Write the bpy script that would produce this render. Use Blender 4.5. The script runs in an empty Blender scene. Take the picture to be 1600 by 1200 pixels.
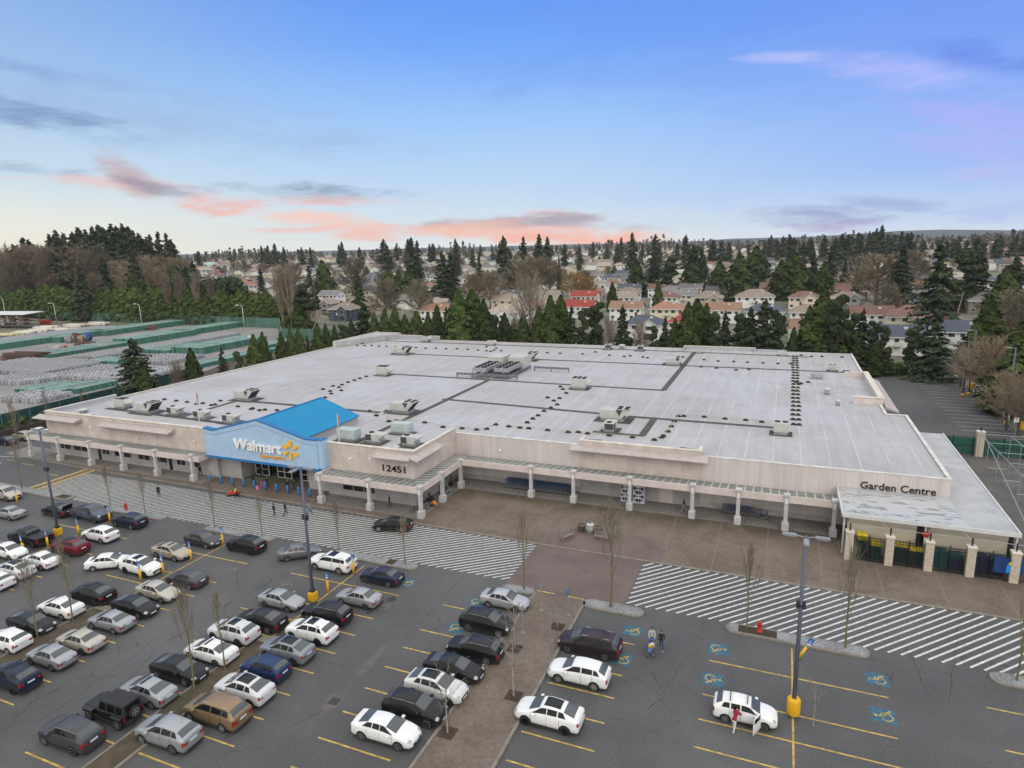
import bpy, bmesh, math, random
import numpy as np
from mathutils import Matrix, Vector
random.seed(7)
rad = math.radians
scene = bpy.context.scene
COL = scene.collection

# ------------------------------------------------------------------ camera
FPX, PITCH, ROLL, YAW, CAMH = 1012.64, .208089, -.0260473, .39667, 31.0
def _rot():
    cp, sp = math.cos(PITCH), math.sin(PITCH)
    B = np.array([[1,0,0],[0,sp,-cp],[0,cp,sp]])
    cr, sr = math.cos(ROLL), math.sin(ROLL)
    Z = np.array([[cr,-sr,0],[sr,cr,0],[0,0,1]])
    cy, sy = math.cos(YAW), math.sin(YAW)
    return np.array([[cy,-sy,0],[sy,cy,0],[0,0,1]]) @ B @ Z
RC = _rot()
cam_d = bpy.data.cameras.new('camera'); cam = bpy.data.objects.new('camera', cam_d); COL.objects.link(cam)
cam_d.sensor_width = 36; cam_d.lens = FPX/1600*36; cam_d.clip_start = .5; cam_d.clip_end = 12000
M = Matrix([[float(v) for v in r] for r in RC]).to_4x4(); M.translation = Vector((0,0,CAMH))
cam.matrix_world = M; scene.camera = cam
scene.view_settings.view_transform = 'Standard'; scene.view_settings.look = 'None'
scene.view_settings.exposure = 0.15; scene.view_settings.gamma = 1
scene.cycles.max_bounces = 5; scene.cycles.diffuse_bounces = 2; scene.cycles.glossy_bounces = 2
scene.cycles.transparent_max_bounces = 6; scene.cycles.volume_bounces = 0

def ray(px, py):                       # direction of a photo pixel in the world
    v = RC @ np.array([px-800., -(py-600.), -FPX]); return v/np.linalg.norm(v)
def terrain(x, y):
    d = math.hypot(x, y)
    t = min(1, max(0, (d-330)/800)); h = 14*t*t*(3-2*t)
    k = math.exp(-(((x+520)/150)**2+((y-400)/90)**2)); h += 12*k
    return h if d > 330 or k > .02 else 0.0
def G(px, py, z=0.0):                  # where the view through a pixel meets height z
    v = ray(px, py); t = (z-CAMH)/v[2]; return (v[0]*t, v[1]*t)
def GT(px, py):                        # the same on the terrain
    v = ray(px, py)
    t = 60.0
    while t < 6000:
        x, y, z = v[0]*t, v[1]*t, CAMH+v[2]*t
        if z < terrain(x, y): return (x, y, terrain(x, y))
        t *= 1.004
    return (v[0]*t, v[1]*t, terrain(v[0]*t, v[1]*t))
def GY(px, py, Y):                     # where it meets the upright plane y = Y
    v = ray(px, py); t = Y/v[1]; return (v[0]*t, CAMH+v[2]*t)

# ------------------------------------------------------------------ world
def lin(c): return tuple((v/12.92 if v <= .04045 else ((v+.055)/1.055)**2.4) for v in c)
def s8(r, g, b): return lin((r/255., g/255., b/255.))
class NT:
    def __init__(s, tree): s.t = tree; s.n = tree.nodes; s.l = tree.links
    def new(s, typ, **k):
        n = s.n.new(typ)
        for a, b in k.items(): setattr(n, a, b)
        return n
    def put(s, sock, v):
        if isinstance(v, bpy.types.NodeSocket): s.l.new(v, sock)
        elif isinstance(v, (tuple, list)) and len(v) == 3 and sock.type == 'RGBA': sock.default_value = (*v, 1)
        else: sock.default_value = v
    def m(s, op, a, b=0.0, c=0.0, clamp=False):
        n = s.new('ShaderNodeMath', operation=op); n.use_clamp = clamp
        s.put(n.inputs[0], a); s.put(n.inputs[1], b); s.put(n.inputs[2], c); return n.outputs[0]
    def v(s, op, a, b=(0,0,0)):
        n = s.new('ShaderNodeVectorMath', operation=op); s.put(n.inputs[0], a)
        if op == 'SCALE': s.put(n.inputs[3], b)
        else: s.put(n.inputs[1], b)
        return n.outputs['Value'] if op in ('DOT_PRODUCT','LENGTH') else n.outputs[0]
    def mix(s, f, a, b, mode='MIX'):
        n = s.new('ShaderNodeMix', data_type='RGBA', blend_type=mode)
        s.put(n.inputs[0], f); s.put(n.inputs[6], a); s.put(n.inputs[7], b); return n.outputs[2]
    def noise(s, vec, scale=1., detail=2., rough=.5, dist=0.):
        n = s.new('ShaderNodeTexNoise'); s.put(n.inputs['Vector'], vec); n.inputs['Scale'].default_value = scale
        n.inputs['Detail'].default_value = detail; n.inputs['Roughness'].default_value = rough
        n.inputs['Distortion'].default_value = dist; return n.outputs[0]
    def ramp(s, f, stops, interp='LINEAR'):
        n = s.new('ShaderNodeValToRGB'); s.put(n.inputs[0], f); r = n.color_ramp; r.interpolation = interp
        while len(r.elements) < len(stops): r.elements.new(.5)
        for e, (p, c) in zip(r.elements, stops):
            e.position = p; e.color = (*c, 1) if isinstance(c, (tuple, list)) else (c, c, c, 1)
        return n.outputs[0]
    def maprange(s, v, a, b, c=0., d=1.):
        n = s.new('ShaderNodeMapRange'); n.interpolation_type = 'SMOOTHSTEP'
        for i, q in enumerate((v, a, b, c, d)): s.put(n.inputs[i], q)
        return n.outputs[0]

SUN_EL, SUN_AZ = 38, 150               # degrees; azimuth from +Y towards +X
W = bpy.data.worlds.new('World'); scene.world = W; W.use_nodes = True
w = NT(W.node_tree); w.n.clear()
geo = w.new('ShaderNodeTexCoord').outputs['Generated']
d = w.v('NORMALIZE', geo)
sx = w.new('ShaderNodeSeparateXYZ'); w.put(sx.inputs[0], d)
az = w.m('ARCTAN2', sx.outputs[0], sx.outputs[1])      # radians, 0 along +Y, grows towards +X
el = w.m('ARCSINE', sx.outputs[2])
AZ0 = -YAW
def ae(px, py):
    v = ray(px, py); return math.atan2(v[0], v[1]), math.asin(v[2])
u = w.m('MULTIPLY', el, 1/rad(30), clamp=True)
basec = w.ramp(u, [(0, s8(232,236,232)), (.05, s8(216,228,234)), (.16, s8(188,213,239)), (.34, s8(154,196,244)), (.52, s8(112,165,245)), (.72, s8(86,140,236)), (1, s8(110,150,225))])
side = w.maprange(az, AZ0-.05, AZ0+.75)                # towards the right: deeper and more violet
right = w.ramp(u, [(0, s8(212,224,242)), (.05, s8(188,210,242)), (.16, s8(146,182,242)), (.4, s8(124,160,242)), (.7, s8(90,138,232)), (1, s8(110,150,225))])
basec = w.mix(side, basec, right)
lside = w.maprange(az, AZ0-.1, AZ0-.75)
left = w.ramp(u, [(0, s8(250,238,212)), (.08, s8(238,236,220)), (.2, s8(196,218,232)), (.4, s8(158,192,228)), (.7, s8(124,162,220)), (1, s8(120,156,220))])
basec = w.mix(lside, basec, left)
skt = w.new('ShaderNodeTexSky', sky_type='NISHITA'); skt.sun_disc = False
skt.sun_elevation = rad(SUN_EL); skt.sun_rotation = rad(SUN_AZ)
skyc = w.v('SCALE', skt.outputs[0], .06)
colr = w.mix(.07, basec, skyc)
# stretched cloud noise in azimuth / elevation
cmb = w.new('ShaderNodeCombineXYZ'); w.put(cmb.inputs[0], w.m('MULTIPLY', az, 5.)); w.put(cmb.inputs[1], w.m('MULTIPLY', el, 22.)); cmb.inputs[2].default_value = 3.3
warp = w.noise(cmb.outputs[0], 1.3, 6, .62, .4)
warp2 = w.noise(cmb.outputs[0], 3.1, 4, .6, .8)
nz = w.m('ADD', w.m('MULTIPLY', w.m('SUBTRACT', warp, .5), 3.8), w.m('MULTIPLY', w.m('SUBTRACT', warp2, .5), 2.4))
CLOUDS = [ # px, py, half width, half height, tilt, colour, strength
 (1190,60,700,90,0,(96,140,226),.25),
 (250,185,330,46,.06,(150,172,212),.5),(70,185,120,18,.1,(112,135,180),.75),(40,263,90,9,0,(120,136,168),.8),(120,120,200,16,.1,(140,165,215),.55),(20,100,90,14,.1,(120,150,205),.5),
 (170,285,130,9,.02,(232,186,178),.7),(195,272,44,24,.5,(192,158,160),.8),(240,292,60,8,.2,(128,136,158),.7),
 (350,318,62,15,-.05,(240,166,152),.95),(480,303,150,12,.03,(140,154,178),.85),(540,296,110,8,.05,(118,136,164),.7),
 (520,314,150,8,0,(240,180,166),.7),(500,342,110,12,.06,(246,196,176),.85),(585,368,70,9,0,(248,182,156),.9),(450,360,60,5,0,(244,180,160),.8),(600,356,110,6,0,(244,186,164),.7),
 (845,362,165,22,.06,(250,176,146),1.0),(800,345,150,9,-.02,(146,142,158),.9),(910,350,120,6,.05,(160,164,184),.7),(740,352,80,8,-.1,(244,190,166),.8),(900,376,110,7,.05,(248,176,152),.8),
 (1285,346,100,15,.03,(128,132,186),.85),(1300,356,80,8,0,(184,150,190),.7),(1240,330,70,7,0,(140,150,196),.6),(1395,318,90,9,.1,(132,152,206),.7),(1350,370,200,10,0,(180,190,225),.6),
 (1450,120,200,24,.22,(176,184,244),.85),(1530,180,170,22,.2,(168,172,240),.75),(1540,225,150,22,.1,(176,176,240),.7),(1560,265,120,16,.05,(190,182,236),.6),
 (1225,90,60,9,.05,(176,186,240),.8),(1560,100,120,22,.3,(82,118,218),.6),(1570,330,100,16,0,(150,172,236),.6),(1100,300,260,22,0,(168,200,240),.4)]
for (px, py, hw, hh, tl, c, st) in CLOUDS:
    a0, e0 = ae(px, py); a1, e1 = ae(px+hw, py); a2, e2 = ae(px, py-hh)
    wa = abs(a1-a0)*1.15+1e-4; we = abs(e2-e0)*1.3+1e-4
    da = w.m('SUBTRACT', az, a0); de = w.m('SUBTRACT', el, e0)
    de = w.m('ADD', de, w.m('MULTIPLY', da, tl+.026))
    q = w.m('ADD', w.m('POWER', w.m('ABSOLUTE', w.m('MULTIPLY', da, 1/wa)), 2.), w.m('POWER', w.m('ABSOLUTE', w.m('MULTIPLY', de, 1/we)), 2.))
    mk = w.m('SUBTRACT', 1.0, w.m('ADD', q, w.m('MULTIPLY', nz, -1.)))
    mk = w.maprange(mk, -.35, 1.6, 0., st*.95)
    colr = w.mix(mk, colr, s8(*c))
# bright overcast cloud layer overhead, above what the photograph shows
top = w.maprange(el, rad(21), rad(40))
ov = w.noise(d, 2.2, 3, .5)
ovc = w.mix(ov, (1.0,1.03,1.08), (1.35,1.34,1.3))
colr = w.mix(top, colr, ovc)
# unseen bright overcast band added behind the drone to light the store front
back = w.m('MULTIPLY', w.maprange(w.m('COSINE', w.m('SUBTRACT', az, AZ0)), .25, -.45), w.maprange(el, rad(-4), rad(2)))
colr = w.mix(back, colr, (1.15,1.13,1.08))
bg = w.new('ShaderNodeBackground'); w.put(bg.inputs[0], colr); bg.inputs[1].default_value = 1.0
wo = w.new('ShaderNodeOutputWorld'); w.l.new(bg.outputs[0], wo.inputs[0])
W.cycles.sampling_method = 'MANUAL'; W.cycles.sample_map_resolution = 512

sd = bpy.data.lights.new('sun', 'SUN'); sd.energy = .7; sd.angle = rad(30); sd.color = (1, .95, .88)
so = bpy.data.objects.new('sun', sd); COL.objects.link(so)
sa, se = rad(SUN_AZ), rad(SUN_EL)
sv = Vector((math.sin(sa)*math.cos(se), math.cos(sa)*math.cos(se), math.sin(se)))
so.rotation_euler = sv.to_track_quat('Z', 'Y').to_euler()
# ------------------------------------------------------------------ materials
MATS = {}
def mat(name, c, rough=.7, var=.12, scale=1.5, metal=0., spec=.35, bump=0., obj=False, rnd=0., hue=0., coat=0., detail=4, custom=None):
    if name in MATS: return MATS[name]
    m = bpy.data.materials.new(name); m.use_nodes = True; t = NT(m.node_tree)
    b = t.n['Principled BSDF']
    if obj: pos = t.new('ShaderNodeTexCoord').outputs['Object']
    else: pos = t.new('ShaderNodeNewGeometry').outputs['Position']
    col = c
    if var > 0:
        n = t.noise(pos, scale, detail, .6)
        f = t.maprange(n, .25, .75, 1-var, 1+var)
        col = t.v('SCALE', tuple(c), f)
    if rnd > 0:
        oi = t.new('ShaderNodeObjectInfo').outputs['Random']
        f = t.m('ADD', t.m('MULTIPLY', oi, 2*rnd), 1-rnd)
        col = t.v('SCALE', col if not isinstance(col, tuple) else tuple(col), f)
    if custom: col = custom(t, pos, col, b)
    t.put(b.inputs['Base Color'], col)
    b.inputs['Roughness'].default_value = rough; b.inputs['Metallic'].default_value = metal
    b.inputs['Specular IOR Level'].default_value = spec
    if coat: b.inputs['Coat Weight'].default_value = coat; b.inputs['Coat Roughness'].default_value = .06
    if bump > 0:
        bn = t.new('ShaderNodeBump'); bn.inputs['Strength'].default_value = bump; bn.inputs['Distance'].default_value = .05
        t.put(bn.inputs['Height'], t.noise(pos, scale*6, 3)); t.l.new(bn.outputs[0], b.inputs['Normal'])
    MATS[name] = m; return m
def sep(t, v):
    n = t.new('ShaderNodeSeparateXYZ'); t.put(n.inputs[0], v); return n.outputs
def lines(t, coord, period, width, off=0.):          # 1 inside a thin line repeated every period
    f = t.m('FRACT', t.m('ADD', t.m('MULTIPLY', coord, 1/period), 1000.+off))
    a = t.m('ABSOLUTE', t.m('SUBTRACT', f, .5))
    return t.m('GREATER_THAN', a, .5-width/period/2)
def scl(t, v, s):
    n = t.new('ShaderNodeMapping'); t.put(n.inputs['Vector'], v); n.inputs['Scale'].default_value = s; return n.outputs[0]

def asphalt_c(t, p, col, b):
    n1 = t.noise(p, .05, 5, .6); n2 = t.noise(p, .35, 4, .65, 1.); n3 = t.noise(p, 9, 2, .6)
    col = t.v('SCALE', (.096,.095,.096), t.maprange(n1, .3, .7, .80, 1.18))
    col = t.v('SCALE', col, t.maprange(n2, .35, .75, .88, 1.1))
    col = t.v('SCALE', col, t.maprange(n3, .3, .7, .8, 1.2))
    # cracks
    dp = t.v('ADD', p, t.v('SCALE', t.new('ShaderNodeTexNoise').outputs[1], 0.))
    ns = t.new('ShaderNodeTexNoise'); t.put(ns.inputs['Vector'], p); ns.inputs['Scale'].default_value = .55; ns.inputs['Detail'].default_value = 4
    dp = t.v('ADD', p, t.v('SCALE', ns.outputs[1], 3.2))
    vo = t.new('ShaderNodeTexVoronoi', feature='DISTANCE_TO_EDGE'); t.put(vo.inputs['Vector'], dp); vo.inputs['Scale'].default_value = .085
    cr = t.m('LESS_THAN', vo.outputs['Distance'], .0035)
    cr = t.m('MULTIPLY', cr, t.maprange(t.noise(p, .09, 2), .42, .6))
    col = t.mix(t.m('MULTIPLY', cr, .6), col, (.03,.03,.032))
    # damp stains
    st = t.maprange(t.noise(scl(t, p, (.16,.5,1)), 1., 4, .6, .6), .62, .78)
    col = t.mix(t.m('MULTIPLY', st, .55), col, (.038,.037,.038))
    t.put(b.inputs['Roughness'], t.maprange(n2, .3, .7, .62, .9)); return col
def walk_c(t, p, col, b):
    s = sep(t, p); n1 = t.noise(p, .22, 5, .65, .8); n2 = t.noise(p, 3., 4, .65)
    col = t.mix(t.maprange(n1, .35, .68), (.165,.130,.103), (.122,.092,.070))
    col = t.v('SCALE', col, t.maprange(n2, .3, .7, .84, 1.16))
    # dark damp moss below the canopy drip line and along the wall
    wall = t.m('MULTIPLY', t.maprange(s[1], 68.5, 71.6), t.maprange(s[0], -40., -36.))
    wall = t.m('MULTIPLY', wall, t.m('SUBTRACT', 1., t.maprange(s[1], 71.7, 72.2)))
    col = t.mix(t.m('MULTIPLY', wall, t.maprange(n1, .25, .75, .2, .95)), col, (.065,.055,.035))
    slab = t.m('MULTIPLY', t.m('GREATER_THAN', s[1], 71.9), t.m('GREATER_THAN', s[0], -37.8))
    slab = t.m('MAXIMUM', slab, t.m('MULTIPLY', t.m('GREATER_THAN', s[1], 61.9), t.m('LESS_THAN', s[0], -73.)))
    slab = t.m('MAXIMUM', slab, t.m('MULTIPLY', t.m('MULTIPLY', t.m('GREATER_THAN', s[1], 61.4), t.m('LESS_THAN', s[0], -37.9)), t.m('GREATER_THAN', s[0], -53.)))
    col = t.mix(slab, col, t.v('SCALE', (.22,.205,.185), t.maprange(n2, .3, .7, .75, 1.15)))
    j = t.m('MAXIMUM', lines(t, s[0], 2.45, .05), lines(t, s[1], 3.1, .04, .35))
    jl = t.m('MAXIMUM', lines(t, s[0], 4.9, .10), 0.)
    col = t.mix(t.m('MULTIPLY', j, .45), col, (.09,.072,.055))
    col = t.mix(t.m('MULTIPLY', t.m('MULTIPLY', jl, t.m('GREATER_THAN', s[0], -36.)), .6), col, (.22,.19,.155))
    pud = t.maprange(t.noise(p, .12, 3, .5, .4), .6, .7)
    t.put(b.inputs['Roughness'], t.maprange(pud, 0., 1., .75, .45)); return col
def red_c(t, p, col, b):
    n1 = t.noise(p, .3, 5, .6, .5); s = sep(t, p)
    col = t.mix(t.maprange(n1, .3, .7), (.165,.118,.108), (.125,.09,.083))
    col = t.v('SCALE', col, t.maprange(t.noise(p, 4, 3, .7), .3, .7, .85, 1.15))
    br = t.new('ShaderNodeTexBrick'); t.put(br.inputs['Vector'], p); br.inputs['Scale'].default_value = 2.4; br.inputs['Mortar Size'].default_value = .03
    col = t.mix(t.m('MULTIPLY', br.outputs['Fac'], .3), col, (.09,.07,.065)); return col
def roof_c(t, p, col, b):
    s = sep(t, p); n1 = t.noise(p, .07, 5, .6, .6); n2 = t.noise(scl(t, p, (1.2,.12,1)), 1., 4, .65)
    col = t.mix(t.maprange(n1, .3, .7), (.455,.442,.448), (.36,.35,.354))
    col = t.v('SCALE', col, t.maprange(n2, .3, .7, .93, 1.06))
    l1 = t.m('MULTIPLY', lines(t, s[0], 3.05, .15), t.maprange(t.noise(p, .15, 2), .4, .55, .2, .8))
    col = t.mix(t.m('MULTIPLY', l1, .9), col, (.54,.54,.55))
    l2 = t.m('MULTIPLY', lines(t, s[1], 17.3, .10, .3), .5)
    col = t.mix(l2, col, (.40,.395,.40))
    st = t.maprange(t.noise(scl(t, p, (.25,.7,1)), .8, 6, .7, 1.5), .63, .74)
    zone = t.maprange(s[1], 105., 140., .45, 1.)
    col = t.mix(t.m('MULTIPLY', t.m('MULTIPLY', st, zone), .8), col, (.25,.24,.235))
    dust = t.maprange(t.noise(p, .35, 4, .7, 2.), .60, .72)
    col = t.mix(t.m('MULTIPLY', dust, .5), col, (.55,.55,.55))
    # green grime at the right edge
    gr = t.m('MULTIPLY', t.maprange(s[0], 13.5, 17.2), t.maprange(n1, .2, .7, .4, 1.)); col = t.mix(t.m('MULTIPLY', gr, .5), col, (.36,.37,.30))
    t.put(b.inputs['Roughness'], t.maprange(n1, .3, .7, .4, .7)); return col
def brick_c(c1, c2, mort, sc=2.4, rowh=.5, w_=.5):
    def f(t, p, col, b):
        s = sep(t, p); cmb = t.new('ShaderNodeCombineXYZ'); t.put(cmb.inputs[0], t.m('ADD', s[0], s[1])); t.put(cmb.inputs[1], s[2])
        br = t.new('ShaderNodeTexBrick'); br.offset = 0.; t.put(br.inputs['Vector'], cmb.outputs[0]); br.inputs['Scale'].default_value = sc
        br.inputs['Mortar Size'].default_value = .03; br.inputs['Row Height'].default_value = rowh; br.inputs['Brick Width'].default_value = w_
        br.inputs['Color1'].default_value = (*c1,1); br.inputs['Color2'].default_value = (*c2,1); br.inputs['Mortar'].default_value = (*mort,1)
        n = t.noise(p, .6, 5, .65); col = t.v('SCALE', br.outputs[0], t.maprange(n, .3, .7, .86, 1.1))
        dr = t.maprange(t.noise(scl(t, p, (1.5,1.5,.12)), 1., 4, .7), .54, .70)
        return t.mix(t.m('MULTIPLY', dr, .18), col, (.22,.18,.15))
    return f
def siding_c(t, p, col, b):
    s = sep(t, p); l = lines(t, s[0], 1.25, .05); n = t.noise(scl(t, p, (1.2,1.2,.1)), 1., 4, .7)
    col = t.v('SCALE', (.575,.52,.50), t.maprange(n, .3, .7, .9, 1.08))
    col = t.mix(t.m('MULTIPLY', l, .3), col, (.28,.24,.23))
    dr = t.m('MULTIPLY', t.maprange(t.noise(scl(t, p, (2.,2.,.1)), 1., 4, .7), .52, .68), t.maprange(s[2], 3.5, 6.4, .15, 1.))
    col = t.mix(t.m('MULTIPLY', dr, .22), col, (.26,.23,.2))
    lo = t.m('MULTIPLY', t.m('LESS_THAN', s[2], .75), t.maprange(t.noise(p, .8, 3), .4, .6, .3, 1.)); return t.mix(t.m('MULTIPLY', lo, .5), col, (.2,.19,.17))
def canopy_c(t, p, col, b):
    s = sep(t, p); l = lines(t, s[0], .9, .16); l2 = t.m('MULTIPLY', l, t.m('LESS_THAN', s[0], 1e6))
    n = t.noise(p, 1.3, 4, .6); col = t.v('SCALE', (.20,.215,.20), t.maprange(n, .3, .7, .75, 1.2))
    return t.mix(t.m('MULTIPLY', l2, .8), col, (.50,.50,.48))
def canopy2_c(t, p, col, b):
    s = sep(t, p); l = lines(t, s[1], .9, .3)
    n = t.noise(p, 1.3, 4, .6); col = t.v('SCALE', (.20,.215,.20), t.maprange(n, .3, .7, .75, 1.2))
    return t.mix(t.m('MULTIPLY', l, .8), col, (.50,.50,.48))
def blueroof_c(t, p, col, b):
    s = sep(t, p); l = lines(t, s[1], .62, .17); return t.mix(t.m('MULTIPLY', l, .75), col, (.006,.12,.30))
def gravel_c(t, p, col, b):
    n = t.noise(p, 6, 3, .7); n2 = t.noise(p, .5, 4); col = t.v('SCALE', (.23,.235,.24), t.maprange(n, .3, .7, .6, 1.4))
    return t.v('SCALE', col, t.maprange(n2, .3, .7, .8, 1.15))
def earth_c(t, p, col, b):
    n = t.noise(p, .8, 6, .7); n2 = t.noise(p, .06, 4, .6, .5)
    col = t.mix(t.maprange(n, .35, .65), (.10,.075,.052), (.06,.048,.032)); return t.mix(t.m('MULTIPLY', t.maprange(n2, .5, .66), .6), col, (.055,.062,.028))
def suburb_c(t, p, col, b):
    n = t.noise(p, .035, 5, .65, .5); n2 = t.noise(p, .25, 5, .7)
    col = t.mix(t.maprange(n, .4, .6), (.15,.135,.105), (.09,.11,.05)); col = t.mix(t.maprange(n2, .45, .65), col, (.22,.20,.17)); return col
def yard_c(t, p, col, b):
    n = t.noise(p, .08, 5, .6); n2 = t.noise(p, 1.2, 4, .7); s = sep(t, p)
    col = t.mix(t.maprange(n, .35, .65), (.27,.255,.24), (.2,.195,.19)); return t.v('SCALE', col, t.maprange(n2, .3, .7, .88, 1.12))
def wet_c(t, p, col, b):
    n = t.noise(scl(t, p, (.5,1.6,1)), 1., 5, .65, .6); st = t.maprange(n, .5, .6)
    col = t.mix(st, (.44,.45,.47), (.255,.25,.225)); t.put(b.inputs['Roughness'], t.maprange(st, 0., 1., .5, .18)); return col
def shingle(c, name):
    def f(t, p, col, b):
        s = sep(t, p); l = lines(t, s[2], .42, .07)
        return t.mix(t.m('MULTIPLY', l, .25), col, (c[0]*.45, c[1]*.45, c[2]*.45))
    return mat(name, c, .85, .2, .7, rnd=.12, custom=f)

# ------------------------------------------------------------------ mesh builder
class MB:
    def __init__(s): s.v = []; s.f = []; s.mi = []; s.sm = []; s.k = 0; s.parts = []
    def add(s, vs, fs, smooth=False):
        o = len(s.v); s.v += [tuple(map(float, v)) for v in vs]
        for f in fs: s.f.append(tuple(o+i for i in f)); s.mi.append(s.k); s.sm.append(smooth)
        s.parts.append((o, len(s.v), len(s.f)-len(fs), len(s.f))); return s
    def box(s, x0, x1, y0, y1, z0, z1):
        return s.add([(x0,y0,z0),(x1,y0,z0),(x1,y1,z0),(x0,y1,z0),(x0,y0,z1),(x1,y0,z1),(x1,y1,z1),(x0,y1,z1)],
              [(0,3,2,1),(4,5,6,7),(0,1,5,4),(1,2,6,5),(2,3,7,6),(3,0,4,7)])
    def bbox(s, x0, x1, y0, y1, z0, z1, b=.03):        # box with chamfered top edges
        return s.add([(x0,y0,z0),(x1,y0,z0),(x1,y1,z0),(x0,y1,z0),(x0,y0,z1-b),(x1,y0,z1-b),(x1,y1,z1-b),(x0,y1,z1-b),
                      (x0+b,y0+b,z1),(x1-b,y0+b,z1),(x1-b,y1-b,z1),(x0+b,y1-b,z1)],
              [(0,3,2,1),(0,1,5,4),(1,2,6,5),(2,3,7,6),(3,0,4,7),(4,5,9,8),(5,6,10,9),(6,7,11,10),(7,4,8,11),(8,9,10,11)])
    def prism(s, poly, z0, z1):
        n = len(poly); a = sum(poly[i][0]*poly[(i+1)%n][1]-poly[(i+1)%n][0]*poly[i][1] for i in range(n))
        if a < 0: poly = poly[::-1]
        return s.add([(x,y,z0) for x,y in poly]+[(x,y,z1) for x,y in poly], [tuple(range(n-1,-1,-1)), tuple(range(n,2*n))]+[(i,(i+1)%n,n+(i+1)%n,n+i) for i in range(n)])
    def sheet(s, poly, z):
        n = len(poly); a = sum(poly[i][0]*poly[(i+1)%n][1]-poly[(i+1)%n][0]*poly[i][1] for i in range(n))
        if a < 0: poly = poly[::-1]
        return s.add([(x,y,z) for x,y in poly], [tuple(range(n))])
    def line(s, a, b, wd, z):
        dx, dy = b[0]-a[0], b[1]-a[1]; L = math.hypot(dx, dy) or 1; nx, ny = -dy/L*wd/2, dx/L*wd/2
        return s.sheet([(a[0]+nx,a[1]+ny),(a[0]-nx,a[1]-ny),(b[0]-nx,b[1]-ny),(b[0]+nx,b[1]+ny)], z)
    def xprof(s, prof, y0, y1):                        # profile in x,z extruded along y
        n = len(prof); a = sum(prof[i][0]*prof[(i+1)%n][1]-prof[(i+1)%n][0]*prof[i][1] for i in range(n))
        if a < 0: prof = prof[::-1]
        return s.add([(x,y0,z) for x,z in prof]+[(x,y1,z) for x,z in prof], [tuple(range(n)), tuple(range(2*n-1,n-1,-1))]+[(i,n+i,n+(i+1)%n,(i+1)%n) for i in range(n)])
    def yprof(s, prof, x0, x1):                        # profile in y,z extruded along x
        n = len(prof); a = sum(prof[i][0]*prof[(i+1)%n][1]-prof[(i+1)%n][0]*prof[i][1] for i in range(n))
        if a < 0: prof = prof[::-1]
        return s.add([(x0,y,z) for y,z in prof]+[(x1,y,z) for y,z in prof], [tuple(range(n-1,-1,-1)), tuple(range(n,2*n))]+[(i,(i+1)%n,n+(i+1)%n,n+i) for i in range(n)])
    def tube(s, p0, p1, r0, r1=None, n=8, caps=True):
        r1 = r0 if r1 is None else r1; p0 = Vector(p0); p1 = Vector(p1); dz = (p1-p0)
        if dz.length < 1e-6: return s
        q = dz.to_track_quat('Z', 'Y'); vs = []
        for p, r in ((p0, r0), (p1, r1)):
            for i in range(n):
                a = 2*math.pi*i/n; vs.append(p+q@Vector((math.cos(a)*r, math.sin(a)*r, 0)))
        fs = [(i,(i+1)%n,n+(i+1)%n,n+i) for i in range(n)]
        if caps: fs += [tuple(range(n-1,-1,-1)), tuple(range(n,2*n))]
        return s.add(vs, fs, n > 6)
    def lathe(s, x, y, prof, n=14):                    # prof: (r, z) bottom to top
        vs = []; fs = []; m_ = len(prof)
        for r, z in prof:
            for i in range(n): a = 2*math.pi*i/n; vs.append((x+math.cos(a)*r, y+math.sin(a)*r, z))
        for j in range(m_-1):
            for i in range(n): fs.append((j*n+i, j*n+(i+1)%n, (j+1)*n+(i+1)%n, (j+1)*n+i))
        fs += [tuple(range(n-1,-1,-1)), tuple(range((m_-1)*n, m_*n))]
        return s.add(vs, fs, True)
    def poly(s, pts): return s.add(pts, [tuple(range(len(pts)))])
    def mesh(s, name, mats, auto=True):
        me = bpy.data.meshes.new(name); me.from_pydata(s.v, [], s.f)
        if not isinstance(mats, (list, tuple)): mats = [mats]
        for m in mats: me.materials.append(m)
        if s.mi: me.polygons.foreach_set('material_index', s.mi); me.polygons.foreach_set('use_smooth', s.sm)
        me.update(); return me
    def build_each(s, name, mats, parent=None, loc=(0,0,0), rz=0):   # every added piece becomes an object of its own
        out = []
        for (v0, v1, f0, f1) in s.parts:
            q = MB(); q.v = s.v[v0:v1]; q.f = [tuple(i-v0 for i in f) for f in s.f[f0:f1]]; q.mi = s.mi[f0:f1]; q.sm = s.sm[f0:f1]
            out.append(q.build(name, mats, parent, loc, rz))
        return out
    def build(s, name, mats, parent=None, loc=(0,0,0), rz=0):
        return place(s.mesh(name, mats), name, parent, loc, rz)
def place(me, name, parent=None, loc=(0,0,0), rz=0, sc=None):
    o = bpy.data.objects.new(name, me); COL.objects.link(o); o.location = loc; o.rotation_euler = (0,0,rz)
    if sc is not None: o.scale = sc if isinstance(sc, tuple) else (sc,)*3
    if parent: o.parent = parent; KIDS.setdefault(parent.name, []).append(o)
    return o
KIDS = {}
def tag(o, label=None, cat=None, group=None, kind=None):
    if label: o['label'] = label
    if cat: o['category'] = cat
    if group: o['group'] = group
    if kind: o['kind'] = kind
    return o
def thing(name, label, cat, loc=(0,0,0), rz=0, group=None):
    o = bpy.data.objects.new(name, None); COL.objects.link(o); o.location = loc; o.rotation_euler = (0,0,rz)
    o.empty_display_size = .2
    return tag(o, label, cat, group)
def struct(o): o['kind'] = 'structure'; return o
def copy_tree(o, parent=None):
    c = o.copy(); COL.objects.link(c)
    if parent: c.parent = parent
    if parent: KIDS.setdefault(parent.name, []).append(c)
    for ch in KIDS.get(o.name, []): copy_tree(ch, c)
    return c
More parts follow.
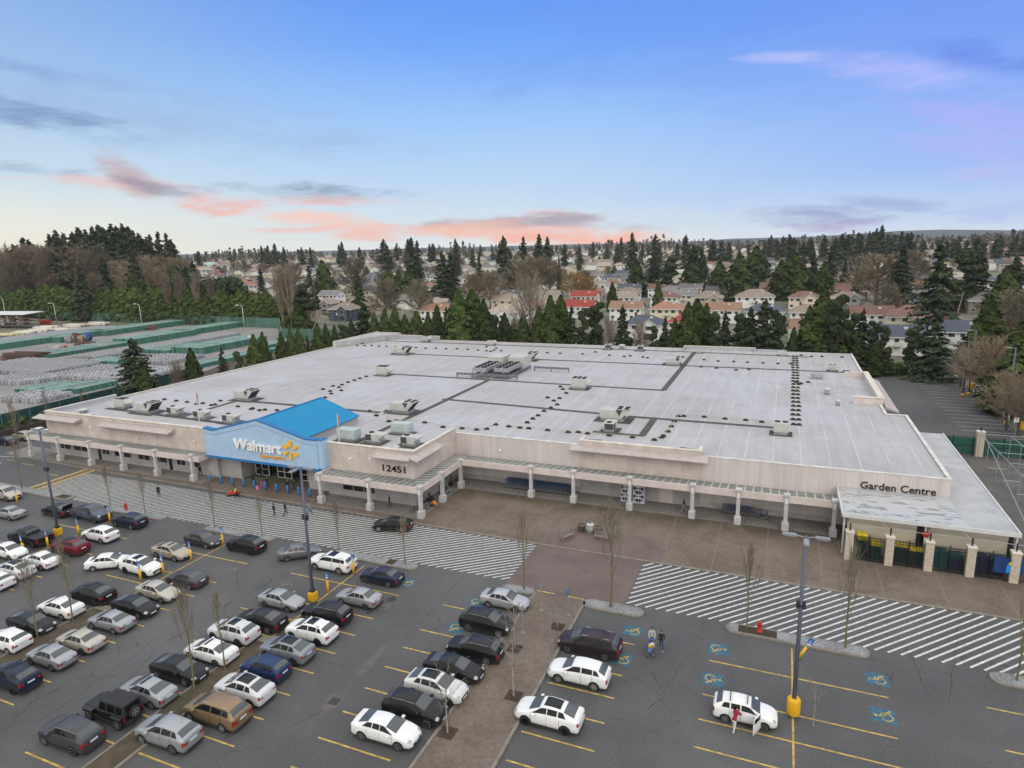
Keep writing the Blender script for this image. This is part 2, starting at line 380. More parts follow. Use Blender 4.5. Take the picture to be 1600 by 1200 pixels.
def dup(o, loc, rz=0, label=None, group=None, sc=None):
    c = copy_tree(o); c.location = loc; c.rotation_euler = (0,0,rz)
    if sc: c.scale = (sc,)*3
    if label: c['label'] = label
    if group: c['group'] = group
    return c
def text_mesh(body, size, ext, m, bold=0., align='LEFT', spacing=1.):
    cu = bpy.data.curves.new(body, 'FONT'); cu.body = body; cu.size = size; cu.extrude = ext; cu.offset = bold; cu.align_x = align
    cu.space_character = spacing; cu.resolution_u = 3
    o = bpy.data.objects.new(body, cu); COL.objects.link(o)
    dg = bpy.context.evaluated_depsgraph_get(); me = bpy.data.meshes.new_from_object(o.evaluated_get(dg))
    COL.objects.unlink(o); bpy.data.objects.remove(o); me.materials.clear(); me.materials.append(m); return me
def width_of(me): xs = [v.co.x for v in me.vertices]; return min(xs), max(xs)
def upright(me, x, y, z, sx=1., sz=1.):                # lay a text mesh onto a wall facing -y
    for v in me.vertices: a, b_, c = v.co; v.co = (x+a*sx, y-c, z+b_*sz)
    me.update(); return me
# ------------------------------------------------------------------ ground
asph = mat('asphalt', (.1,.1,.1), .75, custom=asphalt_c)
white_p = mat('white_paint', (.55,.55,.53), .6, .25, 3)
yellow_p = mat('yellow_paint', (.46,.315,.085), .7, .4, 2.5)
kerb_m = mat('kerb_concrete', (.21,.19,.165), .85, .2, 2)
gravel = mat('gravel', (.2,.2,.2), .9, custom=gravel_c)
mulch = mat('mulch', (.055,.038,.026), .95, .4, 5)
earth = mat('earth', (.07,.06,.04), .95, custom=earth_c)
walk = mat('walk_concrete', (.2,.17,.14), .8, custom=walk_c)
redc = mat('red_paving', (.2,.15,.14), .75, custom=red_c)

vs = []; fs = []; NR, NA = 46, 96
rr = [0]+[14*1.138**i for i in range(NR-1)]
for r in rr:
    for a in range(NA):
        x, y = r*math.cos(2*math.pi*a/NA), r*math.sin(2*math.pi*a/NA)+60
        vs.append((x, y, terrain(x, y)-.04 if r > 0 else -.04))
for i in range(NR-1):
    for a in range(NA): fs.append((i*NA+a, (i+1)*NA+a, (i+1)*NA+(a+1)%NA, i*NA+(a+1)%NA))
b = MB(); b.add(vs, fs, True)
ground = struct(b.build('ground', mat('suburb_ground', (.1,.09,.06), .95, custom=suburb_c)))
b = MB(); b.sheet([(-165,-30),(70,-30),(70,61),(-109,61),(-109,79),(-125.5,79),(-125.5,40),(-165,40)], 0); lot = struct(b.build('parking_lot', asph))
b = MB(); b.sheet([(17.2,108.5),(44,108.5),(38.2,166),(-1,166),(-1,100),(17.2,100)], 0); struct(b.build('side_parking_lot', asph))
b = MB(); b.sheet([(17,60),(70,60),(70,108.3),(17,108.3)], .01); struct(b.build('garden_yard_floor', mat('yard_asphalt', (.105,.098,.09), .75, .25, .35, detail=6)))
b = MB(); b.sheet([(-131,20),(-135,90),(-145,130),(-158,165),(-172,188),(-198,216),(-430,224),(-430,20)], 0); struct(b.build('storage_yard_ground', mat('yard_concrete', (.2,.2,.2), .85, custom=yard_c)))
b = MB(); b.sheet([(-131,20),(-135,90),(-145,130),(-158,165),(-172,188),(-100,188),(-100,150),(-109.6,150),(-109.6,79),(-125.8,79),(-125.8,20)], .004)
b.sheet([(-100,156),(-100,188),(70,188),(70,166),(20,166),(20,156)], .004); b.sheet([(44,108.5),(70,108.5),(70,166),(38.2,166)], .004)
struct(b.build('planting_bed_ground', earth))
# apron in front of the store and paths
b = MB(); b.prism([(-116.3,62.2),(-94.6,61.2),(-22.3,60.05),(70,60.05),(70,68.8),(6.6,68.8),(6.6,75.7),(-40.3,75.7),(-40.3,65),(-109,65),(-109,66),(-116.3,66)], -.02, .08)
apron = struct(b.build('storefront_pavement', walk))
b = MB(); b.prism([(-116.3,61.9),(-94.6,60.95),(-22.3,59.8),(70,59.8),(70,60.05),(-22.3,60.05),(-94.6,61.2),(-116.3,62.2)], -.02, .076); struct(b.build('storefront_kerb', kerb_m))
b = MB(); b.sheet([(-22.5,51.2),(-11.35,51.2),(-11.35,59.8),(-22.5,59.8)], .008); b.sheet([(-22.5,60.06),(-9.6,60.06),(-9.6,62.9),(-12.6,65.2),(-19.5,65.2),(-22.5,62.4)], .088)
struct(b.build('red_paved_crossing', redc))
b = MB(); b.prism([(-19.25,0),(-14.75,0),(-14.75,50.6),(-19.25,50.6)], -.02, .12); struct(b.build('walkway', walk))
b = MB()
for x0 in (-19.45, -14.75): b.box(x0, x0+.2, 0, 50.4, -.02, .15)
struct(b.build('walkway_kerb', kerb_m))
b = MB(); b.sheet([(40.2,109),(43,109),(39.5,166),(37.6,166)], .03); struct(b.build('side_path', kerb_m))

def capsule(x0, x1, yc, hw, n=8):
    p = []
    for i in range(n+1): a = -math.pi/2+math.pi*i/n; p.append((x1-hw+math.cos(a)*hw, yc+math.sin(a)*hw))
    for i in range(n+1): a = math.pi/2+math.pi*i/n; p.append((x0+hw+math.cos(a)*hw, yc+math.sin(a)*hw))
    return p
def island(name, x0, x1, yc, hw=.75, mulch_x=None, square=False, stained=True):
    b = MB(); b.prism(capsule(x0, x1, yc, hw), -.02, .15); o = struct(b.build(name, kerb_m))
    b = MB(); b.prism(capsule(x0+.22, x1-.22, yc, hw-.2), .1, .17); b.build('gravel_bed', gravel, o)
    if mulch_x: b = MB(); b.prism([(mulch_x[0],yc-hw+.25),(mulch_x[1],yc-hw+.25),(mulch_x[1],yc+hw-.25),(mulch_x[0],yc+hw-.25)], .15, .2); b.build('mulch_bed', mulch, o)
    return o
island('kerb_island', -108, -85, 51.9, .75, (-87.5,-85.6)); island('kerb_island', -77.6, -67.2, 51.3, .7)
island('kerb_island', -60.3, -50.3, 51.05, .65); island('kerb_island', -42.2, -32.0, 50.9, .72, (-35.5,-34.6))
island('kerb_island', -2.8, 7.7, 50.7, .72, (-1.8,1.1)); island('kerb_island', 15.2, 30, 50.65, .75)
island('kerb_island', -22.6, -19.4, 50.4, .6); island('kerb_island', -14.8, -9.4, 50.3, .75)
for nm, x0, x1, y1 in (('planting_strip',-56.0,-53.6,35.0), ('planting_strip',-38.5,-36.4,36.3), ('planting_strip',-74,-71.8,33.)):
    b = MB(); b.prism([(x0,0),(x1,0),(x1,y1-.6),(x1-.6,y1),(x0+.6,y1),(x0,y1-.6)], -.02, .14); o = struct(b.build(nm, kerb_m))
    b = MB(); b.sheet([(x0+.18,0),(x1-.18,0),(x1-.18,y1-.7),(x0+.18,y1-.7)], .146); b.build('soil', earth, o)
b = MB(); b.prism([(30.5,112.4),(35,110.2),(38.5,112),(38.6,118),(36.3,160),(35.9,160),(35.9,118.4),(33,117)], -.02, .14); o = struct(b.build('kerb_island', kerb_m))
b = MB(); b.sheet([(31,112.5),(35,110.6),(38.2,112.3),(38.3,118),(36.2,160),(36.0,160),(36.1,118.2),(33.2,116.6)], .146); b.build('grass_bed', mat('lawn', (.075,.09,.03), .95, .35, 1.2), o)

# ------------------------------------------------------------------ painted markings (parts of the lot)
b = MB()
def stripes(x0, x1, y0, y1, step, wd, SL):
    off = 0.
    x = x0-(y1-y0)*SL+off
    while x < x1:
        a = [x, y0]; c = [x+(y1-y0)*SL, y1]
        if a[0] < x0: t = (x0-a[0])/SL; a = [x0, y0+t]
        if c[0] > x1: t = (c[0]-x1)/SL; c = [x1, y1-t]
        if c[1]-a[1] > .4: b.line(a, c, wd, .006)
        x += step
stripes(-93.0, -22.6, 51.75, 59.75, .885, .16, 1.25); stripes(-11.2, 30, 51.5, 59.75, .88, .17, .97)
b.build('crosswalk_stripes', white_p, lot)
b = MB(); YS = [45.8, 41.75]+[41.75-2.6*i for i in range(1, 12)]
for x0, x1 in ((-79,-66.6), (-60.9,-49), (-43.4,-31), (-26.4,-20.9), (-14.2,-9.3), (-3.6,8.3), (14.2,26)):
    for y in YS:
        if y < 12: continue
        if x0 == 14.2: y += 1.2
        b.line((x0,y), (x1,y), .13, .006)
for x, y0, y1 in ((-73,30,49.3), (-54.8,35.2,49.5), (-37.4,36.5,49.6), (2.2,0,49.5)): b.line((x,y0), (x,y1), .13, .0085)
for x in (-95.1, -93.45): b.line((x,52.7), (x,61.2), .55, .007)
for x0, x1, y in ((-98.5,-96.3,57.5), (-108,-105,59.5), (-121,-118,66.9), (-121,-118,69.9), (-112.5,-110.5,60)): b.line((x0,y), (x1,y), .15, .006)
b.line((-19.3,50.75), (-17.6,50.75), .18, .127); b.line((-16.3,50.75), (-14.8,50.75), .18, .127)
b.build('stall_lines', yellow_p, lot)
b = MB(); b.sheet([(-113.5,58),(-111.5,58.6),(-111,57.8),(-113,57.2)], .007); b.line((-127,58), (-110,62), .14, .006); b.build('road_marks', white_p, lot)
b = MB(); b.line((-94.3,52.7), (-94.3,61.2), .7, .0045); b.build('brown_strip', walk, lot)
patch_m = mat('patched_asphalt', (.115,.105,.098), .85, .2, 1.5)
b = MB()
for pts in (((607,1008),(598,1008),(584,1023),(567,1040),(556,1052),(562,1056),(578,1046),(592,1028)), ((520,1083),(507,1093),(502,1108),(505,1113),(520,1108),(534,1098),(538,1086))):
    b.sheet([G(*p) for p in pts], .005)
for a, c in (((650,967),(623,995)), ((556,1055),(538,1085)), ((505,1112),(484,1131)), ((690,935),(650,967))):
    p, q = G(*a), G(*c); b.line(p, q, .14, .005)
b.build('asphalt_patch', patch_m, lot)
b = MB(); rc_ = random.Random(4)
for pl in (((0,968),(120,930),(220,893),(300,850),(345,800)),((130,1130),(250,1010),(330,960),(430,905),(500,880)),((505,1112),(440,1140)),((650,967),(700,925),(722,905)),((556,1052),(530,1040),(495,1030)),((1230,930),(1410,1000),(1455,1090),(1480,1098)),((1500,960),(1482,1095)),((940,880),(1010,960),(1100,1000)),((1010,1110),(1040,1090),(1020,1050)),((60,1130),(160,1060),(230,1010))):
    pts = [G(*p) for p in pl]
    for p, q in zip(pts, pts[1:]):
        n = max(2, int(math.dist(p, q)/.8)); last = p
        for i in range(1, n+1):
            f = i/n; j = .12 if i < n else 0; c_ = (p[0]+(q[0]-p[0])*f+rc_.uniform(-j,j), p[1]+(q[1]-p[1])*f+rc_.uniform(-j,j)); b.line(last, c_, rc_.uniform(.02,.05), .0048+.0002*rc_.random()); last = c_
b.build('asphalt_crack', mat('crack_dark', (.04,.039,.039), .9, .2), lot)
dark_iron = mat('cast_iron', (.05,.045,.04), .7, .2, 5)
for k, (px, py, lb) in enumerate(((522.5,1096,'square iron drain grate in the patched asphalt of the wide aisle'), (612,936.5,'round iron manhole cover in the aisle near the silver sedan'), (577,957,'small dark utility cover in the aisle asphalt'))):
    x, y = G(px, py); b = MB()
    if k == 0: b.box(x-.35, x+.35, y-.35, y+.35, -.01, .012)
    else: b.lathe(x, y, [(.45 if k == 1 else .3,-.01), (.43 if k == 1 else .28,.012)], 16)
    tag(b.build('manhole_cover' if k else 'drain_grate', dark_iron), lb, 'manhole cover' if k else 'drain grate')
# wheelchair symbols
def isa(x, y, flip, faded, onblue):
    if onblue:
        b = MB(); b.sheet([(x-.75,y-.72),(x+.75,y-.72),(x+.75,y+.72),(x-.75,y+.72)], .007)
        o = b.build('blue_square', mat('marking_blue', (.045,.12,.175), .75, .35, 4), lot)
    b = MB(); s = -flip
    def P(u, v_): return (x+s*v_, y+s*(-u))              # the figure lies with its head towards the aisle side
    pts = [P(-.12+.36*math.cos(a), -.18+.36*math.sin(a)) for a in [math.radians(q) for q in range(120, 390, 22)]]
    for p, q in zip(pts, pts[1:]): b.line(p, q, .09, .0105)
    for p, q in (((-.08,.3),(-.04,-.08)), ((-.04,-.08),(.3,-.1)), ((.3,-.1),(.42,-.42)), ((.42,-.42),(.56,-.38)), ((-.06,.12),(.22,.1))): b.line(P(*p), P(*q), .11, .011)
    c = P(-.1,.48); b.sheet([(c[0]+.11*math.cos(a), c[1]+.11*math.sin(a)) for a in [k*math.pi/4 for k in range(8)]], .0105)
    b.build('wheelchair_symbol', mat('symbol_faded', (.20,.175,.13), .7, .4, 5) if faded else yellow_p, lot)
for x, y, f, fd, bl in ((-9.8,47.6,1,0,1),(-9.8,43.65,1,0,1),(-3.05,47.5,-1,0,1),(-3.1,43.6,-1,0,1),(7.8,47.7,1,0,1),(7.75,43.75,1,0,1),
                        (-31.5,48.1,1,0,1),(-31.3,43.8,1,1,0),(-23.7,47.2,-1,0,1),(-23.6,43.0,-1,0,1),(-42.3,43.9,-1,1,0),(-49.7,44.3,1,1,0)): isa(x, y, f, fd, bl)
# side lot lines and the garden yard lines
b = MB()
for k in range(15): b.line((28.1,121.6+2.72*k), (35.6,121.6+2.72*k), .12, .006)
for k, (x, y) in enumerate(((29.3,102),(29.5,97),(29.7,92),(30,87))): b.line((x-2,y), (x,y), .14, .016)
struct(b.build('side_lot_lines', white_p))
b = MB(); b.line((33.5,110.6), (36.3,109.4), .5, .15); struct(b.build('yellow_kerb_mark', yellow_p))
# ------------------------------------------------------------------ the store
RZ = 6.25
roof_m = mat('roof_membrane', (.5,.5,.52), .6, custom=roof_c)
brickm = mat('pink_block', (.5,.4,.36), .85, custom=brick_c((.60,.51,.465), (.565,.48,.44), (.47,.40,.37), 1.3))
lowblk = mat('grey_block', (.4,.38,.37), .85, custom=brick_c((.44,.415,.41), (.40,.38,.375), (.33,.31,.31), 2.4))
siding = mat('panel_siding', (.5,.46,.45), .8, custom=siding_c)
trim = mat('cream_trim', (.62,.57,.49), .7, .18, 1.2)
fascia_m = mat('pink_fascia', (.60,.52,.49), .75, .1, .8)
colm = mat('column_grey', (.47,.455,.46), .7, .1, 1.5)
metal_r = mat('canopy_sheet', (.24,.25,.24), .55, custom=canopy_c)
metal_r2 = mat('canopy_sheet_side', (.24,.25,.24), .55, custom=canopy2_c)
awn_m = mat('ledge_pink', (.43,.38,.36), .7, .12, 1.5)
glass = mat('dark_glass', (.012,.014,.017), .12, 0, spec=.6)
frame_m = mat('window_frame', (.55,.54,.53), .5, .05)
blue_l = mat('blue_stucco', (.37,.52,.70), .8, .06, 1., custom=lambda t,p,c,b: t.mix(t.m('MULTIPLY', t.maprange(t.noise(scl(t, p, (1.3,1.3,.12)), 1., 4, .7), .5, .7), .22), t.mix(t.m('MULTIPLY', lines(t, sep(t,p)[0], 3.1, .04), .3), c, (.2,.34,.52)), (.26,.40,.56)))
blue_d = mat('blue_trim', (.02,.16,.40), .6, .08, 2)
blue_r = mat('blue_roof', (.018,.255,.47), .6, .07, .5, spec=.15, custom=lambda t,p,c,b: blueroof_c(t,p,c,b))
inner = mat('parapet_inner', (.40,.41,.45), .7, .1, 1.)
store = thing('store_building', 'huge low pink and grey store with white flat roof and blue entrance gable', 'store', (-45,65,0))
store.location = (0,0,0)
def S(b, name, m, parent=None):
    if name in ('wall','parapet_cap','roof_edge_trim','canopy_fascia','entrance_side_wall','side_parapet','back_parapet','parapet_brace','ledge_bracket','wall_floodlight','tower_parapet','entrance_back_wall','gable_side_wall','roof_edging','back_corner_parapet'):
        return b.build_each(name, m, parent or store)[-1]
    return b.build(name, m, parent or store)
XL = -109.0
b = MB(); b.prism([(XL+.25,65.0),(-72.9,65.0),(-72.9,68.6),(-53.1,68.6),(-53.1,65.0),(-40.5,65.0),(-40.5,76),(17,76),(17,102.6),(14.5,102.6),(14.5,156.8),(XL+.25,156.8)], RZ-.3, RZ)
b.prism([(-72.9,63.9),(-53.1,63.9),(-53.1,68.7),(-72.9,68.7)], RZ-.3, RZ-.001)
roof = S(b, 'roof', roof_m)
# walls
def wall(x0, x1, y, z0, z1, m, th=.3, name='wall'):
    b = MB(); b.box(x0, x1, y, y+th, z0, z1); return S(b, name, m)
wall(XL, -72.85, 64.7, 0, 3.62, lowblk); wl = wall(XL, -72.85, 64.69, 3.62, 7.05, brickm)
wall(-53.1, -40.5, 64.6, 0, 3.62, lowblk); wall(-53.1, -40.5, 64.59, 3.62, 7.05, brickm)
b = MB(); b.box(-40.5, -40.2, 64.6, 75.6, 0, 3.62); S(b, 'wall', lowblk); b = MB(); b.box(-40.5, -40.19, 64.59, 75.6, 3.62, 7.05); S(b, 'wall', brickm)
wall(-40.2, -22.6, 75.6, 0, 6.35, siding); wall(-22.6, -7.8, 75.45, 0, 3.4, lowblk, .45); wall(-22.6, -7.8, 75.42, 3.4, 6.95, brickm, .4)
wall(-7.8, 17.2, 75.6, 0, 6.35, siding)
b = MB(); b.box(16.9, 17.2, 75.9, 102.9, 0, 6.35); b.box(14.5, 16.9, 102.6, 102.9, 0, 6.35); b.box(14.4, 14.7, 102.9, 157, 0, 6.35); b.box(XL, 14.4, 156.8, 157.1, 0, 6.35); S(b, 'wall', siding)
b = MB(); b.box(XL, XL+.3, 65, 157, 0, 6.45); S(b, 'wall', siding)
# raised parapets at the wing ends and the back
b = MB(); b.box(XL, XL+.3, 65.0, 76.2, 6.45, 7.05); b.box(XL+.02, XL+.28, 76.2, 77, 6.45, 7.05); S(b, 'side_parapet', inner)
b = MB(); b.box(XL, XL+.3, 138.5, 159.5, 6.45, 7.9); b.box(XL+.3, XL+.9, 138.5, 138.9, 6.25, 7.9); S(b, 'back_corner_parapet', fascia_m)
b = MB(); b.prism([(XL+.3,139),(XL+.9,139),(-101,156.7),(-101,159.5),(XL+.3,159.5)], 6.3, 7.7); S(b, 'back_corner_roof', roof_m)
for x0, x1, z in ((-101.8,-86.9,7.35), (-20.9,-5.0,6.95)):
    b = MB(); b.box(x0, x1, 156.6, 156.9, 6.2, z); b.box(x0, x0+.3, 153.5, 156.6, 6.2, z); b.box(x1-.3, x1, 155.2, 156.6, 6.2, z); S(b, 'back_parapet', inner)
    b = MB(); b.box(x0-.05, x1+.05, 156.5, 157.0, z, z+.12); S(b, 'parapet_cap', trim)
b = MB(); b.box(-5, 1.5, 156.5, 156.8, 6.2, 6.75); S(b, 'back_parapet', inner)
# side tower parapet
b = MB(); b.box(14.3, 14.9, 108.6, 130.4, 6.2, 7.3); b.box(10.9, 14.3, 108.6, 109.1, 6.2, 7.3); b.box(11.2, 14.3, 130.0, 130.4, 6.2, 7.3); S(b, 'tower_parapet', fascia_m)
b = MB(); b.box(14.2, 15.05, 108.5, 130.5, 7.3, 7.42); b.box(10.8, 14.2, 108.5, 109.2, 7.3, 7.42); S(b, 'parapet_cap', trim)
b = MB(); b.xprof([(15.05,6.5),(16.9,5.7),(16.9,5.6),(15.05,6.1)], 107, 131); S(b, 'side_awning', awn_m)
# caps
b = MB()
for x0, x1, y, z in ((XL-.05,-72.85,64.6,7.05), (-53.1,-40.15,64.5,7.05)): b.box(x0, x1, y, y+.5, z, z+.1)
b.box(-40.55, -40.1, 65.0, 75.6, 7.05, 7.15); b.box(XL-.05, XL+.35, 65.1, 77, 7.05, 7.15); b.box(-22.7, -7.7, 75.36, 75.9, 6.95, 7.07)
b.box(-22.65, -22.25, 75.9, 77.4, 6.3, 7.07); b.box(-8.15, -7.75, 75.9, 77.4, 6.3, 7.07)
S(b, 'parapet_cap', trim)
b = MB(); b.box(-40.2, -22.7, 75.55, 75.95, 6.35, 6.42); b.box(-7.7, 17.25, 75.55, 75.95, 6.35, 6.42); b.box(16.85, 17.25, 75.95, 102.95, 6.35, 6.43); b.box(14.4, 16.85, 102.55, 102.95, 6.35, 6.43); b.box(14.35, 14.75, 102.95, 108.5, 6.35, 6.43); b.box(14.35, 14.75, 130.5, 157, 6.35, 6.43)
b.box(XL-.05, XL+.35, 77, 138.5, 6.45, 6.53); S(b, 'roof_edge_trim', mat('edge_trim', (.60,.59,.55), .6, .2, .8))
# ledges on the parapets
def ledge(x0, x1, y, z, name='wall_ledge', d=1.25):
    b = MB(); b.yprof([(y,z),(y-d,z-.38),(y-d,z-.48),(y,z-.2)], x0, x1)
    n = max(2, int((x1-x0)/1.9))
    for i in range(n+1):
        x = x0+.1+(x1-x0-.2)*i/n; b.yprof([(y,z-.2),(y-.7,z-.42),(y-.7,z-.55),(y,z-.5)], x-.05, x+.05)
    return S(b, name, awn_m)
ledge(-110.2, -100.2, 64.6, 6.55); ledge(-95.2, -80.2, 64.6, 6.5); ledge(-45.6, -40.1, 64.5, 6.7); ledge(-23.6, -6.9, 75.4, 6.45, d=1.2)
b = MB(); b.xprof([(-40.19,6.68),(-39.0,6.32),(-39.0,6.22),(-40.19,6.5)], 63.3, 70.3); S(b, 'wall_ledge', awn_m)
b = MB()
for y in (65.5,67,68.5,69.8): b.xprof([(-40.19,6.45),(-39.6,6.3),(-39.6,6.15),(-40.19,6.1)], y-.05, y+.05)
S(b, 'ledge_bracket', awn_m)
b = MB()
for x0, x1 in ((-22.2,-20.6), (-9.8,-8.3)): b.tube((x0,76.3,6.9) if x0 < -20 else (x1,76.3,6.9), (x1,78.6,6.3) if x0 < -20 else (x0-.8,78.6,6.3), .05, n=5)
S(b, 'parapet_brace', mat('steel_dark', (.09,.09,.1), .6, .1, metal=.3))
# canopies
def column(parent, x, y, zt=4.1, sq=True):
    b = MB(); b.bbox(x-.36, x+.36, y-.36, y+.36, 0, 1.0, .05); b.box(x-.2, x+.2, y-.2, y+.2, 1.0, zt-.9); b.box(x-.24, x+.24, y-.24, y+.24, zt-.9, zt-.05); b.bbox(x-.34, x+.34, y-.34, y+.34, zt-.05, zt+.22, .06)
    c = S(b, 'column', colm, parent); b = MB(); b.box(x-.09, x+.09, y-.285, y-.24, zt-.85, zt-.25); S(b, 'wall_lamp', mat('lamp_white', (.8,.8,.78), .4, 0), c)
def canopy(x0, x1, yw, yf, cols, zw=3.55, zf=3.95):
    b = MB(); b.yprof([(yw,zw),(yf,zf),(yf,zf-.12),(yw,zw-.12)], x0, x1); c = S(b, 'canopy', metal_r)
    b = MB(); b.box(x0, x1, yf-.14, yf, zf-.72, zf+.06); S(b, 'canopy_fascia', fascia_m, c)
    return c
c1 = canopy(-110.6, -73.6, 64.68, 62.5, None, 3.45, 3.62)
for x in (-110.2,-103.2,-96,-89,-82,-74.9): column(c1, x, 62.4, 3.72)
b = MB(); b.box(-110.7,-110.6,62.4,64.7,2.9,3.66); b.box(-73.6,-73.5,62.4,64.7,2.9,3.66); S(b, 'canopy_fascia', fascia_m, c1)
c2 = canopy(-52.8, -38.6, 64.58, 61.75, None, 3.5, 3.75)
for x in (-52.3,-45.0,-37.85): column(c2, x, 61.7, 3.85)
b = MB(); b.xprof([(-40.18,3.5),(-37.9,3.78),(-37.9,3.66),(-40.18,3.38)], 61.9, 74.6); c3 = S(b, 'canopy', metal_r2)
b = MB(); b.box(-37.9,-37.76,61.9,72.0,3.06,3.84); b.box(-38.6,-37.9,61.61,61.75,3.03,3.81); b.box(-52.95,-52.8,61.6,64.6,3.0,3.8); S(b, 'canopy_fascia', fascia_m, c3)
for y in (66.9, 72.0): column(c3, -37.8, y, 3.85)
c4 = canopy(-37.9, 6.7, 75.58, 72.05, None, 3.35, 3.95)
for x in (-27.9,-22.35,-15.4,-8.2,-3.25,1.65,6.35): column(c4, x, 72.0, 4.02)
b = MB(); b.box(6.7,6.85,71.9,75.6,3.25,4.02); S(b, 'canopy_fascia', fascia_m, c4)
# windows and doors
def window(x0, x1, z0, z1, y, nx=2, name='window', top=True):
    b = MB(); b.box(x0-.07, x1+.07, y-.05, y, z0-.07, z0); b.box(x0-.07, x1+.07, y-.05, y, z1, z1+.07)
    for i in range(nx+1): x = x0+(x1-x0)*i/nx; b.box(x-.035, x+.035, y-.045, y, z0, z1)
    if top: b.box(x0, x1, y-.04, y, z0+(z1-z0)*.62, z0+(z1-z0)*.62+.05)
    f = S(b, name, frame_m); b = MB(); b.box(x0, x1, y-.02, y+.01, z0, z1); S(b, 'glass_pane', glass, f); return f
for x0, x1 in ((-106.9,-103.9), (-103.2,-99.6), (-96.5,-94.9), (-93.8,-90.2), (-88.6,-86.2), (-85.6,-82.6), (-80.6,-78.9), (-78.3,-76.0)): window(x0, x1, 1.1, 2.35, 64.69, 2)
for x0, x1 in ((-97.6,-96.8), (-82.3,-81.5)): window(x0, x1, .1, 2.25, 64.69, 1, 'door', False)
window(-51.1, -46.2, .95, 2.05, 64.59, 3)
b = MB(); b.box(-12.5,-10.9,75.40,75.45,0.1,2.4); S(b, 'service_door', fascia_m)
b = MB(); b.box(-40.185,-40.1,70.3,72.4,.1,2.6); S(b, 'service_door', mat('grey_door', (.3,.34,.38), .6))
# entrance: fascia, recess and gable roof
prof = [(-72.8,3.85),(-72.8,7.66),(-71.2,7.45),(-63.2,9.55),(-55.3,7.62),(-53.6,7.62),(-53.6,3.85)]
b = MB(); b.xprof([(x, z) for x, z in prof], 63.2, 63.75); b.box(-53.6,-52.95,63.4,64.6,3.85,7.62); b.box(-72.85,-72.5,63.76,64.8,3.9,7.4); S(b, 'entrance_fascia', blue_l)
b = MB()
for (xa, za), (xb, zb) in zip(prof[1:5], prof[2:6]):
    b.add([(xa,63.12,za-.02),(xb,63.12,zb-.02),(xb,63.12,zb+.16),(xa,63.12,za+.16),(xa,63.9,za-.02),(xb,63.9,zb-.02),(xb,63.9,zb+.16),(xa,63.9,za+.16)], [(0,1,2,3),(4,7,6,5),(3,2,6,7),(0,4,5,1),(0,3,7,4),(1,5,6,2)])
b.box(-53.6,-52.9,63.35,64.65,7.62,7.72)
b.box(-72.85,-53.5,63.1,63.8,3.55,3.85); b.box(-53.5,-52.9,63.3,64.6,3.55,3.85); S(b, 'entrance_trim', blue_d)
b = MB()                                               # the second, thin line that follows the gable
q = [(-72.8,7.0),(-71.1,6.8),(-63.2,8.85),(-55.2,6.98),(-53.6,6.98)]
for (xa, za), (xb, zb) in zip(q, q[1:]): b.add([(xa,63.185,za),(xb,63.185,zb),(xb,63.185,zb+.07),(xa,63.185,za+.07)], [(0,1,2,3)])
S(b, 'fascia_groove', mat('blue_groove', (.12,.27,.5), .7, 0))
rp = [(-69.4,7.35),(-63.2,9.6),(-56.6,7.3)]
b = MB(); YB = 76.6
for (xa, za), (xb, zb) in zip(rp, rp[1:]): b.add([(xa,63.9,za),(xb,63.9,zb),(xb,YB,zb),(xa,YB,za),(xa,63.9,za-.12),(xb,63.9,zb-.12),(xb,YB,zb-.12),(xa,YB,za-.12)], [(0,1,2,3),(7,6,5,4),(3,2,6,7),(0,4,5,1),(0,3,7,4),(1,5,6,2)])
S(b, 'gable_roof', blue_r)
b = MB(); b.tube((-63.2,63.8,9.64),(-63.2,YB,9.64),.09,n=6); b.tube((-56.55,63.8,7.26),(-56.55,YB,7.26),.07,n=6); b.tube((-63.2,YB,9.6),(-56.6,YB,7.3),.07,n=6); S(b, 'roof_edging', blue_d)
gsd = mat('grey_cladding', (.42,.42,.41), .7, custom=lambda t,p,c,b: t.mix(t.m('MULTIPLY', lines(t, sep(t,p)[1], .45, .06), .5), c, (.24,.24,.24)))
b = MB(); b.box(-57.0,-56.85,63.9,YB-.1,6.2,7.24); b.box(-69,-68.85,63.9,YB-.1,6.2,7.3); b.xprof([(-68.8,6.2),(-57.05,6.2),(-57.05,7.25),(-63.2,9.4),(-68.8,7.3)], YB-.2, YB-.1); S(b, 'gable_side_wall', gsd)
b = MB(); b.box(-72.85,-68.9,65.3,65.6,0,4); b.box(-57.2,-53.1,65.3,65.6,0,4); b.box(-69.1,-68.9,65.6,68.7,0,4); b.box(-57.2,-57.0,65.6,68.7,0,4); b.box(-72.85,-72.6,64.7,65.3,0,4); b.box(-53.35,-53.1,64.6,65.3,0,4); S(b, 'entrance_side_wall', lowblk)
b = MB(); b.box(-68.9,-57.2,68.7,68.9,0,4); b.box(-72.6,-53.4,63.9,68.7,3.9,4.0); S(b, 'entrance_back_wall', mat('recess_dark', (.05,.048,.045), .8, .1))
for x0, x1 in ((-68.3,-65.9), (-64.3,-61.9), (-60.2,-58.0)):
    b = MB(); 
    for i in range(3): x = x0+(x1-x0)*i/2; b.box(x-.05, x+.05, 67.3, 67.42, .08, 3.1)
    for z in (.08,.95,1.9,2.5,3.05): b.box(x0, x1, 67.31, 67.41, z, z+.09)
    f = S(b, 'entrance_door', mat('door_white', (.68,.68,.68), .5, .05)); b = MB(); b.box(x0, x1, 67.35, 67.38, .1, 3.1); S(b, 'door_glass', glass, f)
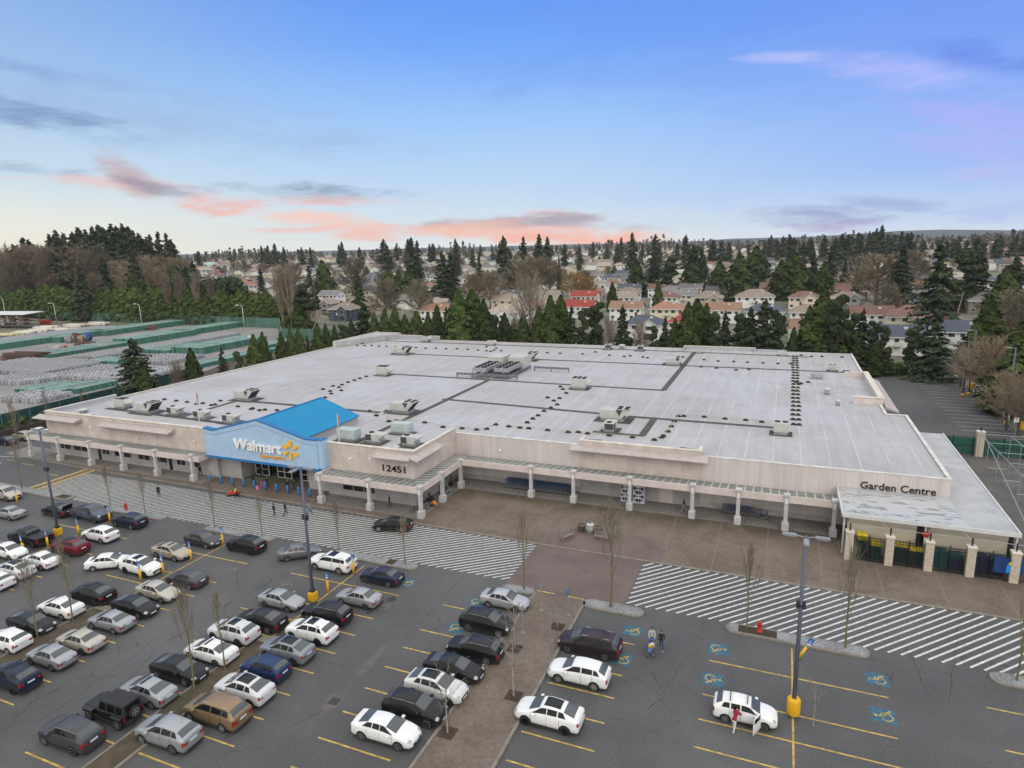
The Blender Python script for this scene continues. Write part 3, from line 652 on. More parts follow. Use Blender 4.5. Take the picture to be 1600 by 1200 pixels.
# sign letters
wht = mat('sign_white', (.82,.82,.82), .5, 0); sgy = mat('sign_orange', (.90,.42,.04), .5, 0); blk = mat('sign_black', (.012,.012,.014), .6, 0)
me = text_mesh('Walmart', 2.05, .13, wht, .035); a, c = width_of(me); k = 8.2/(c-a); upright(me, -67.4-a*k, 63.05, 5.35, k, 1.)
o = place(me, 'sign_lettering', store); 
for v in me.vertices: v.co.z += -.05*(0)
me = text_mesh('Supercentre', .82, .05, sgy, .0); a, c = width_of(me); k = 4.2/(c-a); upright(me, -63.1-a*k, 63.1, 4.5, k, 1.); place(me, 'sign_lettering', store)
b = MB(); cx, cz = -57.75, 6.0
for i in range(6):
    an = math.radians(90+60*i); dx, dz = math.cos(an), math.sin(an); px_, pz_ = -dz, dx; pts = []
    r0, r1, w0, w1 = .5, 1.32, .15, .22
    for rr_, ww, sg in ((r0,w0,1),(r0,w0,-1)): pts.append((cx+dx*rr_+px_*ww*sg, cz+dz*rr_+pz_*ww*sg))
    for q_ in range(7):
        t_ = -math.pi/2+math.pi*q_/6; pts.append((cx+dx*(r1-.2+.2*math.cos(t_))+px_*w1*math.sin(t_), cz+dz*(r1-.2+.2*math.cos(t_))+pz_*w1*math.sin(t_)))
    n = len(pts); ar = sum(pts[j][0]*pts[(j+1)%n][1]-pts[(j+1)%n][0]*pts[j][1] for j in range(n))
    if ar < 0: pts = pts[::-1]
    b.add([(x,62.93,z) for x,z in pts]+[(x,63.19,z) for x,z in pts], [tuple(range(n))]+[(j,n+j,n+(j+1)%n,(j+1)%n) for j in range(n)])
S(b, 'spark_emblem', mat('sign_yellow', (.90,.47,.02), .45, 0))
me = text_mesh('12451', 1.0, .05, blk, .008); a, c = width_of(me); k = 3.25/(c-a); upright(me, -44.75-a*k, 64.53, 4.2, k, 1.15); place(me, 'address_number', store)
me = text_mesh('Garden Centre', 1.0, .05, blk, .004); a, c = width_of(me); k = 7.0/(c-a); upright(me, 8.95-a*k, 75.54, 4.5, k, 1.1); place(me, 'sign_lettering', store)
# small wall fittings
b = MB()
for x, y, z in ((-98.3,64.66,5.2),(-88.2,64.66,4.4),(-76.5,64.66,5.0),(-33.6,75.57,4.6),(-46.5,64.56,5.6),(-49.5,64.56,5.3),(-41.2,64.56,5.4),(-105.5,64.66,5.6)): b.box(x-.12, x+.12, y-.2, y, z-.12, z+.12)
S(b, 'wall_floodlight', wht)
# roof surface strips (walkway pads)
pad_m = mat('roof_walk_pad', (.08,.075,.07), .9, .3, 1.2)
pads = [((-51.0,65.6),(-51.0,110.6)), ((-79,82.6),(-57,82.6)), ((-52,93.6),(-20.5,91.6)), ((-73.2,110.6),(-17.9,110.2)), ((-18.0,110.2),(-18.0,152.3)), ((-20,91.4),(0,91.3)), ((-88,133.9),(-50,134.2)), ((-50,134.2),(11.5,134.8)), ((-102,152.6),(-16,152.2)), ((-104,71.5),(-74,70.0)), ((-86,70.5),(-86,82.8)), ((-86,82.6),(-57,82.6)), ((-16,152.2),(6,151)), ((-22.7,82.1),(-15.8,82.1)), ((-16.1,82.1),(-16.1,91.4))]
for i, (a, c) in enumerate(pads):
    b = MB(); hw = .5; z = RZ+.012+.0012*i
    if abs(a[0]-c[0]) > abs(a[1]-c[1]): b.add([(a[0],a[1]-hw,z),(c[0],c[1]-hw,z),(c[0],c[1]+hw,z),(a[0],a[1]+hw,z)], [(0,1,2,3)])
    else: b.add([(a[0]-hw,a[1],z),(a[0]+hw,a[1],z),(c[0]+hw,c[1],z),(c[0]-hw,c[1],z)], [(0,1,2,3)])
    b.build('walkway_pad', pad_m, roof)
# garden centre annex
annex = thing('garden_annex', 'low grey flat roofed garden annex with beige roller doors at the right store end', 'annex', (0,0,0))
b = MB(); b.prism([(6.75,67.7),(21.1,67.7),(21.4,101.5),(17.22,101.5),(17.22,75.58),(6.75,75.58)], 4.15, 4.4); ar = b.build('roof', mat('annex_roof', (.39,.395,.40), .6, .14, .5, detail=6), annex)
b = MB(); b.sheet([(7.0,68.0),(17.1,68.0),(17.1,75.5),(7.0,75.5)], 4.406); b.build('wet_patch', mat('wet_roof', (.4,.4,.4), .3, custom=wet_c), ar)
b = MB(); b.box(6.7,21.2,67.6,67.72,4.1,4.48); b.box(6.65,6.77,67.72,75.5,4.1,4.48); b.add([(21.05,67.7,4.1),(21.2,67.7,4.1),(21.5,101.6,4.1),(21.35,101.6,4.1),(21.05,67.7,4.5),(21.2,67.7,4.5),(21.5,101.6,4.5),(21.35,101.6,4.5)], [(0,3,2,1),(4,5,6,7),(0,1,5,4),(1,2,6,5),(2,3,7,6),(3,0,4,7)]); b.build('roof_edge_trim', mat('annex_trim', (.6,.6,.6), .5, .1), ar)
beige = mat('beige_wall', (.52,.47,.38), .8, .06, 1.)
b = MB(); b.box(7.3,13.3,68.8,69.0,0,4.15); b.box(14.2,20.6,68.8,69.0,0,4.15); b.box(21.0,21.15,69.8,101.3,0,4.15); b.build('wall', beige, annex)
b = MB(); b.box(7.4,13.2,68.35,68.8,3.5,4.1); b.box(14.3,20.5,68.35,68.8,3.5,4.1); b.build('roller_shutter', mat('shutter_cream', (.52,.48,.40), .6, .08), annex)
b = MB(); b.box(13.3,13.7,68.75,68.9,0,4.15); b.box(20.6,21,68.75,68.9,0,4.15); b.build('dark_post', mat('dark_brown', (.03,.02,.02), .7, .1), annex)
b = MB()
for x in (6.95,13.9,21.05): b.box(x-.08,x+.08,68.1,68.26,0,4.12)
b.build('white_post', frame_m, annex)
b = MB(); b.add([(13.95+.32*math.cos(a),68.06,3.15+.32*math.sin(a)) for a in [i*math.pi/4+math.pi/8 for i in range(8)]], [tuple(range(8))]); b.box(13.7,14.2,68.07,68.09,2.9,3.4); b.build('red_sign', mat('red_sign', (.42,.02,.02), .5, 0), annex)
# ------------------------------------------------------------------ rooftop equipment (each unit stands on the roof)
rtu_w = mat('unit_white', (.47,.47,.445), .55, .1, 1.5); rtu_g = mat('unit_greygreen', (.42,.48,.47), .6, .1, 1.5)
fin = mat('coil_fins', (.06,.06,.065), .7, .2, 20); fan_m = mat('fan_black', (.025,.025,.025), .6, 0); galv = mat('galvanised', (.36,.37,.38), .45, .15, 2, metal=.4)
wood_m = mat('timber_block', (.15,.115,.065), .9, .3, 5); blackb = mat('rubber_block', (.035,.028,.022), .9, .3, 5)
def unit_v(name='rooftop_unit'):                       # long cabinet with a V shaped condenser end
    t = bpy.data.objects.new(name, None); COL.objects.link(t)
    b = MB(); b.box(-3.1,3.0,-2.0,2.0,.0,.03); b.build('curb_pad', pad_m, t)
    b = MB(); b.box(-2.0,1.7,-1.05,1.05,.03,.5); b.build('curb', galv, t)
    b = MB(); b.bbox(-2.2,.5,-1.15,1.15,.5,1.85,.05); b.box(-2.2,-1.0,-1.17,-1.15,.75,1.6); b.box(-.9,.3,-1.17,-1.15,.75,1.6)
    b.xprof([(.5,.5),(1.35,.5),(2.7,1.95),(2.7,2.05),(.5,2.05),(.5,1.95),(1.55,1.95),(1.0,.9),(.5,1.8)], -1.15,-1.08); b.xprof([(.5,.5),(1.35,.5),(2.7,1.95),(2.7,2.05),(.5,2.05)], 1.08,1.15); b.box(.5,2.75,-1.15,1.15,1.98,2.08)
    b.build('cabinet', rtu_w, t)
    b = MB(); b.add([(1.37,-1.08,.52),(1.37,1.08,.52),(2.68,1.08,1.93),(2.68,-1.08,1.93),(1.2,-1.08,.52),(1.2,1.08,.52),(2.5,1.08,1.95),(2.5,-1.08,1.95)], [(0,1,2,3),(7,6,5,4)]); b.xprof([(.52,.55),(1.2,.55),(1.9,1.3),(1.6,1.9),(.52,1.9)],-1.07,1.07); b.build('condenser_coil', fin, t)
    for x in (1.0,2.15):
        for y in (-.55,.55):
            b = MB(); b.lathe(x, y, [(.42,2.08),(.42,2.17),(.36,2.17),(.34,2.1)], 12); b.build('fan', fan_m, t)
    return t
def unit_box(name='rooftop_unit', L=2.6, Wd=1.9, Hh=1.5, m=None, fans=3, hood=True):
    t = bpy.data.objects.new(name, None); COL.objects.link(t); m = m or rtu_w
    b = MB(); b.box(-L/2-.5,L/2+.5,-Wd/2-.5,Wd/2+.5,0,.03); b.build('curb_pad', pad_m, t)
    b = MB(); b.box(-L/2+.1,L/2-.1,-Wd/2+.1,Wd/2-.1,.03,.4); b.build('curb', galv, t)
    b = MB(); b.bbox(-L/2,L/2,-Wd/2,Wd/2,.4,.4+Hh,.04)
    for i in range(3): x = -L/2+.1+(L-.2)*i/3; b.box(x, x+(L-.2)/3-.06, -Wd/2-.02, -Wd/2, .55, .3+Hh)
    if hood: b.xprof([(L/2,.4+Hh*.95),(L/2+.7,.4+Hh*.55),(L/2+.7,.4+Hh*.35),(L/2,.4+Hh*.35)], -Wd/2+.1, Wd/2-.1)
    b.build('cabinet', m, t)
    for i in range(fans):
        x = -L/2+L*(i+.5)/max(1,fans)
        for y in ((-Wd/4, Wd/4) if Wd > 1.8 else (0,)):
            b = MB(); b.lathe(x, y, [(.36,.4+Hh),(.36,.5+Hh),(.3,.5+Hh),(.28,.42+Hh)], 12); b.build('fan', fan_m, t)
    return t
def unit_small(name='rooftop_unit', hood=True):        # small packaged unit with a dark coil corner
    t = bpy.data.objects.new(name, None); COL.objects.link(t)
    b = MB(); b.box(-1.9,1.9,-1.5,1.5,0,.03); b.build('curb_pad', pad_m, t)
    b = MB(); b.box(-1.0,1.3,-.75,.75,.03,.4); b.build('curb', galv, t)
    b = MB(); b.bbox(-1.15,1.1,-.85,.85,.4,1.5,.04); 
    if hood: b.xprof([(1.1,1.5),(1.8,1.38),(1.8,1.2),(1.1,.9)], -.8,.8)
    b.box(-.08,.02,-.9,-.85,.45,1.45); b.build('cabinet', rtu_w, t)
    b = MB(); b.box(-1.12,-.1,-.87,-.85,.5,1.42); b.box(-1.17,-1.15,-.8,.6,.5,1.42); b.build('condenser_coil', fin, t)
    b = MB(); b.lathe(-.5, 0, [(.42,1.5),(.42,1.6),(.36,1.6),(.34,1.52)], 12); b.build('fan', fan_m, t); return t
UV = unit_v(); UB = unit_box(fans=3); US = unit_small(); UGG = unit_box(L=3.3, Wd=1.7, Hh=1.45, m=rtu_g, fans=0, hood=False); UD = unit_box(L=1.9, Wd=1.6, Hh=1.25, m=rtu_w, fans=2, hood=False)
roof_used = set()
def put(proto, x, y, rz, label, sc=1.):
    if proto.name in roof_used: o = dup(proto, (x,y,RZ+.012), rz)
    else: o = proto; roof_used.add(proto.name); o.location = (x,y,RZ+.012); o.rotation_euler = (0,0,rz)
    o.scale = (sc*.88,)*3
    return tag(o, label, 'rooftop unit', 'rooftop air handling units')
PI = math.pi
put(UB, -101.3, 72.6, 0, 'white box rooftop unit closest to the left end of the front roof', .95)
put(UV, -94.2, 71.6, 0, 'white rooftop unit with slanted dark coil, first V shaped one from the left roof end')
put(US, -88.4, 71.9, 0, 'small white rooftop unit with dark coil, right of the left V shaped unit')
put(US, -82.0, 71.3, 0, 'small white rooftop unit beside the thin flagpole left of the blue gable')
put(US, -75.6, 70.8, 0, 'small white rooftop unit just left of the blue gable roof')
put(UV, -85.1, 83.6, 0, 'white V shaped rooftop unit behind the left front row of units')
put(UV, -53.6, 84.0, 0, 'white V shaped rooftop unit behind the blue gable beside the long dark strip')
put(UGG, -52.6, 68.6, 0, 'grey green box rooftop unit beside the blue gable roof')
put(US, -48.6, 68.8, 0, 'small white rooftop unit between the two grey green boxes')
put(UGG, -47.4, 73.6, 0, 'grey green box rooftop unit behind the small units above the number wall', .95)
put(US, -43.4, 69.1, 0, 'small white rooftop unit closest to the corner above the number 12451')
put(UV, -84.6, 133.6, 0, 'white V shaped rooftop unit far back left on the main roof')
put(UB, -73.9, 109.2, 0, 'white box rooftop unit with a hood in the middle left of the main roof', 1.1)
put(UB, -32.2, 107.8, 0, 'white three fan rooftop unit right of the cooling racks', 1.15)
put(UV, -51.8, 133.0, 0, 'white V shaped rooftop unit directly behind the cooling racks')
put(UV, -21.4, 89.0, 0, 'white V shaped rooftop unit with four black fans above the centre parapet')
put(US, -20.6, 83.2, PI/2, 'small white and black rooftop unit in front of the centre V shaped unit')
put(UD, .8, 88.5, 0, 'dark fronted rooftop unit in a dark walkway square on the right side of the roof', 1.1)
put(UB, -89.8, 154.0, 0, 'white box rooftop unit in front of the back left parapet', .9)
put(UB, -69.0, 151.6, 0, 'white box rooftop unit at the back edge left of the centre', .8)
put(UGG, -104.5, 152.5, 0, 'pale grey box rooftop unit at the back left corner', 1.)
put(US, -38.2, 152.0, PI/2, 'small dark unit at the back edge right of the white dome', .9)
put(US, -30.4, 151.8, PI/2, 'small dark unit at the back edge, between dome and right parapet', .9)
put(UD, -16.9, 151.2, 0, 'small dark unit in front of the right back parapet', .75)
put(UV, -20.0, 135.2, 0, 'pale V shaped rooftop unit beside the right dark cross strip', .9)
put(UD, .7, 151.8, 0, 'white and dark unit at the back end of the long row of blocks', .85)
put(UD, 9.6, 136.0, 0, 'low beige unit near the back right corner of the roof', .8)
# cooling racks on steel rails
def rack(x, y, label):
    t = thing('cooling_rack', label, 'cooling rack', (x,y,RZ+.012), 0, 'long roof cooling racks')
    b = MB()
    for dx in (-1.6,1.6): b.box(dx-.12,dx+.12,-4.5,7.5,.35,.65)
    for dy in (-4.5,-1.5,1.5,4.5,7.3): b.box(-1.7,1.7,dy-.08,dy+.08,.1,.35)
    for dy in (-4,0,4):
        for dx in (-1.6,1.6): b.box(dx-.06,dx+.06,dy-.06,dy+.06,.65,1.3)
    b.build('steel_frame', mat('rack_steel', (.16,.17,.20), .6, .15), t)
    b = MB(); b.bbox(-1.5,1.5,-4.3,3.2,1.3,2.0); b.build('condenser', galv, t)
    b = MB(); b.bbox(-1.6,1.6,3.3,7.6,.65,2.9); b.build('cabinet', rtu_w, t)
    for i in range(5):
        for dx in (-.7,.7): b = MB(); b.lathe(dx, -3.6+1.5*i, [(.55,2.0),(.55,2.14),(.48,2.14),(.45,2.02)], 12); b.build('fan', fan_m, t)
    return t
rack(-53.5,115.8,'left long cooling rack with ten fans on grey steel rails'); rack(-49.2,116.4,'right long cooling rack with ten fans on grey steel rails')
for x0, x1, y, lb in ((-58.5,-45.5,111.5,'long grey steel pipe gantry in front of the cooling racks'),(-46,-38.5,121.6,'shorter grey steel gantry right behind the cooling racks')):
    t = thing('pipe_gantry', lb, 'pipe gantry', (x0,y,RZ+.013)); b = MB(); b.box(0,x1-x0,-.15,.15,.5,.9); b.build('beam', mat('rack_steel', (.16,.17,.20)), t)
    for k in range(3): x = .15+(x1-x0-.3)*k/2; b = MB(); b.box(x-.1,x+.1,-.1,.1,0,.5); b.build('leg', mat('rack_steel', (.16,.17,.20)), t)
# vents, domes, flagpoles
def vent(x, y, h, r, label, name='roof_vent'):
    t = thing(name, label, 'roof vent', (x,y,RZ)); b = MB(); b.lathe(0,0,[(r*.7,0),(r*.7,h*.6)],10); b.build('pipe', galv, t)
    b = MB(); b.lathe(0,0,[(r*.75,h*.58),(r*1.05,h*.66),(r*1.05,h*.86),(r*.6,h)],12); b.build('cowl', mat('vent_white', (.5,.5,.5), .4, .08), t)
vent(-38.6+.2*0-4.9, 65.9, .9, .45, 'round metal roof vent at the corner above the number 12451')
vent(7.6, 114.5, 1.1, .55, 'large white mushroom vent on the right part of the roof'); vent(8.7, 107.0, .9, .4, 'smaller white mushroom vent in front of the large one')
vent(-104.8, 68.2, .7, .8, 'low silver turbine vent near the front left corner'); vent(-101.2, 66.9, .5, .6, 'low silver dome right behind the left front parapet')
vent(-35.3,153.9,1.,.8,'white dome vent at the back edge of the roof'); vent(3.0,116.9,.9,.12,'thin dark vent pipe on the right roof'); vent(-46.,151.,1.4,.12,'thin dark mast pipe near the back edge')
b = MB(); b.bbox(-1,1,-.7,.7,.3,.9); b.box(-.8,.8,-.5,.5,0,.3); tag(b.build('roof_hatch', galv, None, (6.6,127.5,RZ)), 'grey metal roof hatch box behind the mushroom vents', 'roof hatch')
for x, z1, lb in ((-76.6,12.0,'white flagpole with a hanging flag left of the blue gable'), (-52.2,10.6,'white flagpole with a hanging flag right of the blue gable')):
    t = thing('flagpole', lb, 'flagpole', (x,66,RZ), 0, 'roof flagpoles'); b = MB(); b.tube((0,0,0),(0,0,z1-RZ),.07,.045,6); b.build('pole', mat('pole_white', (.6,.6,.6), .5, 0), t)
    b = MB(); b.add([(.06,0,z1-RZ-.1),(.3,.1,z1-RZ-.5),(.22,-.05,z1-RZ-1.9),(.06,.04,z1-RZ-2.1),(.18,.12,z1-RZ-1.1)], [(0,1,4),(1,2,4),(2,3,4),(3,0,4)]); b.build('flag', mat('flag_red', (.5,.2,.2), .8, .4, 4), t)
# gas pipe runs on support blocks
def blocks(name, pts, label, pipe=True, kind=0):
    t = thing(name, label, 'gas pipe', (pts[0][0],pts[0][1],RZ), 0, 'gas pipes on roof blocks'); o = pts[0]
    me = None
    for p in pts:
        if me is None:
            b = MB(); b.add([(-.34,-.2,0),(.34,-.2,0),(.34,.2,0),(-.34,.2,0),(-.16,-.12,.24),(.16,-.12,.24),(.16,.12,.24),(-.16,.12,.24)], [(4,5,6,7),(0,1,5,4),(1,2,6,5),(2,3,7,6),(3,0,4,7)]); me = b.mesh('support_block', blackb)
        place(me, 'support_block', t, (p[0]-o[0]+random.uniform(-.06,.06), p[1]-o[1], .004), random.uniform(-.2,.2), 1.15)
    if pipe:
        b = MB()
        for p, q in zip(pts, pts[1:]): b.tube((p[0]-o[0],p[1]-o[1],.27), (q[0]-o[0],q[1]-o[1],.27), .035, n=4)
        b.build('pipe', mat('gas_pipe', (.40,.36,.22), .6, .2), t)
    return t
def seq(a, b_, n): return [(a[0]+(b_[0]-a[0])*i/(n-1), a[1]+(b_[1]-a[1])*i/(n-1)) for i in range(n)]
def Gr(px, py): return G(px, py, RZ+.1)
blocks('gas_pipe', [Gr(*p) for p in ((795,666),(812,668),(826,669),(856,672),(888,675),(904,675),(918,677),(952,680),(988,683),(1022,687),(1033,683))], 'thin gas pipe on dark blocks running along the front edge of the centre roof')
blocks('gas_pipe', seq((2.35,93.5),(2.9,151),22), 'straight row of paired dark blocks running to the back of the right roof', False)
blocks('gas_pipe', seq((3.05,93.5),(3.6,151),22), 'second line of blocks beside the straight row on the right roof', False)
blocks('gas_pipe', [Gr(*p) for p in ((855,621),(865,626),(874,622),(870,632),(860,637),(850,642),(841,649),(833,654),(824,660),(885,614),(880,608),(876,604))], 'diagonal line of dark blocks behind the centre front roof', False)
blocks('gas_pipe', [Gr(*p) for p in ((1069,650),(1100,651),(1133,654),(1165,656),(1190,659))], 'short row of dark blocks above the right end of the dark strip')
blocks('gas_pipe', [Gr(*p) for p in ((1060,650),(1054,658),(1049,666),(1043,674),(1037,681))], 'pair of pale pipes on blocks running to the front right of the centre unit')
blocks('gas_pipe', [Gr(*p) for p in ((578,642),(588,649),(603,642),(607,658),(620,657),(664,660),(692,667),(722,669),(744,671),(760,670),(774,663))], 'gas pipe on blocks from the blue gable towards the centre roof')
blocks('gas_pipe', [Gr(*p) for p in ((505,608),(516,611),(530,605),(508,621),(517,615),(520,603),(534,601),(544,597),(554,594),(562,591),(572,588),(533,610))], 'cluster and row of dark blocks leading to the middle left box unit', False)
blocks('gas_pipe', [Gr(*p) for p in ((257,624),(275,626),(292,628),(307,631),(317,630),(344,626),(330,633),(336,632),(372,635),(392,639),(395,638),(405,641),(414,640),(433,641))], 'scattered dark blocks behind the left front row of units', False)
blocks('gas_pipe', [Gr(*p) for p in ((558,540),(566,537),(574,535),(582,533),(570,540),(581,540),(592,541),(604,541),(619,542),(650,543),(665,544),(681,544),(697,545),(714,545),(731,546),(747,547),(760,548),(772,547),(783,548))], 'long row of small dark blocks across the back left roof', False)
blocks('gas_pipe', [Gr(*p) for p in ((760,542),(767,549),(775,544),(790,533),(800,532),(809,534),(820,535),(855,551),(875,552),(910,553),(930,550),(952,555),(975,557),(985,556),(1005,558),(1012,559),(1095,573),(1120,575),(1150,578),(1170,577))], 'row of small dark blocks across the back centre roof', False)
blocks('gas_pipe', [Gr(*p) for p in ((1100,562),(1122,564),(1146,565),(1168,566),(1192,567),(1216,568),(1235,568),(1252,555),(1268,557),(1284,557),(1316,558))], 'row of small dark blocks across the back right roof', False)
blocks('gas_pipe', [Gr(*p) for p in ((1244,597),(1252,599),(1249,600),(1263,597),(1320,580),(1324,580),(1327,581))], 'few loose dark blocks right of the straight row', False)
# ------------------------------------------------------------------ cars
tyre_m = mat('tyre', (.018,.018,.02), .85, .1, 5, obj=True); rim_m = mat('rim_silver', (.42,.42,.43), .35, .0, metal=.6); rimk = mat('rim_black', (.05,.05,.055), .4, 0, metal=.4)
carglass = mat('car_glass', (.008,.009,.011), .1, 0, spec=.28)
wsglass_sky = mat('windscreen_sky_tint', (.075,.085,.09), .15, 0, spec=.5)  # paler base paints the sky's reflection into front and rear glass
arch_m = mat('arch_black', (.012,.012,.013), .8, 0); plast = mat('black_plastic', (.03,.03,.032), .6, 0)
head_m = mat('headlight', (.36,.37,.38), .12, 0, spec=.7, coat=1.); tail_m = mat('taillight', (.27,.010,.012), .3, 0, spec=.4)
plate_m = mat('licence_plate', (.6,.62,.66), .5, 0)
PAINTS = {}
def paint(name, c, metal=.0):
    if name not in PAINTS:
        def dirt(t, p, col, b):
            s = sep(t, p); f = t.maprange(s[2], .15, .75, .7, 0.); n = t.noise(p, 5, 3, .6)
            return t.mix(t.m('MULTIPLY', f, n), col, (.10,.09,.08))
        m = mat('paint_'+name, c, .36, .03, 1.2, metal=metal, spec=.3, coat=.22, obj=True, custom=dirt)
        PAINTS[name] = m
    return PAINTS[name]
for n_, c_, k_ in (('white',(.76,.76,.76),0),('pearl',(.62,.625,.63),.1),('silver',(.36,.37,.385),.45),('lightsilver',(.43,.44,.46),.4),('grey',(.17,.175,.18),.5),('darkgrey',(.07,.07,.078),.4),('black',(.007,.007,.009),.0),('navy',(.012,.02,.05),.3),
              ('blue',(.015,.035,.11),.3),('red',(.16,.012,.018),.3),('gold',(.28,.19,.11),.45),('beige',(.42,.36,.28),.35),('champagne',(.47,.44,.38),.35),('maroonblack',(.035,.024,.027),.35),('steelblue',(.09,.11,.15),.4),('coolgrey',(.25,.27,.30),.4)): paint(n_, c_, k_)

class Body:
    """smooth loft: stations along x, profile points around the half section"""
    def __init__(s, st, smooth_u=.35, smooth_v=.28):
        # st rows: x, belt half width w, floor z, belt z, roof half width rw, roof z
        C_ = []
        for (x, w_, zf, zb, rw, zr) in st:
            C_.append([(x, w_*.80, zf), (x, w_*.96, zf+.05), (x, w_, zf+(zb-zf)*.35), (x, w_*.99, zf+(zb-zf)*.72), (x, w_*.955, zb), (x, rw, zb+(zr-zb)*.90), (x, rw*.86, zr-.012), (x, rw*.45, zr+.012), (x, 0, zr+.018)])
        s.C = np.array(C_); s.nu, s.nv = s.C.shape[:2]; s.su, s.sv = smooth_u, smooth_v
    def _lerp(s, u, v):
        u = min(max(u, 0), s.nu-1); v = min(max(v, 0), s.nv-1); i = min(int(u), s.nu-2); j = min(int(v), s.nv-2); a, b = u-i, v-j
        C = s.C; return (C[i,j]*(1-a)+C[i+1,j]*a)*(1-b)+(C[i,j+1]*(1-a)+C[i+1,j+1]*a)*b
    def P(s, u, v):
        ku = min(s.su, u, s.nu-1-u); kv = min(s.sv, v, s.nv-1-v); ku = max(ku, 0); kv = max(kv, 0); p = 0
        for du in (-1, -.5, 0, .5, 1):
            for dv in (-1, 0, 1): p = p+s._lerp(u+du*ku, v+dv*kv)
        return p/15
    def N(s, u, v):
        e = .06; a = s.P(u+e, v)-s.P(u-e, v); b = s.P(u, v+e)-s.P(u, v-e); n = np.cross(a, b); L = np.linalg.norm(n); n = n/L if L > 0 else np.array([0,0,1.])
        c = s.P(u, v); 
        if n[1]*1.0+(n[2] if v > 5.5 else 0) < 0 : n = -n
        return n
    def mesh(s, mb, du=.25):
        us = []; u = 0
        while u < s.nu-1+1e-6: us.append(u); u += du
        vs_ = [0,.5,1,1.5,2,2.5,3,3.5,3.8,4,4.3,4.7,5,5.3,5.7,6,6.5,7,8]
        for sg in (1, -1):
            V = [tuple(s.P(u, v)*np.array([1,sg,1])) for u in us for v in vs_]; n = len(vs_); F = []
            for i in range(len(us)-1):
                for j in range(n-1):
                    q = (i*n+j, i*n+j+1, (i+1)*n+j+1, (i+1)*n+j); F.append(q if sg < 0 else q[::-1])
            mb.add(V, F, True)
            for i in (0, len(us)-1):
                q = tuple(i*n+j for j in range(n)); base = [V[k] for k in q]+[(V[q[-1]][0], 0, V[q[0]][2])]
                mb.add(base, [tuple(range(len(base))) if (i == 0) == (sg > 0) else tuple(range(len(base)-1,-1,-1))])
    def patch(s, mb, u0, u1, v0, v1, off=.012, nu=5, nv=4, sides=(1,-1), ul=None, ur=None):
        """panel on the skin; ul/ur = (bottom shift, top shift) slant of its ends"""
        for sg in sides:
            V = []
            for i in range(nu+1):
                for j in range(nv+1):
                    b_ = j/nv; a = i/nu; lo = u0+((ul[0]*(1-b_)+ul[1]*b_) if ul else 0); hi = u1+((ur[0]*(1-b_)+ur[1]*b_) if ur else 0)
                    u = lo+(hi-lo)*a; v = v0+(v1-v0)*b_; p = s.P(u, v)+s.N(u, v)*off; V.append((p[0], p[1]*sg, p[2]))
            n = nv+1; F = []
            for i in range(nu):
                for j in range(nv): q = (i*n+j, i*n+j+1, (i+1)*n+j+1, (i+1)*n+j); F.append(q if sg < 0 else q[::-1])
            mb.add(V, F, True)
def wheel_meshes(r, black=False, wd=.2):
    b = MB(); n = 18; pr = [(r*.66,wd/2),(r*.93,wd/2),(r,wd/2-.03),(r,-wd/2+.03),(r*.93,-wd/2),(r*.2,-wd/2)]; vs = []
    for rr_, y in pr:
        for i in range(n): a = 2*PI*i/n; vs.append((math.cos(a)*rr_, y, math.sin(a)*rr_))
    b.add(vs, [(j*n+i, j*n+(i+1)%n, (j+1)*n+(i+1)%n, (j+1)*n+i) for j in range(len(pr)-1) for i in range(n)], True); ty = b.mesh('wheel', tyre_m)
    b = MB(); b.add([(math.cos(2*PI*i/n)*r*.67, wd/2-.05, math.sin(2*PI*i/n)*r*.67) for i in range(n)], [tuple(range(n-1,-1,-1))])
    b.k = 1
    for i in range(n):
        a0, a1 = 2*PI*i/n, 2*PI*(i+1)/n; q = []
        for rr_, a in ((r*.6,a0),(r*.69,a0),(r*.69,a1),(r*.6,a1)): q.append((math.cos(a)*rr_, wd/2+.002, math.sin(a)*rr_))
        b.add(q, [(3,2,1,0)])
    for i in range(5 if not black else 6):
        a = 2*PI*i/(5 if not black else 6); q = []
        for rr_, w_ in ((r*.08,.055),(r*.62,.04)):
            for sg in (1,-1): q.append((math.cos(a)*rr_-math.sin(a)*w_*sg, wd/2+.004, math.sin(a)*rr_+math.cos(a)*w_*sg))
        b.add(q, [(0,1,3,2)]); b.add(q, [(0,2,3,1)])
    b.add([(math.cos(2*PI*i/8)*r*.16, wd/2+.008, math.sin(2*PI*i/8)*r*.16) for i in range(8)], [tuple(range(7,-1,-1))])
    return ty, b.mesh('rim', [arch_m, rimk if black else rim_m])
WM = {}
def add_wheels(t, xf, xr, w_, r, black):
    key = (r, black)
    if key not in WM: WM[key] = wheel_meshes(r, black)
    ty, ri = WM[key]
    for x in (xf, xr):
        for sg in (1, -1):
            o = place(ty, 'wheel', t, (x, sg*(w_-.08), r), 0 if sg > 0 else PI); place(ri, 'rim', o)
            
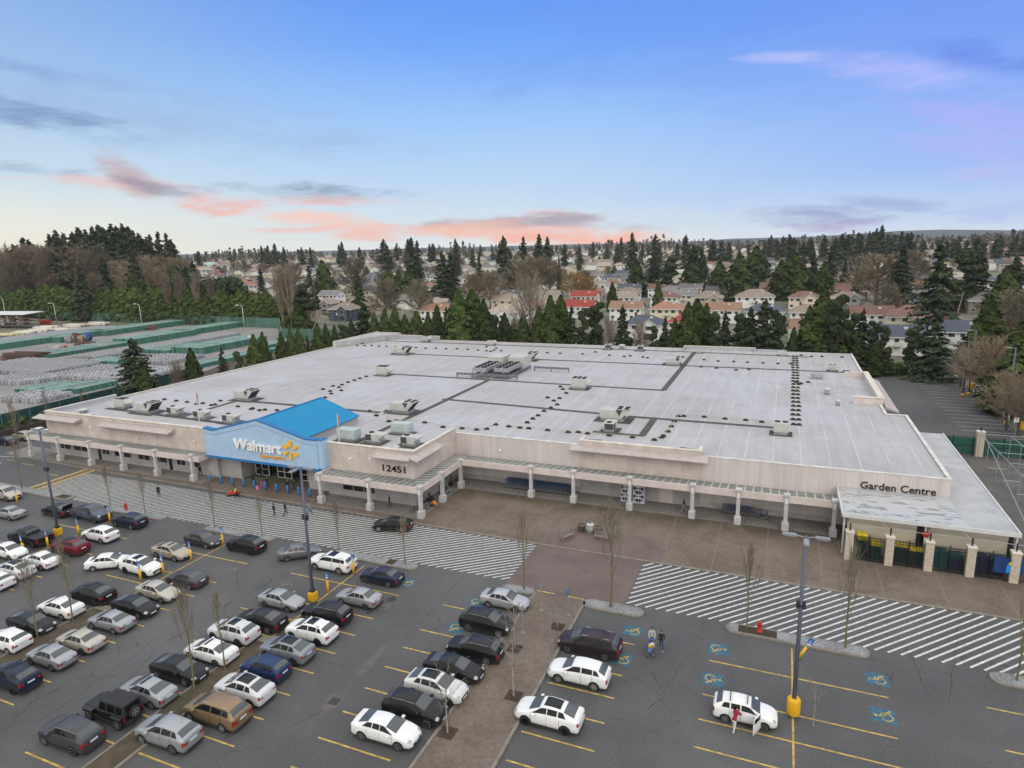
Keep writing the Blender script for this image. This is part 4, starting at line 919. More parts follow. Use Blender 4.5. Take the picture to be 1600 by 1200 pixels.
def add_arches(b, xf, xr, w_, r):
    b.k = 1
    for x in (xf, xr):
        for sg in (1, -1):
            n = 14; R_ = r+.055; pts = [(x+math.cos(PI*i/n)*R_, sg*(w_+.004), r+math.sin(PI*i/n)*R_) for i in range(n+1)]+[(x-R_, sg*(w_+.004), .2), (x+R_, sg*(w_+.004), .2)]
            b.add(pts+[(p[0], sg*(w_-.3), p[2]) for p in pts], [tuple(range(n+3)) if sg < 0 else tuple(range(n+2,-1,-1))]+[(i, i+1, n+3+i+1, n+3+i) for i in range(n+2)])
def std_parts(t, B, L, w_, opts):
    """glass, lights, trims on a body whose stations are: 0 rear,1 rear deck,2 rear glass foot,3 rear glass top,4 B,5 windscreen top,6 cowl,7 bonnet,8 nose,9 front"""
    g = opts['glass']
    b = MB(); u0, u1 = g['ws']; B.patch(b, u0, u1, 5.2, 8., .014, 6, 7); t_ = b.build('windscreen', wsglass_sky, t)
    b = MB(); u0, u1 = g['rw']; B.patch(b, u0, u1, 5.25, 8., .014, 5, 7); b.build('rear_window', wsglass_sky, t)
    for (a, c, ul, ur) in g['side']:
        b = MB(); B.patch(b, a, c, 4.26, 5.0, .014, 5, 3, ul=ul, ur=ur); b.build_each('side_window', carglass, t)
    if opts.get('pano') and opts.get('sun', True):
        b = MB(); u0, u1 = opts['pano']; B.patch(b, u0, u1, 6.2, 8., .012, 4, 4); b.build('sunroof', carglass, t)
    if opts.get('chrome'):
        b = MB()
        for (a, c, ul, ur) in g['side']: B.patch(b, a, c, 5.02, 5.1, .018, 5, 1, ul=(ul[1],ul[1]) if ul else None, ur=(ur[1],ur[1]) if ur else None)
        b.build_each('chrome_trim', rim_m, t)
    h = opts['lights']
    b = MB(); B.patch(b, h['hu0'], h['hu1'], h['hv0'], h['hv1'], .012, 4, 3); b.build_each('headlight', head_m, t)
    b = MB(); B.patch(b, h['tu0'], h['tu1'], h['tv0'], h['tv1'], .012, 4, 3); 
    xr0 = B.P(0, 2)[0]; z0, z1 = h.get('tz', (.70,.84)); ww = B.P(0.05, 3.)[1]
    for sg in (1, -1): b.bbox(xr0-.015, xr0+.16, min(sg*ww*.62,sg*ww*.98), max(sg*ww*.62,sg*ww*.98), z0+.01, z1-.02, .03)
    b.build_each('taillight', tail_m, t)
    zf = opts.get('zg', (.28,.5)); xf = B.P(B.nu-1, 2)[0]; xr = B.P(0, 2)[0]
    b = MB(); b.bbox(xf-.25, xf+.015, -w_*.52, w_*.52, zf[0], zf[1], .03); b.build('grille', plast, t)
    b = MB(); b.box(xf, xf+.03, -.26, .26, .42, .53); b.build('licence_plate', plate_m, t); b = MB(); zp = opts.get('zp', .75); b.box(xr-.025, xr+.02, -.26, .26, zp, zp+.13); b.build('licence_plate', plate_m, t)
    b = MB(); b.box(xr-.02, xr+.2, -w_*.8, w_*.8, .22, .36); b.box(-L*.33, L*.28, -w_-.006, w_+.006, .2, .3); b.build_each('lower_trim', plast, t)
    mx, mz = opts['mirror']
    for sg in (1, -1):
        b = MB(); b.bbox(mx-.12, mx+.08, min(sg*(w_-.02), sg*(w_+.2)), max(sg*(w_-.02), sg*(w_+.2)), mz, mz+.15, .03); o = b.build('mirror', paint('black', None), t); o['paintable'] = 1
    if opts.get('rails'):
        b = MB()
        for sg in (1, -1): p0 = B.P(3.05, 5.9); p1 = B.P(5.1 if B.nu > 9 else 5, 5.9); b.box(min(p0[0],p1[0])+.15, max(p0[0],p1[0])-.15, sg*(abs(p0[1])+.0)-.025, sg*(abs(p0[1]))+.025, p0[2]+.01, max(p0[2],p1[2])+.07)
        b.build_each('roof_rail', plast if opts['rails'] == 1 else rim_m, t)
def car_proto(kind):
    t = bpy.data.objects.new('car', None); COL.objects.link(t)
    black = False
    if kind in ('sedan', 'sedan_s'):
        L, w_, r = 4.7, .90, .335; xf, xr = 1.42, -1.38
        st = [(-2.34,.72,.32,.80,.62,.84),(-2.22,.84,.22,.97,.70,1.06),(-1.88,.89,.2,1.02,.68,1.11),(-.85,.90,.2,1.0,.57,1.40),(-.2,.90,.2,.97,.60,1.455),(.28,.90,.2,.95,.59,1.425),(1.30,.90,.2,.92,.66,1.03),(1.75,.87,.2,.84,.62,.90),(2.18,.80,.22,.70,.56,.76),(2.36,.60,.30,.56,.42,.60)]
        o = dict(glass=dict(ws=(5.12,5.93), rw=(2.12,2.92), side=[(2.42,3.35,(.1,.42),(0,0)),(3.45,4.35,(0,0),(0,0)),(4.45,5.75,(0,0),(0,-.75))]), lights=dict(hu0=7.75,hu1=8.55,hv0=3.7,hv1=5.6,tu0=.2,tu1=1.0,tv0=2.4,tv1=3.8,tz=(.64,.80)), mirror=(.78,.92), seams=(2.9,4.4,5.7), pano=(4.3,4.75), sun=kind == 'sedan_s')
    elif kind == 'sedan_plain':
        t2 = None; L, w_, r = 4.5, .87, .315; xf, xr = 1.35, -1.32
        st = [(-2.24,.74,.34,.80,.64,.84),(-2.14,.83,.24,.95,.70,1.02),(-1.70,.86,.22,.97,.68,1.05),(-.92,.87,.22,.95,.57,1.40),(-.3,.87,.22,.92,.59,1.44),(.20,.87,.22,.90,.58,1.41),(1.14,.87,.22,.89,.64,.98),(1.65,.84,.22,.82,.60,.87),(2.08,.78,.24,.68,.56,.74),(2.25,.62,.32,.56,.46,.60)]
        o = dict(glass=dict(ws=(5.12,5.93), rw=(2.12,2.92), side=[(2.5,3.4,(.1,.4),(0,0)),(3.5,4.35,(0,0),(0,0)),(4.45,5.75,(0,0),(0,-.75))]), lights=dict(hu0=7.85,hu1=8.55,hv0=3.8,hv1=5.6,tu0=.2,tu1=1.0,tv0=2.4,tv1=3.8,tz=(.62,.80)), mirror=(.68,.89), seams=(2.9,4.4,5.7))
    elif kind == 'coupe':                              # fastback
        L, w_, r = 4.7, .92, .35; xf, xr = 1.42, -1.4
        st = [(-2.34,.74,.34,.86,.64,.92),(-2.22,.85,.24,1.02,.70,1.12),(-1.9,.90,.22,1.03,.66,1.18),(-.75,.92,.22,1.0,.57,1.45),(-.1,.92,.22,.98,.60,1.50),(.5,.92,.22,.96,.59,1.46),(1.2,.91,.22,.94,.66,1.05),(1.78,.88,.22,.86,.62,.93),(2.2,.80,.24,.72,.56,.79),(2.36,.60,.32,.58,.42,.64)]
        o = dict(glass=dict(ws=(5.12,5.93), rw=(2.1,2.9), side=[(2.6,3.35,(.1,.3),(0,0)),(3.45,4.35,(0,0),(0,0)),(4.45,5.75,(0,0),(0,-.75))]), lights=dict(hu0=7.85,hu1=8.5,hv0=3.9,hv1=5.4,tu0=.2,tu1=1.0,tv0=2.4,tv1=3.8,tz=(.7,.86)), mirror=(.85,.95), seams=(2.9,4.4,5.7), pano=(3.2,4.85), chrome=False); black = True
    elif kind in ('suv', 'suv_rails'):
        L, w_, r = 4.62, .92, .37; xf, xr = 1.40, -1.36
        st = [(-2.32,.78,.38,.92,.66,1.0),(-2.27,.87,.28,1.08,.72,1.14),(-2.2,.90,.26,1.12,.70,1.22),(-1.62,.92,.26,1.13,.61,1.58),(-.6,.92,.26,1.09,.64,1.67),(.28,.92,.26,1.06,.63,1.63),(1.24,.92,.26,1.02,.70,1.14),(1.72,.90,.26,.98,.66,1.04),(2.14,.84,.28,.84,.60,.92),(2.31,.68,.34,.68,.50,.74)]
        o = dict(glass=dict(ws=(5.12,5.93), rw=(2.12,2.9), side=[(2.85,3.35,(-.1,.25),(0,0)),(3.42,4.25,(0,0),(0,0)),(4.35,5.72,(0,0),(0,-.7))]), lights=dict(hu0=7.8,hu1=8.5,hv0=3.6,hv1=5.2,tu0=.3,tu1=1.5,tv0=2.6,tv1=4.1,tz=(.78,1.0)), mirror=(.8,1.06), seams=(3.4,4.3,5.7), zg=(.4,.72), zp=.8)
        if kind == 'suv_rails': o['rails'] = 1; o['pano'] = (3.9,4.75)
        else: o['chrome'] = True
        black = kind == 'suv_rails'
    elif kind == 'crossover':                          # sloping back with long glass
        L, w_, r = 4.66, .94, .37; xf, xr = 1.42, -1.4
        st = [(-2.33,.78,.38,.94,.66,1.0),(-2.26,.88,.28,1.08,.72,1.14),(-2.12,.92,.26,1.12,.68,1.24),(-1.15,.94,.26,1.09,.59,1.55),(-.3,.94,.26,1.05,.62,1.63),(.30,.94,.26,1.04,.61,1.58),(1.34,.93,.26,1.0,.70,1.10),(1.76,.91,.26,.95,.66,1.0),(2.16,.84,.28,.82,.60,.88),(2.33,.66,.34,.66,.48,.70)]
        o = dict(glass=dict(ws=(5.12,5.93), rw=(2.1,2.9), side=[(2.6,3.3,(.1,.35),(0,0)),(3.4,4.3,(0,0),(0,0)),(4.4,5.72,(0,0),(0,-.7))]), lights=dict(hu0=7.85,hu1=8.5,hv0=3.7,hv1=5.2,tu0=.25,tu1=1.3,tv0=3.0,tv1=4.2,tz=(.82,.97)), mirror=(.84,1.03), seams=(3.2,4.35,5.7), zg=(.38,.66), zp=.82, pano=(3.2,4.8)); black = True
    elif kind == 'hatch':
        L, w_, r = 4.1, .86, .315; xf, xr = 1.25, -1.22
        st = [(-2.03,.74,.34,.88,.62,.96),(-1.98,.82,.24,1.0,.68,1.08),(-1.9,.85,.22,1.03,.66,1.16),(-1.45,.86,.22,1.01,.57,1.46),(-.5,.87,.22,.98,.60,1.52),(.3,.87,.22,.95,.59,1.48),(1.02,.86,.22,.93,.66,1.04),(1.5,.84,.22,.88,.62,.95),(1.88,.78,.24,.74,.56,.82),(2.05,.62,.3,.6,.46,.66)]
        o = dict(glass=dict(ws=(5.12,5.93), rw=(2.12,2.9), side=[(2.95,3.5,(-.1,.15),(0,0)),(3.6,4.25,(0,0),(0,0)),(4.35,5.72,(0,0),(0,-.7))]), lights=dict(hu0=7.7,hu1=8.5,hv0=3.7,hv1=5.4,tu0=.3,tu1=1.6,tv0=2.6,tv1=4.1,tz=(.7,.9)), mirror=(.72,.94), seams=(3.5,4.3,5.7), zp=.75)
    elif kind == 'wagon':                              # boxy seven seat wagon
        L, w_, r = 5.1, .95, .385; xf, xr = 1.52, -1.5
        st = [(-2.55,.84,.38,.98,.74,1.04),(-2.52,.92,.28,1.12,.78,1.18),(-2.48,.94,.26,1.14,.76,1.24),(-2.25,.95,.26,1.13,.70,1.66),(-.9,.95,.26,1.1,.72,1.72),(.55,.95,.26,1.07,.71,1.69),(1.25,.95,.26,1.06,.76,1.16),(1.85,.93,.26,1.02,.72,1.08),(2.4,.88,.28,.9,.68,.98),(2.55,.76,.34,.74,.6,.8)]
        o = dict(glass=dict(ws=(5.1,5.93), rw=(2.15,2.9), side=[(3.0,3.42,(0,0),(0,0)),(3.45,4.15,(0,0),(0,0)),(4.2,5.72,(0,0),(0,-.65))]), lights=dict(hu0=7.85,hu1=8.5,hv0=3.6,hv1=5.0,tu0=.3,tu1=1.6,tv0=2.6,tv1=3.9,tz=(.78,1.0)), mirror=(.95,1.1), seams=(3.45,4.2,5.7), zg=(.45,.8), zp=.85, pano=(4.1,4.7), rails=1)
    elif kind == 'minivan':
        L, w_, r = 5.05, .97, .35; xf, xr = 1.58, -1.48
        st = [(-2.52,.84,.36,.98,.70,1.04),(-2.48,.92,.26,1.1,.76,1.16),(-2.42,.95,.24,1.13,.74,1.22),(-2.05,.97,.24,1.1,.66,1.66),(-.7,.97,.24,1.06,.69,1.74),(.55,.97,.24,1.03,.67,1.68),(1.55,.95,.24,1.0,.72,1.12),(1.98,.92,.24,.94,.68,1.0),(2.36,.84,.26,.8,.6,.84),(2.52,.66,.32,.64,.48,.68)]
        o = dict(glass=dict(ws=(5.1,5.95), rw=(2.12,2.9), side=[(2.95,3.42,(-.05,.1),(0,0)),(3.47,4.2,(0,0),(0,0)),(4.27,5.6,(0,0),(0,-.6))]), lights=dict(hu0=7.8,hu1=8.5,hv0=3.6,hv1=5.2,tu0=.3,tu1=1.7,tv0=2.4,tv1=4.1,tz=(.7,1.0)), mirror=(1.08,1.04), seams=(3.45,4.25,5.6), zg=(.35,.62), zp=.8, rails=2)
    B = Body(st); mb = MB(); B.mesh(mb); add_arches(mb, xf, xr, w_, r)
    for u in o['seams']: B.patch(mb, u-.012, u+.012, .9, 4.15, .006, 1, 6)
    bo = mb.build('body', [paint('white', None), arch_m], t); bo['paintable'] = 1
    add_wheels(t, xf, xr, w_, r, black); std_parts(t, B, L, w_, o)
    return t
def pickup_proto():
    t = bpy.data.objects.new('car', None); COL.objects.link(t); w_, r = .99, .41; xf, xr = 1.85, -1.72
    st = [(-.62,.97,.34,1.12,.72,1.2),(-.55,.99,.32,1.15,.72,1.5),(-.35,.99,.32,1.15,.70,1.78),(.2,.99,.32,1.14,.72,1.86),(.85,.99,.32,1.13,.71,1.82),(1.45,.99,.32,1.12,.76,1.26),(2.0,.98,.32,1.1,.76,1.20),(2.55,.95,.34,1.02,.74,1.12),(2.75,.86,.4,.9,.68,.98)]
    B = Body(st); mb = MB(); B.mesh(mb)
    mb.box(-2.75,-.6,-.98,-.9,.55,1.16); mb.box(-2.75,-.6,.9,.98,.55,1.16); mb.box(-2.78,-2.7,-.98,.98,.5,1.16); mb.box(-2.75,-.6,-.9,.9,.5,.62)
    add_arches(mb, xf, xr, w_, r)
    for u in (2.65,4.6): B.patch(mb, u-.015, u+.015, .9, 4.15, .006, 1, 6)
    bo = mb.build('body', [paint('black', None), arch_m], t); bo['paintable'] = 1
    b = MB(); b.box(-2.68,-.66,-.92,.92,1.12,1.18); b.build('bed_cover', plast, t)
    add_wheels(t, xf, xr, w_, r, False)
    b = MB(); B.patch(b, 4.12, 4.9, 5.45, 8, .014, 5, 6); b.build('windscreen', wsglass_sky, t); b = MB(); B.patch(b, .7, 1.7, 5.6, 8, .014, 4, 6); b.build('rear_window', wsglass_sky, t)
    for a, c, ur in ((1.2,2.6,(0,0)),(2.75,4.7,(0,-.75))): b = MB(); B.patch(b, a, c, 4.18, 5.02, .014, 5, 3, ur=ur); b.build_each('side_window', carglass, t)
    b = MB(); B.patch(b, 7.1, 7.8, 3.5, 5.2, .014, 3, 3); b.build_each('headlight', head_m, t)
    for sg in (1,-1): b = MB(); b.box(-2.8,-2.68,min(sg*.8,sg*.99),max(sg*.8,sg*.99),.75,1.1); b.build('taillight', tail_m, t)
    b = MB(); b.bbox(2.5,2.78,-.6,.6,.55,.95,.03); b.box(-2.9,-2.7,-.95,.95,.42,.6); b.build('bumper', plast, t)
    for sg in (1,-1): b = MB(); b.bbox(1.05,1.2,min(sg*.97,sg*1.2),max(sg*.97,sg*1.2),1.15,1.38,.03); b.build('mirror', plast, t)
    return t
def jeep_proto():
    t = bpy.data.objects.new('car', None); COL.objects.link(t); w_, r = .8, .42; xf, xr = 1.45, -1.35
    b = MB(); b.bbox(-2.0,.75,-.8,.8,.5,1.12,.04); b.bbox(.75,2.0,-.68,.68,.55,1.08,.06); b.box(2.0,2.08,-.66,.66,.6,1.05); bo = b.build('body', paint('black', None), t); bo['paintable'] = 1
    b = MB(); b.add([(-2.0,-.78,1.12),(.62,-.78,1.12),(.62,.78,1.12),(-2.0,.78,1.12),(-1.93,-.66,1.8),(.28,-.66,1.8),(.28,.66,1.8),(-1.93,.66,1.8)], [(4,5,6,7),(0,1,5,4),(1,2,6,5),(2,3,7,6),(3,0,4,7)]); b.bbox(-1.97,.34,-.69,.69,1.8,1.86,.03); b.build('hard_top', mat('hardtop', (.03,.03,.032), .75, .1, obj=True), t)
    b = MB()
    for sg in (1,-1):
        for x0,x1 in ((-1.85,-1.25),(-1.15,-.35),(-.25,.38)): b.add([(x0,sg*.775,1.2),(x1,sg*.775,1.2),(x1-.06,sg*.688,1.7),(x0,sg*.688,1.7)], [(0,1,2,3) if sg < 0 else (3,2,1,0)])
    b.add([(.635,-.7,1.18),(.635,.7,1.18),(.335,.6,1.74),(.335,-.6,1.74)], [(0,1,2,3)]); b.add([(-2.015,-.6,1.25),(-2.015,.6,1.25),(-1.96,.55,1.7),(-1.96,-.55,1.7)], [(3,2,1,0)]); b.build_each('window', carglass, t)
    b = MB()
    for x in (xf, xr):
        for sg in (1,-1): b.yprof([(sg*.66,1.02),(sg*.98,.98),(sg*.98,.92),(sg*.66,.94)], x-.5, x+.5)
    b.build_each('fender', plast, t)
    b = MB(); b.box(2.05,2.3,-.75,.75,.5,.68); b.box(-2.2,-2.0,-.7,.7,.5,.66); b.box(-.9,.9,-.88,.88,.42,.48); b.build_each('bumper', plast, t)
    add_wheels(t, xf, xr, .9, r, False)
    ty, ri = WM[(r, False)]; o = place(ty, 'spare_wheel', t, (-2.16,0,1.1), PI/2); place(ri, 'rim', o)
    for sg in (1,-1): b = MB(); b.tube((2.08,sg*.45,.88),(2.1,sg*.45,.88),.11,n=10); b.build('headlight', head_m, t)
    for sg in (1,-1): b = MB(); b.box(-2.06,-2.0,min(sg*.66,sg*.78),max(sg*.66,sg*.78),.8,1.0); b.build('taillight', tail_m, t)
    return t
PROTO = {}
def proto(kind):
    if kind not in PROTO: PROTO[kind] = [pickup_proto() if kind == 'pickup' else jeep_proto() if kind == 'jeep' else car_proto(kind), False]
    return PROTO[kind]
CARS = [ # photo px, py, kind, paint, nose ('R' +x, 'L' -x, or degrees), label
 (8,687,'sedan','navy','L','dark navy sedan parked closest to the left photo edge beside the store end'),
 (36,680,'suv','beige','L','beige SUV parked between the dark sedan and a white sedan left of the store'),
 (59,673,'sedan_plain','white','L','white sedan tucked behind the beige SUV left of the store corner'),
 (10,770,'suv','champagne','R','champagne SUV facing the crosswalk beside the first yellow sign post'),
 (14,799,'sedan_plain','silver','L','silver sedan with a red tail strip right below the champagne SUV'),
 (90,795,'sedan','black','L','black sedan with its boot lid open and loading, left of the dark blue pickup'),
 (143,801,'pickup','steelblue','R','dark blue pickup truck with its nose to the crosswalk island'),
 (202,812,'suv','navy','L','dark navy SUV right of the blue pickup near the fire hydrant'),
 (47,838,'pickup','black','L','black pickup truck left of the dark red SUV'),
 (156,833,'suv','white','L','white boxy SUV between the navy SUV and the dark red SUV'),
 (109,852,'suv_rails','red','L','dark red SUV, the only red car in the lot'),
 (14,858,'sedan','white','R','white sedan facing right next to the yellow sign post at the left edge'),
 (64,872,'sedan','white','L','white sedan just below the dark red SUV'),
 (22,888,'crossover','pearl','L','pearl white crossover with a dirty dark roof at the left edge'),
 (171,875,'sedan_plain','white',32,'white sedan driving diagonally in the aisle with red tail lights'),
 (221,883,'suv_rails','white','R','white SUV with black sunroof facing right into the sign posts'),
 (268,859,'sedan_s','beige','R','beige sedan with sunroof and spoiler facing the yellow sign post'),
 (317,840,'sedan_plain','darkgrey','R','dark grey sedan just left of the yellow sign post at the island'),
 (384,849,'suv_rails','black','L','black SUV with roof rails at the end of the row by the second island'),
 (291,901,'sedan_plain','darkgrey','L','charcoal sedan with red tail lights beside an empty stall'),
 (247,921,'sedan_plain','champagne','R','champagne sedan facing right between a black wagon and the charcoal sedan'),
 (145,925,'crossover','black','L','black crossover with silver sills beside the champagne sedan'),
 (211,944,'sedan','black','R','black sedan facing right with yellowed headlights'),
 (94,946,'sedan','white','L','white sedan with a black roof and black rear strip'),
 (49,970,'sedan','black','R','black sedan facing right behind the left bare tree'),
 (173,967,'sedan_plain','silver','L','silver sedan below the white car with black roof'),
 (12,997,'hatch','white','L','white hatchback cut by the left photo edge'),
 (125,997,'sedan_plain','champagne','L','older pale silver sedan between two silver sedans'),
 (79,1021,'sedan_plain','silver','L','silver sedan left of the older pale silver sedan'),
 (20,1054,'suv_rails','navy','L','dark blue SUV at the lower left edge'),
 (-8,905,'hatch','white','L','white hatchback almost outside the left photo edge'),
 (231,1075,'sedan_s','silver','L','silver blue sedan with sunroof beside the black off road car'),
 (280,1042,'sedan','black','R','black sedan facing right with a paper under its windscreen'),
 (178,1106,'jeep','black','L','black square off road car with a spare wheel on the back'),
 (338,1107,'minivan','gold','L','gold minivan at the bottom edge'),
 (364,984,'suv_rails','pearl','L','white SUV with large sunroof left of the black sedan'),
 (329,1014,'sedan_s','white','L','white sedan with sunroof below the large white SUV'),
 (408,965,'sedan','black','L','black sedan with chrome rear bumper line between two SUVs'),
 (440,934,'sedan_plain','silver','R','silver sedan facing right left of the central lamp post'),
 (510,956,'suv','black','L','black SUV just right of the central yellow lamp base'),
 (560,930,'sedan_plain','silver','L','silver sedan between the black SUV and dark blue sedan'),
 (596,897,'sedan_plain','navy','L','dark blue sedan beside the blue wheelchair marking and island'),
 (519,877,'wagon','white','L','white boxy wagon with black roof windows behind the lamp post'),
 (469,859,'sedan_plain','grey',38,'grey sedan driving in the aisle behind the lamp post'),
 (613,817,'sedan','black',-165,'black sedan driving over the striped crosswalk'),
 (486,983,'suv_rails','white','L','white SUV with sunroof between the black SUV and grey crossover'),
 (448,1012,'crossover','coolgrey','L','grey crossover with a black glass roof'),
 (414,1040,'hatch','blue','L','dark blue hatchback between the grey crossover and white SUV'),
 (381,1073,'crossover','pearl','L','pearl white crossover with sunroof near the gold minivan'),
 (789,934,'sedan_plain','lightsilver','R','silver sedan at the top of the row beside the walkway'),
 (761,970,'suv','black','R','black SUV with chrome window line, second from the top beside the walkway'),
 (742,1011,'suv','black','L','black SUV parked tail to the walkway with red tail lights'),
 (709,1040,'sedan','black','R','black sedan with chrome window line facing the walkway'),
 (682,1070,'crossover','pearl','R','white crossover with black roof covered in petals beside the walkway'),
 (649,1103,'suv','black','R','black SUV at the bottom of the row beside the walkway'),
 (603,1135,'sedan','white','R','white sedan roof cut by the bottom edge of the photo'),
 (921,1003,'minivan','maroonblack','L','dark brown minivan on the right side of the walkway'),
 (905,1048,'suv','white','L','white SUV with its nose to the right side of the walkway'),
 (858,1112,'crossover','white','L','white rounded crossover at the bottom right of the walkway'),
 (1164,1107,'hatch','white','R','small white hatchback with its door open beside the yellow lamp base'),
 (110,1143,'suv','darkgrey','L','dark grey car whose roof shows at the bottom left edge'),
 (262,1141,'suv','silver','L','silver car with dark roof at the bottom edge beside the gold minivan'),
]
def paint_tree(o, m):
    for ch in KIDS.get(o.name, []):
        if ch.get('paintable'):
            ch.material_slots[0].link = 'OBJECT'; ch.material_slots[0].material = m
def spawn_car(kind, x, y, z, rz, pc, label, group, sc=.965):
    pr = proto(kind)
    if pr[1]: o = copy_tree(pr[0])
    else: o = pr[0]; pr[1] = True
    o.location = (x, y, z); o.rotation_euler = (0,0,rz); o.scale = (sc,)*3; tag(o, label, 'car', group); paint_tree(o, paint(pc, None)); return o
CAROBJ = {}
for (px, py, kind, pc, nose, label) in CARS:
    x, y = G(px, py, .75); rz = 0. if nose == 'R' else PI if nose == 'L' else rad(nose)
    if isinstance(nose, str): rz += random.uniform(-.025,.025)
    CAROBJ[label] = spawn_car(kind, x, y, 0, rz, pc, label, 'cars in the store parking lot', random.uniform(.955,.975))
for c_ in [o for o in COL.objects if 'paintable' in o]: del c_['paintable']
# open boot lid and open door
o = CAROBJ['black sedan with its boot lid open and loading, left of the dark blue pickup']
b = MB(); b.add([(-1.9,-.62,1.05),(-1.9,.62,1.05),(-2.25,.6,1.62),(-2.25,-.6,1.62),(-1.86,-.62,1.07),(-1.86,.62,1.07),(-2.2,.6,1.66),(-2.2,-.6,1.66)], [(0,1,2,3),(7,6,5,4),(3,2,6,7),(0,3,7,4),(1,5,6,2)]); b.build('boot_lid', paint('black', None), o)
o = CAROBJ['small white hatchback with its door open beside the yellow lamp base']
b = MB(); b.box(0,.06,-1.0,0,.25,.95); b.box(0,.05,-.95,-.9,.95,1.35); b.box(0,.05,-.9,-.06,1.32,1.38); d_ = b.build('open_door', paint('white', None), o, (.98,-.88,0), rad(-25)); b = MB(); b.box(.01,.04,-.9,-.05,.95,1.32); b.build('door_glass', carglass, d_)
b = MB()
for x in (-.95,.15): b.box(x-.03,x+.03,-.62,.62,1.58,1.64)
b.build('roof_rack', plast, o)
# ------------------------------------------------------------------ lamp posts
pole_m = mat('pole_blue_grey', (.10,.115,.16), .5, .08, 2); yel = mat('barrel_yellow', (.72,.40,.015), .55, .08, 2); lens = mat('lamp_lens', (.5,.5,.48), .3, 0)
def lamp_post(x, y, h, label, cam=True, base='square', group='tall lamp posts in the parking lot', z=0, heads=3):
    t = thing('lamp_post', label, 'lamp post', (x,y,z), 0, group)
    b = MB()
    if base == 'barrel': b.lathe(0,0,[(.38,.2),(.42,.3),(.42,1.25),(.38,1.36),(.26,1.4)],18)
    elif base == 'square': b.bbox(-.32,.32,-.32,.32,.0,.8,.06)
    else: b.lathe(0,0,[(.3,0),(.3,.6),(.25,.65)],12)
    b.build('base', yel, t)
    b = MB(); b.tube((0,0,.6),(0,0,h),.15,.10,8); b.build('pole', pole_m, t)
    dirs = [(-1,0),(1,0),(0,-1)][:heads]
    for dx, dy in dirs:
        b = MB(); b.tube((0,0,h-.12),(dx*.55,dy*.55,h-.02),.045,n=5); cx, cy = dx*.95, dy*.95; L, Wd = (.42,.16) if dx else (.16,.42); b.bbox(cx-L,cx+L,cy-Wd,cy+Wd,h-.07,h+.05,.03); hd = b.build('lamp_head', mat('head_grey', (.24,.25,.27), .5, .1), t)
        b = MB(); b.box(cx-L*.7,cx+L*.7,cy-Wd*.7,cy+Wd*.7,h-.125,h-.102); b.build('lens', lens, hd)
    if cam:
        b = MB(); b.box(-.22,.22,-.22,.22,h*.63,h*.63+.08); b.box(-.28,-.12,-.1,.1,h*.63-.2,h*.63+.3); b.box(.12,.28,-.1,.1,h*.63-.2,h*.63+.3); b.build('floodlight', plast, t)
        b = MB(); b.bbox(-.2,.2,-.2,.2,.85,1.1,.05); b.build('pole_foot', plast, t)
    return t
lamp_post(-75.4,43.9,12.5,'tall grey blue lamp post on a yellow block, leftmost in the lot'); lamp_post(-38.0,42.5,12.7,'tall grey blue lamp post on a yellow block in the middle of the lot')
lamp_post(2.2,41.6,12.9,'tall grey blue lamp post with round yellow barrel base, right of the walkway', base='barrel')
x, y = G(1513,618); lamp_post(x,y,13.,'thin lamp post with yellow base at the far end of the side lot',False,'small','lamp posts beside the side lot',heads=1)
x, y = G(1571,664); lamp_post(x,y,13.,'lamp post with yellow base near the side lot island',False,'small','lamp posts beside the side lot',heads=1)
x, y = G(1504,620); lamp_post(x,y,11.,'thin dark utility post left of the far side lot lamp',False,'small','lamp posts beside the side lot',heads=1)
# accessible stall sign posts
sgb = mat('sign_blue', (.03,.13,.42), .5, 0); 
def stall_sign(x, y, label, tilt=0.):
    t = thing('stall_sign', label, 'sign post', (x,y,0), random.uniform(-.2,.2), 'yellow accessible parking sign posts'); 
    if tilt: t.rotation_euler = (0,tilt,0)
    b = MB(); b.tube((0,0,0),(0,0,1.2),.11,n=10); b.build('post', yel, t); b = MB(); b.tube((0,0,1.2),(0,0,2.1),.03,n=5); b.build('pipe', galv, t)
    b = MB(); b.box(-.18,.18,-.035,-.015,1.45,2.1); p = b.build('sign_panel', sgb, t)
    b = MB(); b.box(-.14,.14,-.04,-.036,1.48,1.58)
    for a, c in (((-.02,1.98),(-.02,1.8)),((-.02,1.8),(.07,1.8)),((.07,1.8),(.1,1.68)),((-.07,1.83),(-.1,1.74)),((-.1,1.74),(-.03,1.66)),((-.03,1.66),(.05,1.7))): b.tube((a[0],-.042,a[1]),(c[0],-.042,c[1]),.014,n=4)
    b.build('wheelchair_symbol', wht, p); return t
for (x, y, lb) in ((-90.9,48.7,'sign post at the nose of the champagne SUV near the left edge'),(-72.9,48.4,'sign post between the blue pickup and the navy SUV'),(-72.9,44.6,'sign post left of the white boxy SUV'),(-73.1,41.3,'sign post between the black pickup and dark red SUV'),
    (-74.2,39.4,'sign post between two white sedans at the left edge'),(-55.2,44.4,'sign post in front of the beige sedan with sunroof'),(-54.9,48.3,'sign post between the dark grey sedan and black SUV with rails'),(-55.5,41.3,'sign post in front of the white SUV with black sunroof'),(-56.4,39.5,'sign post behind the champagne sedan'),
    (-37.4,47.8,'sign post at the tail of the white boxy wagon'),(-37.5,44.0,'sign post in the empty stalls right of the central lamp post')): stall_sign(x, y, 'yellow based blue '+lb)
stall_sign(2.6,48.3,'blue sign on a tilted yellow post near the right island', .45)
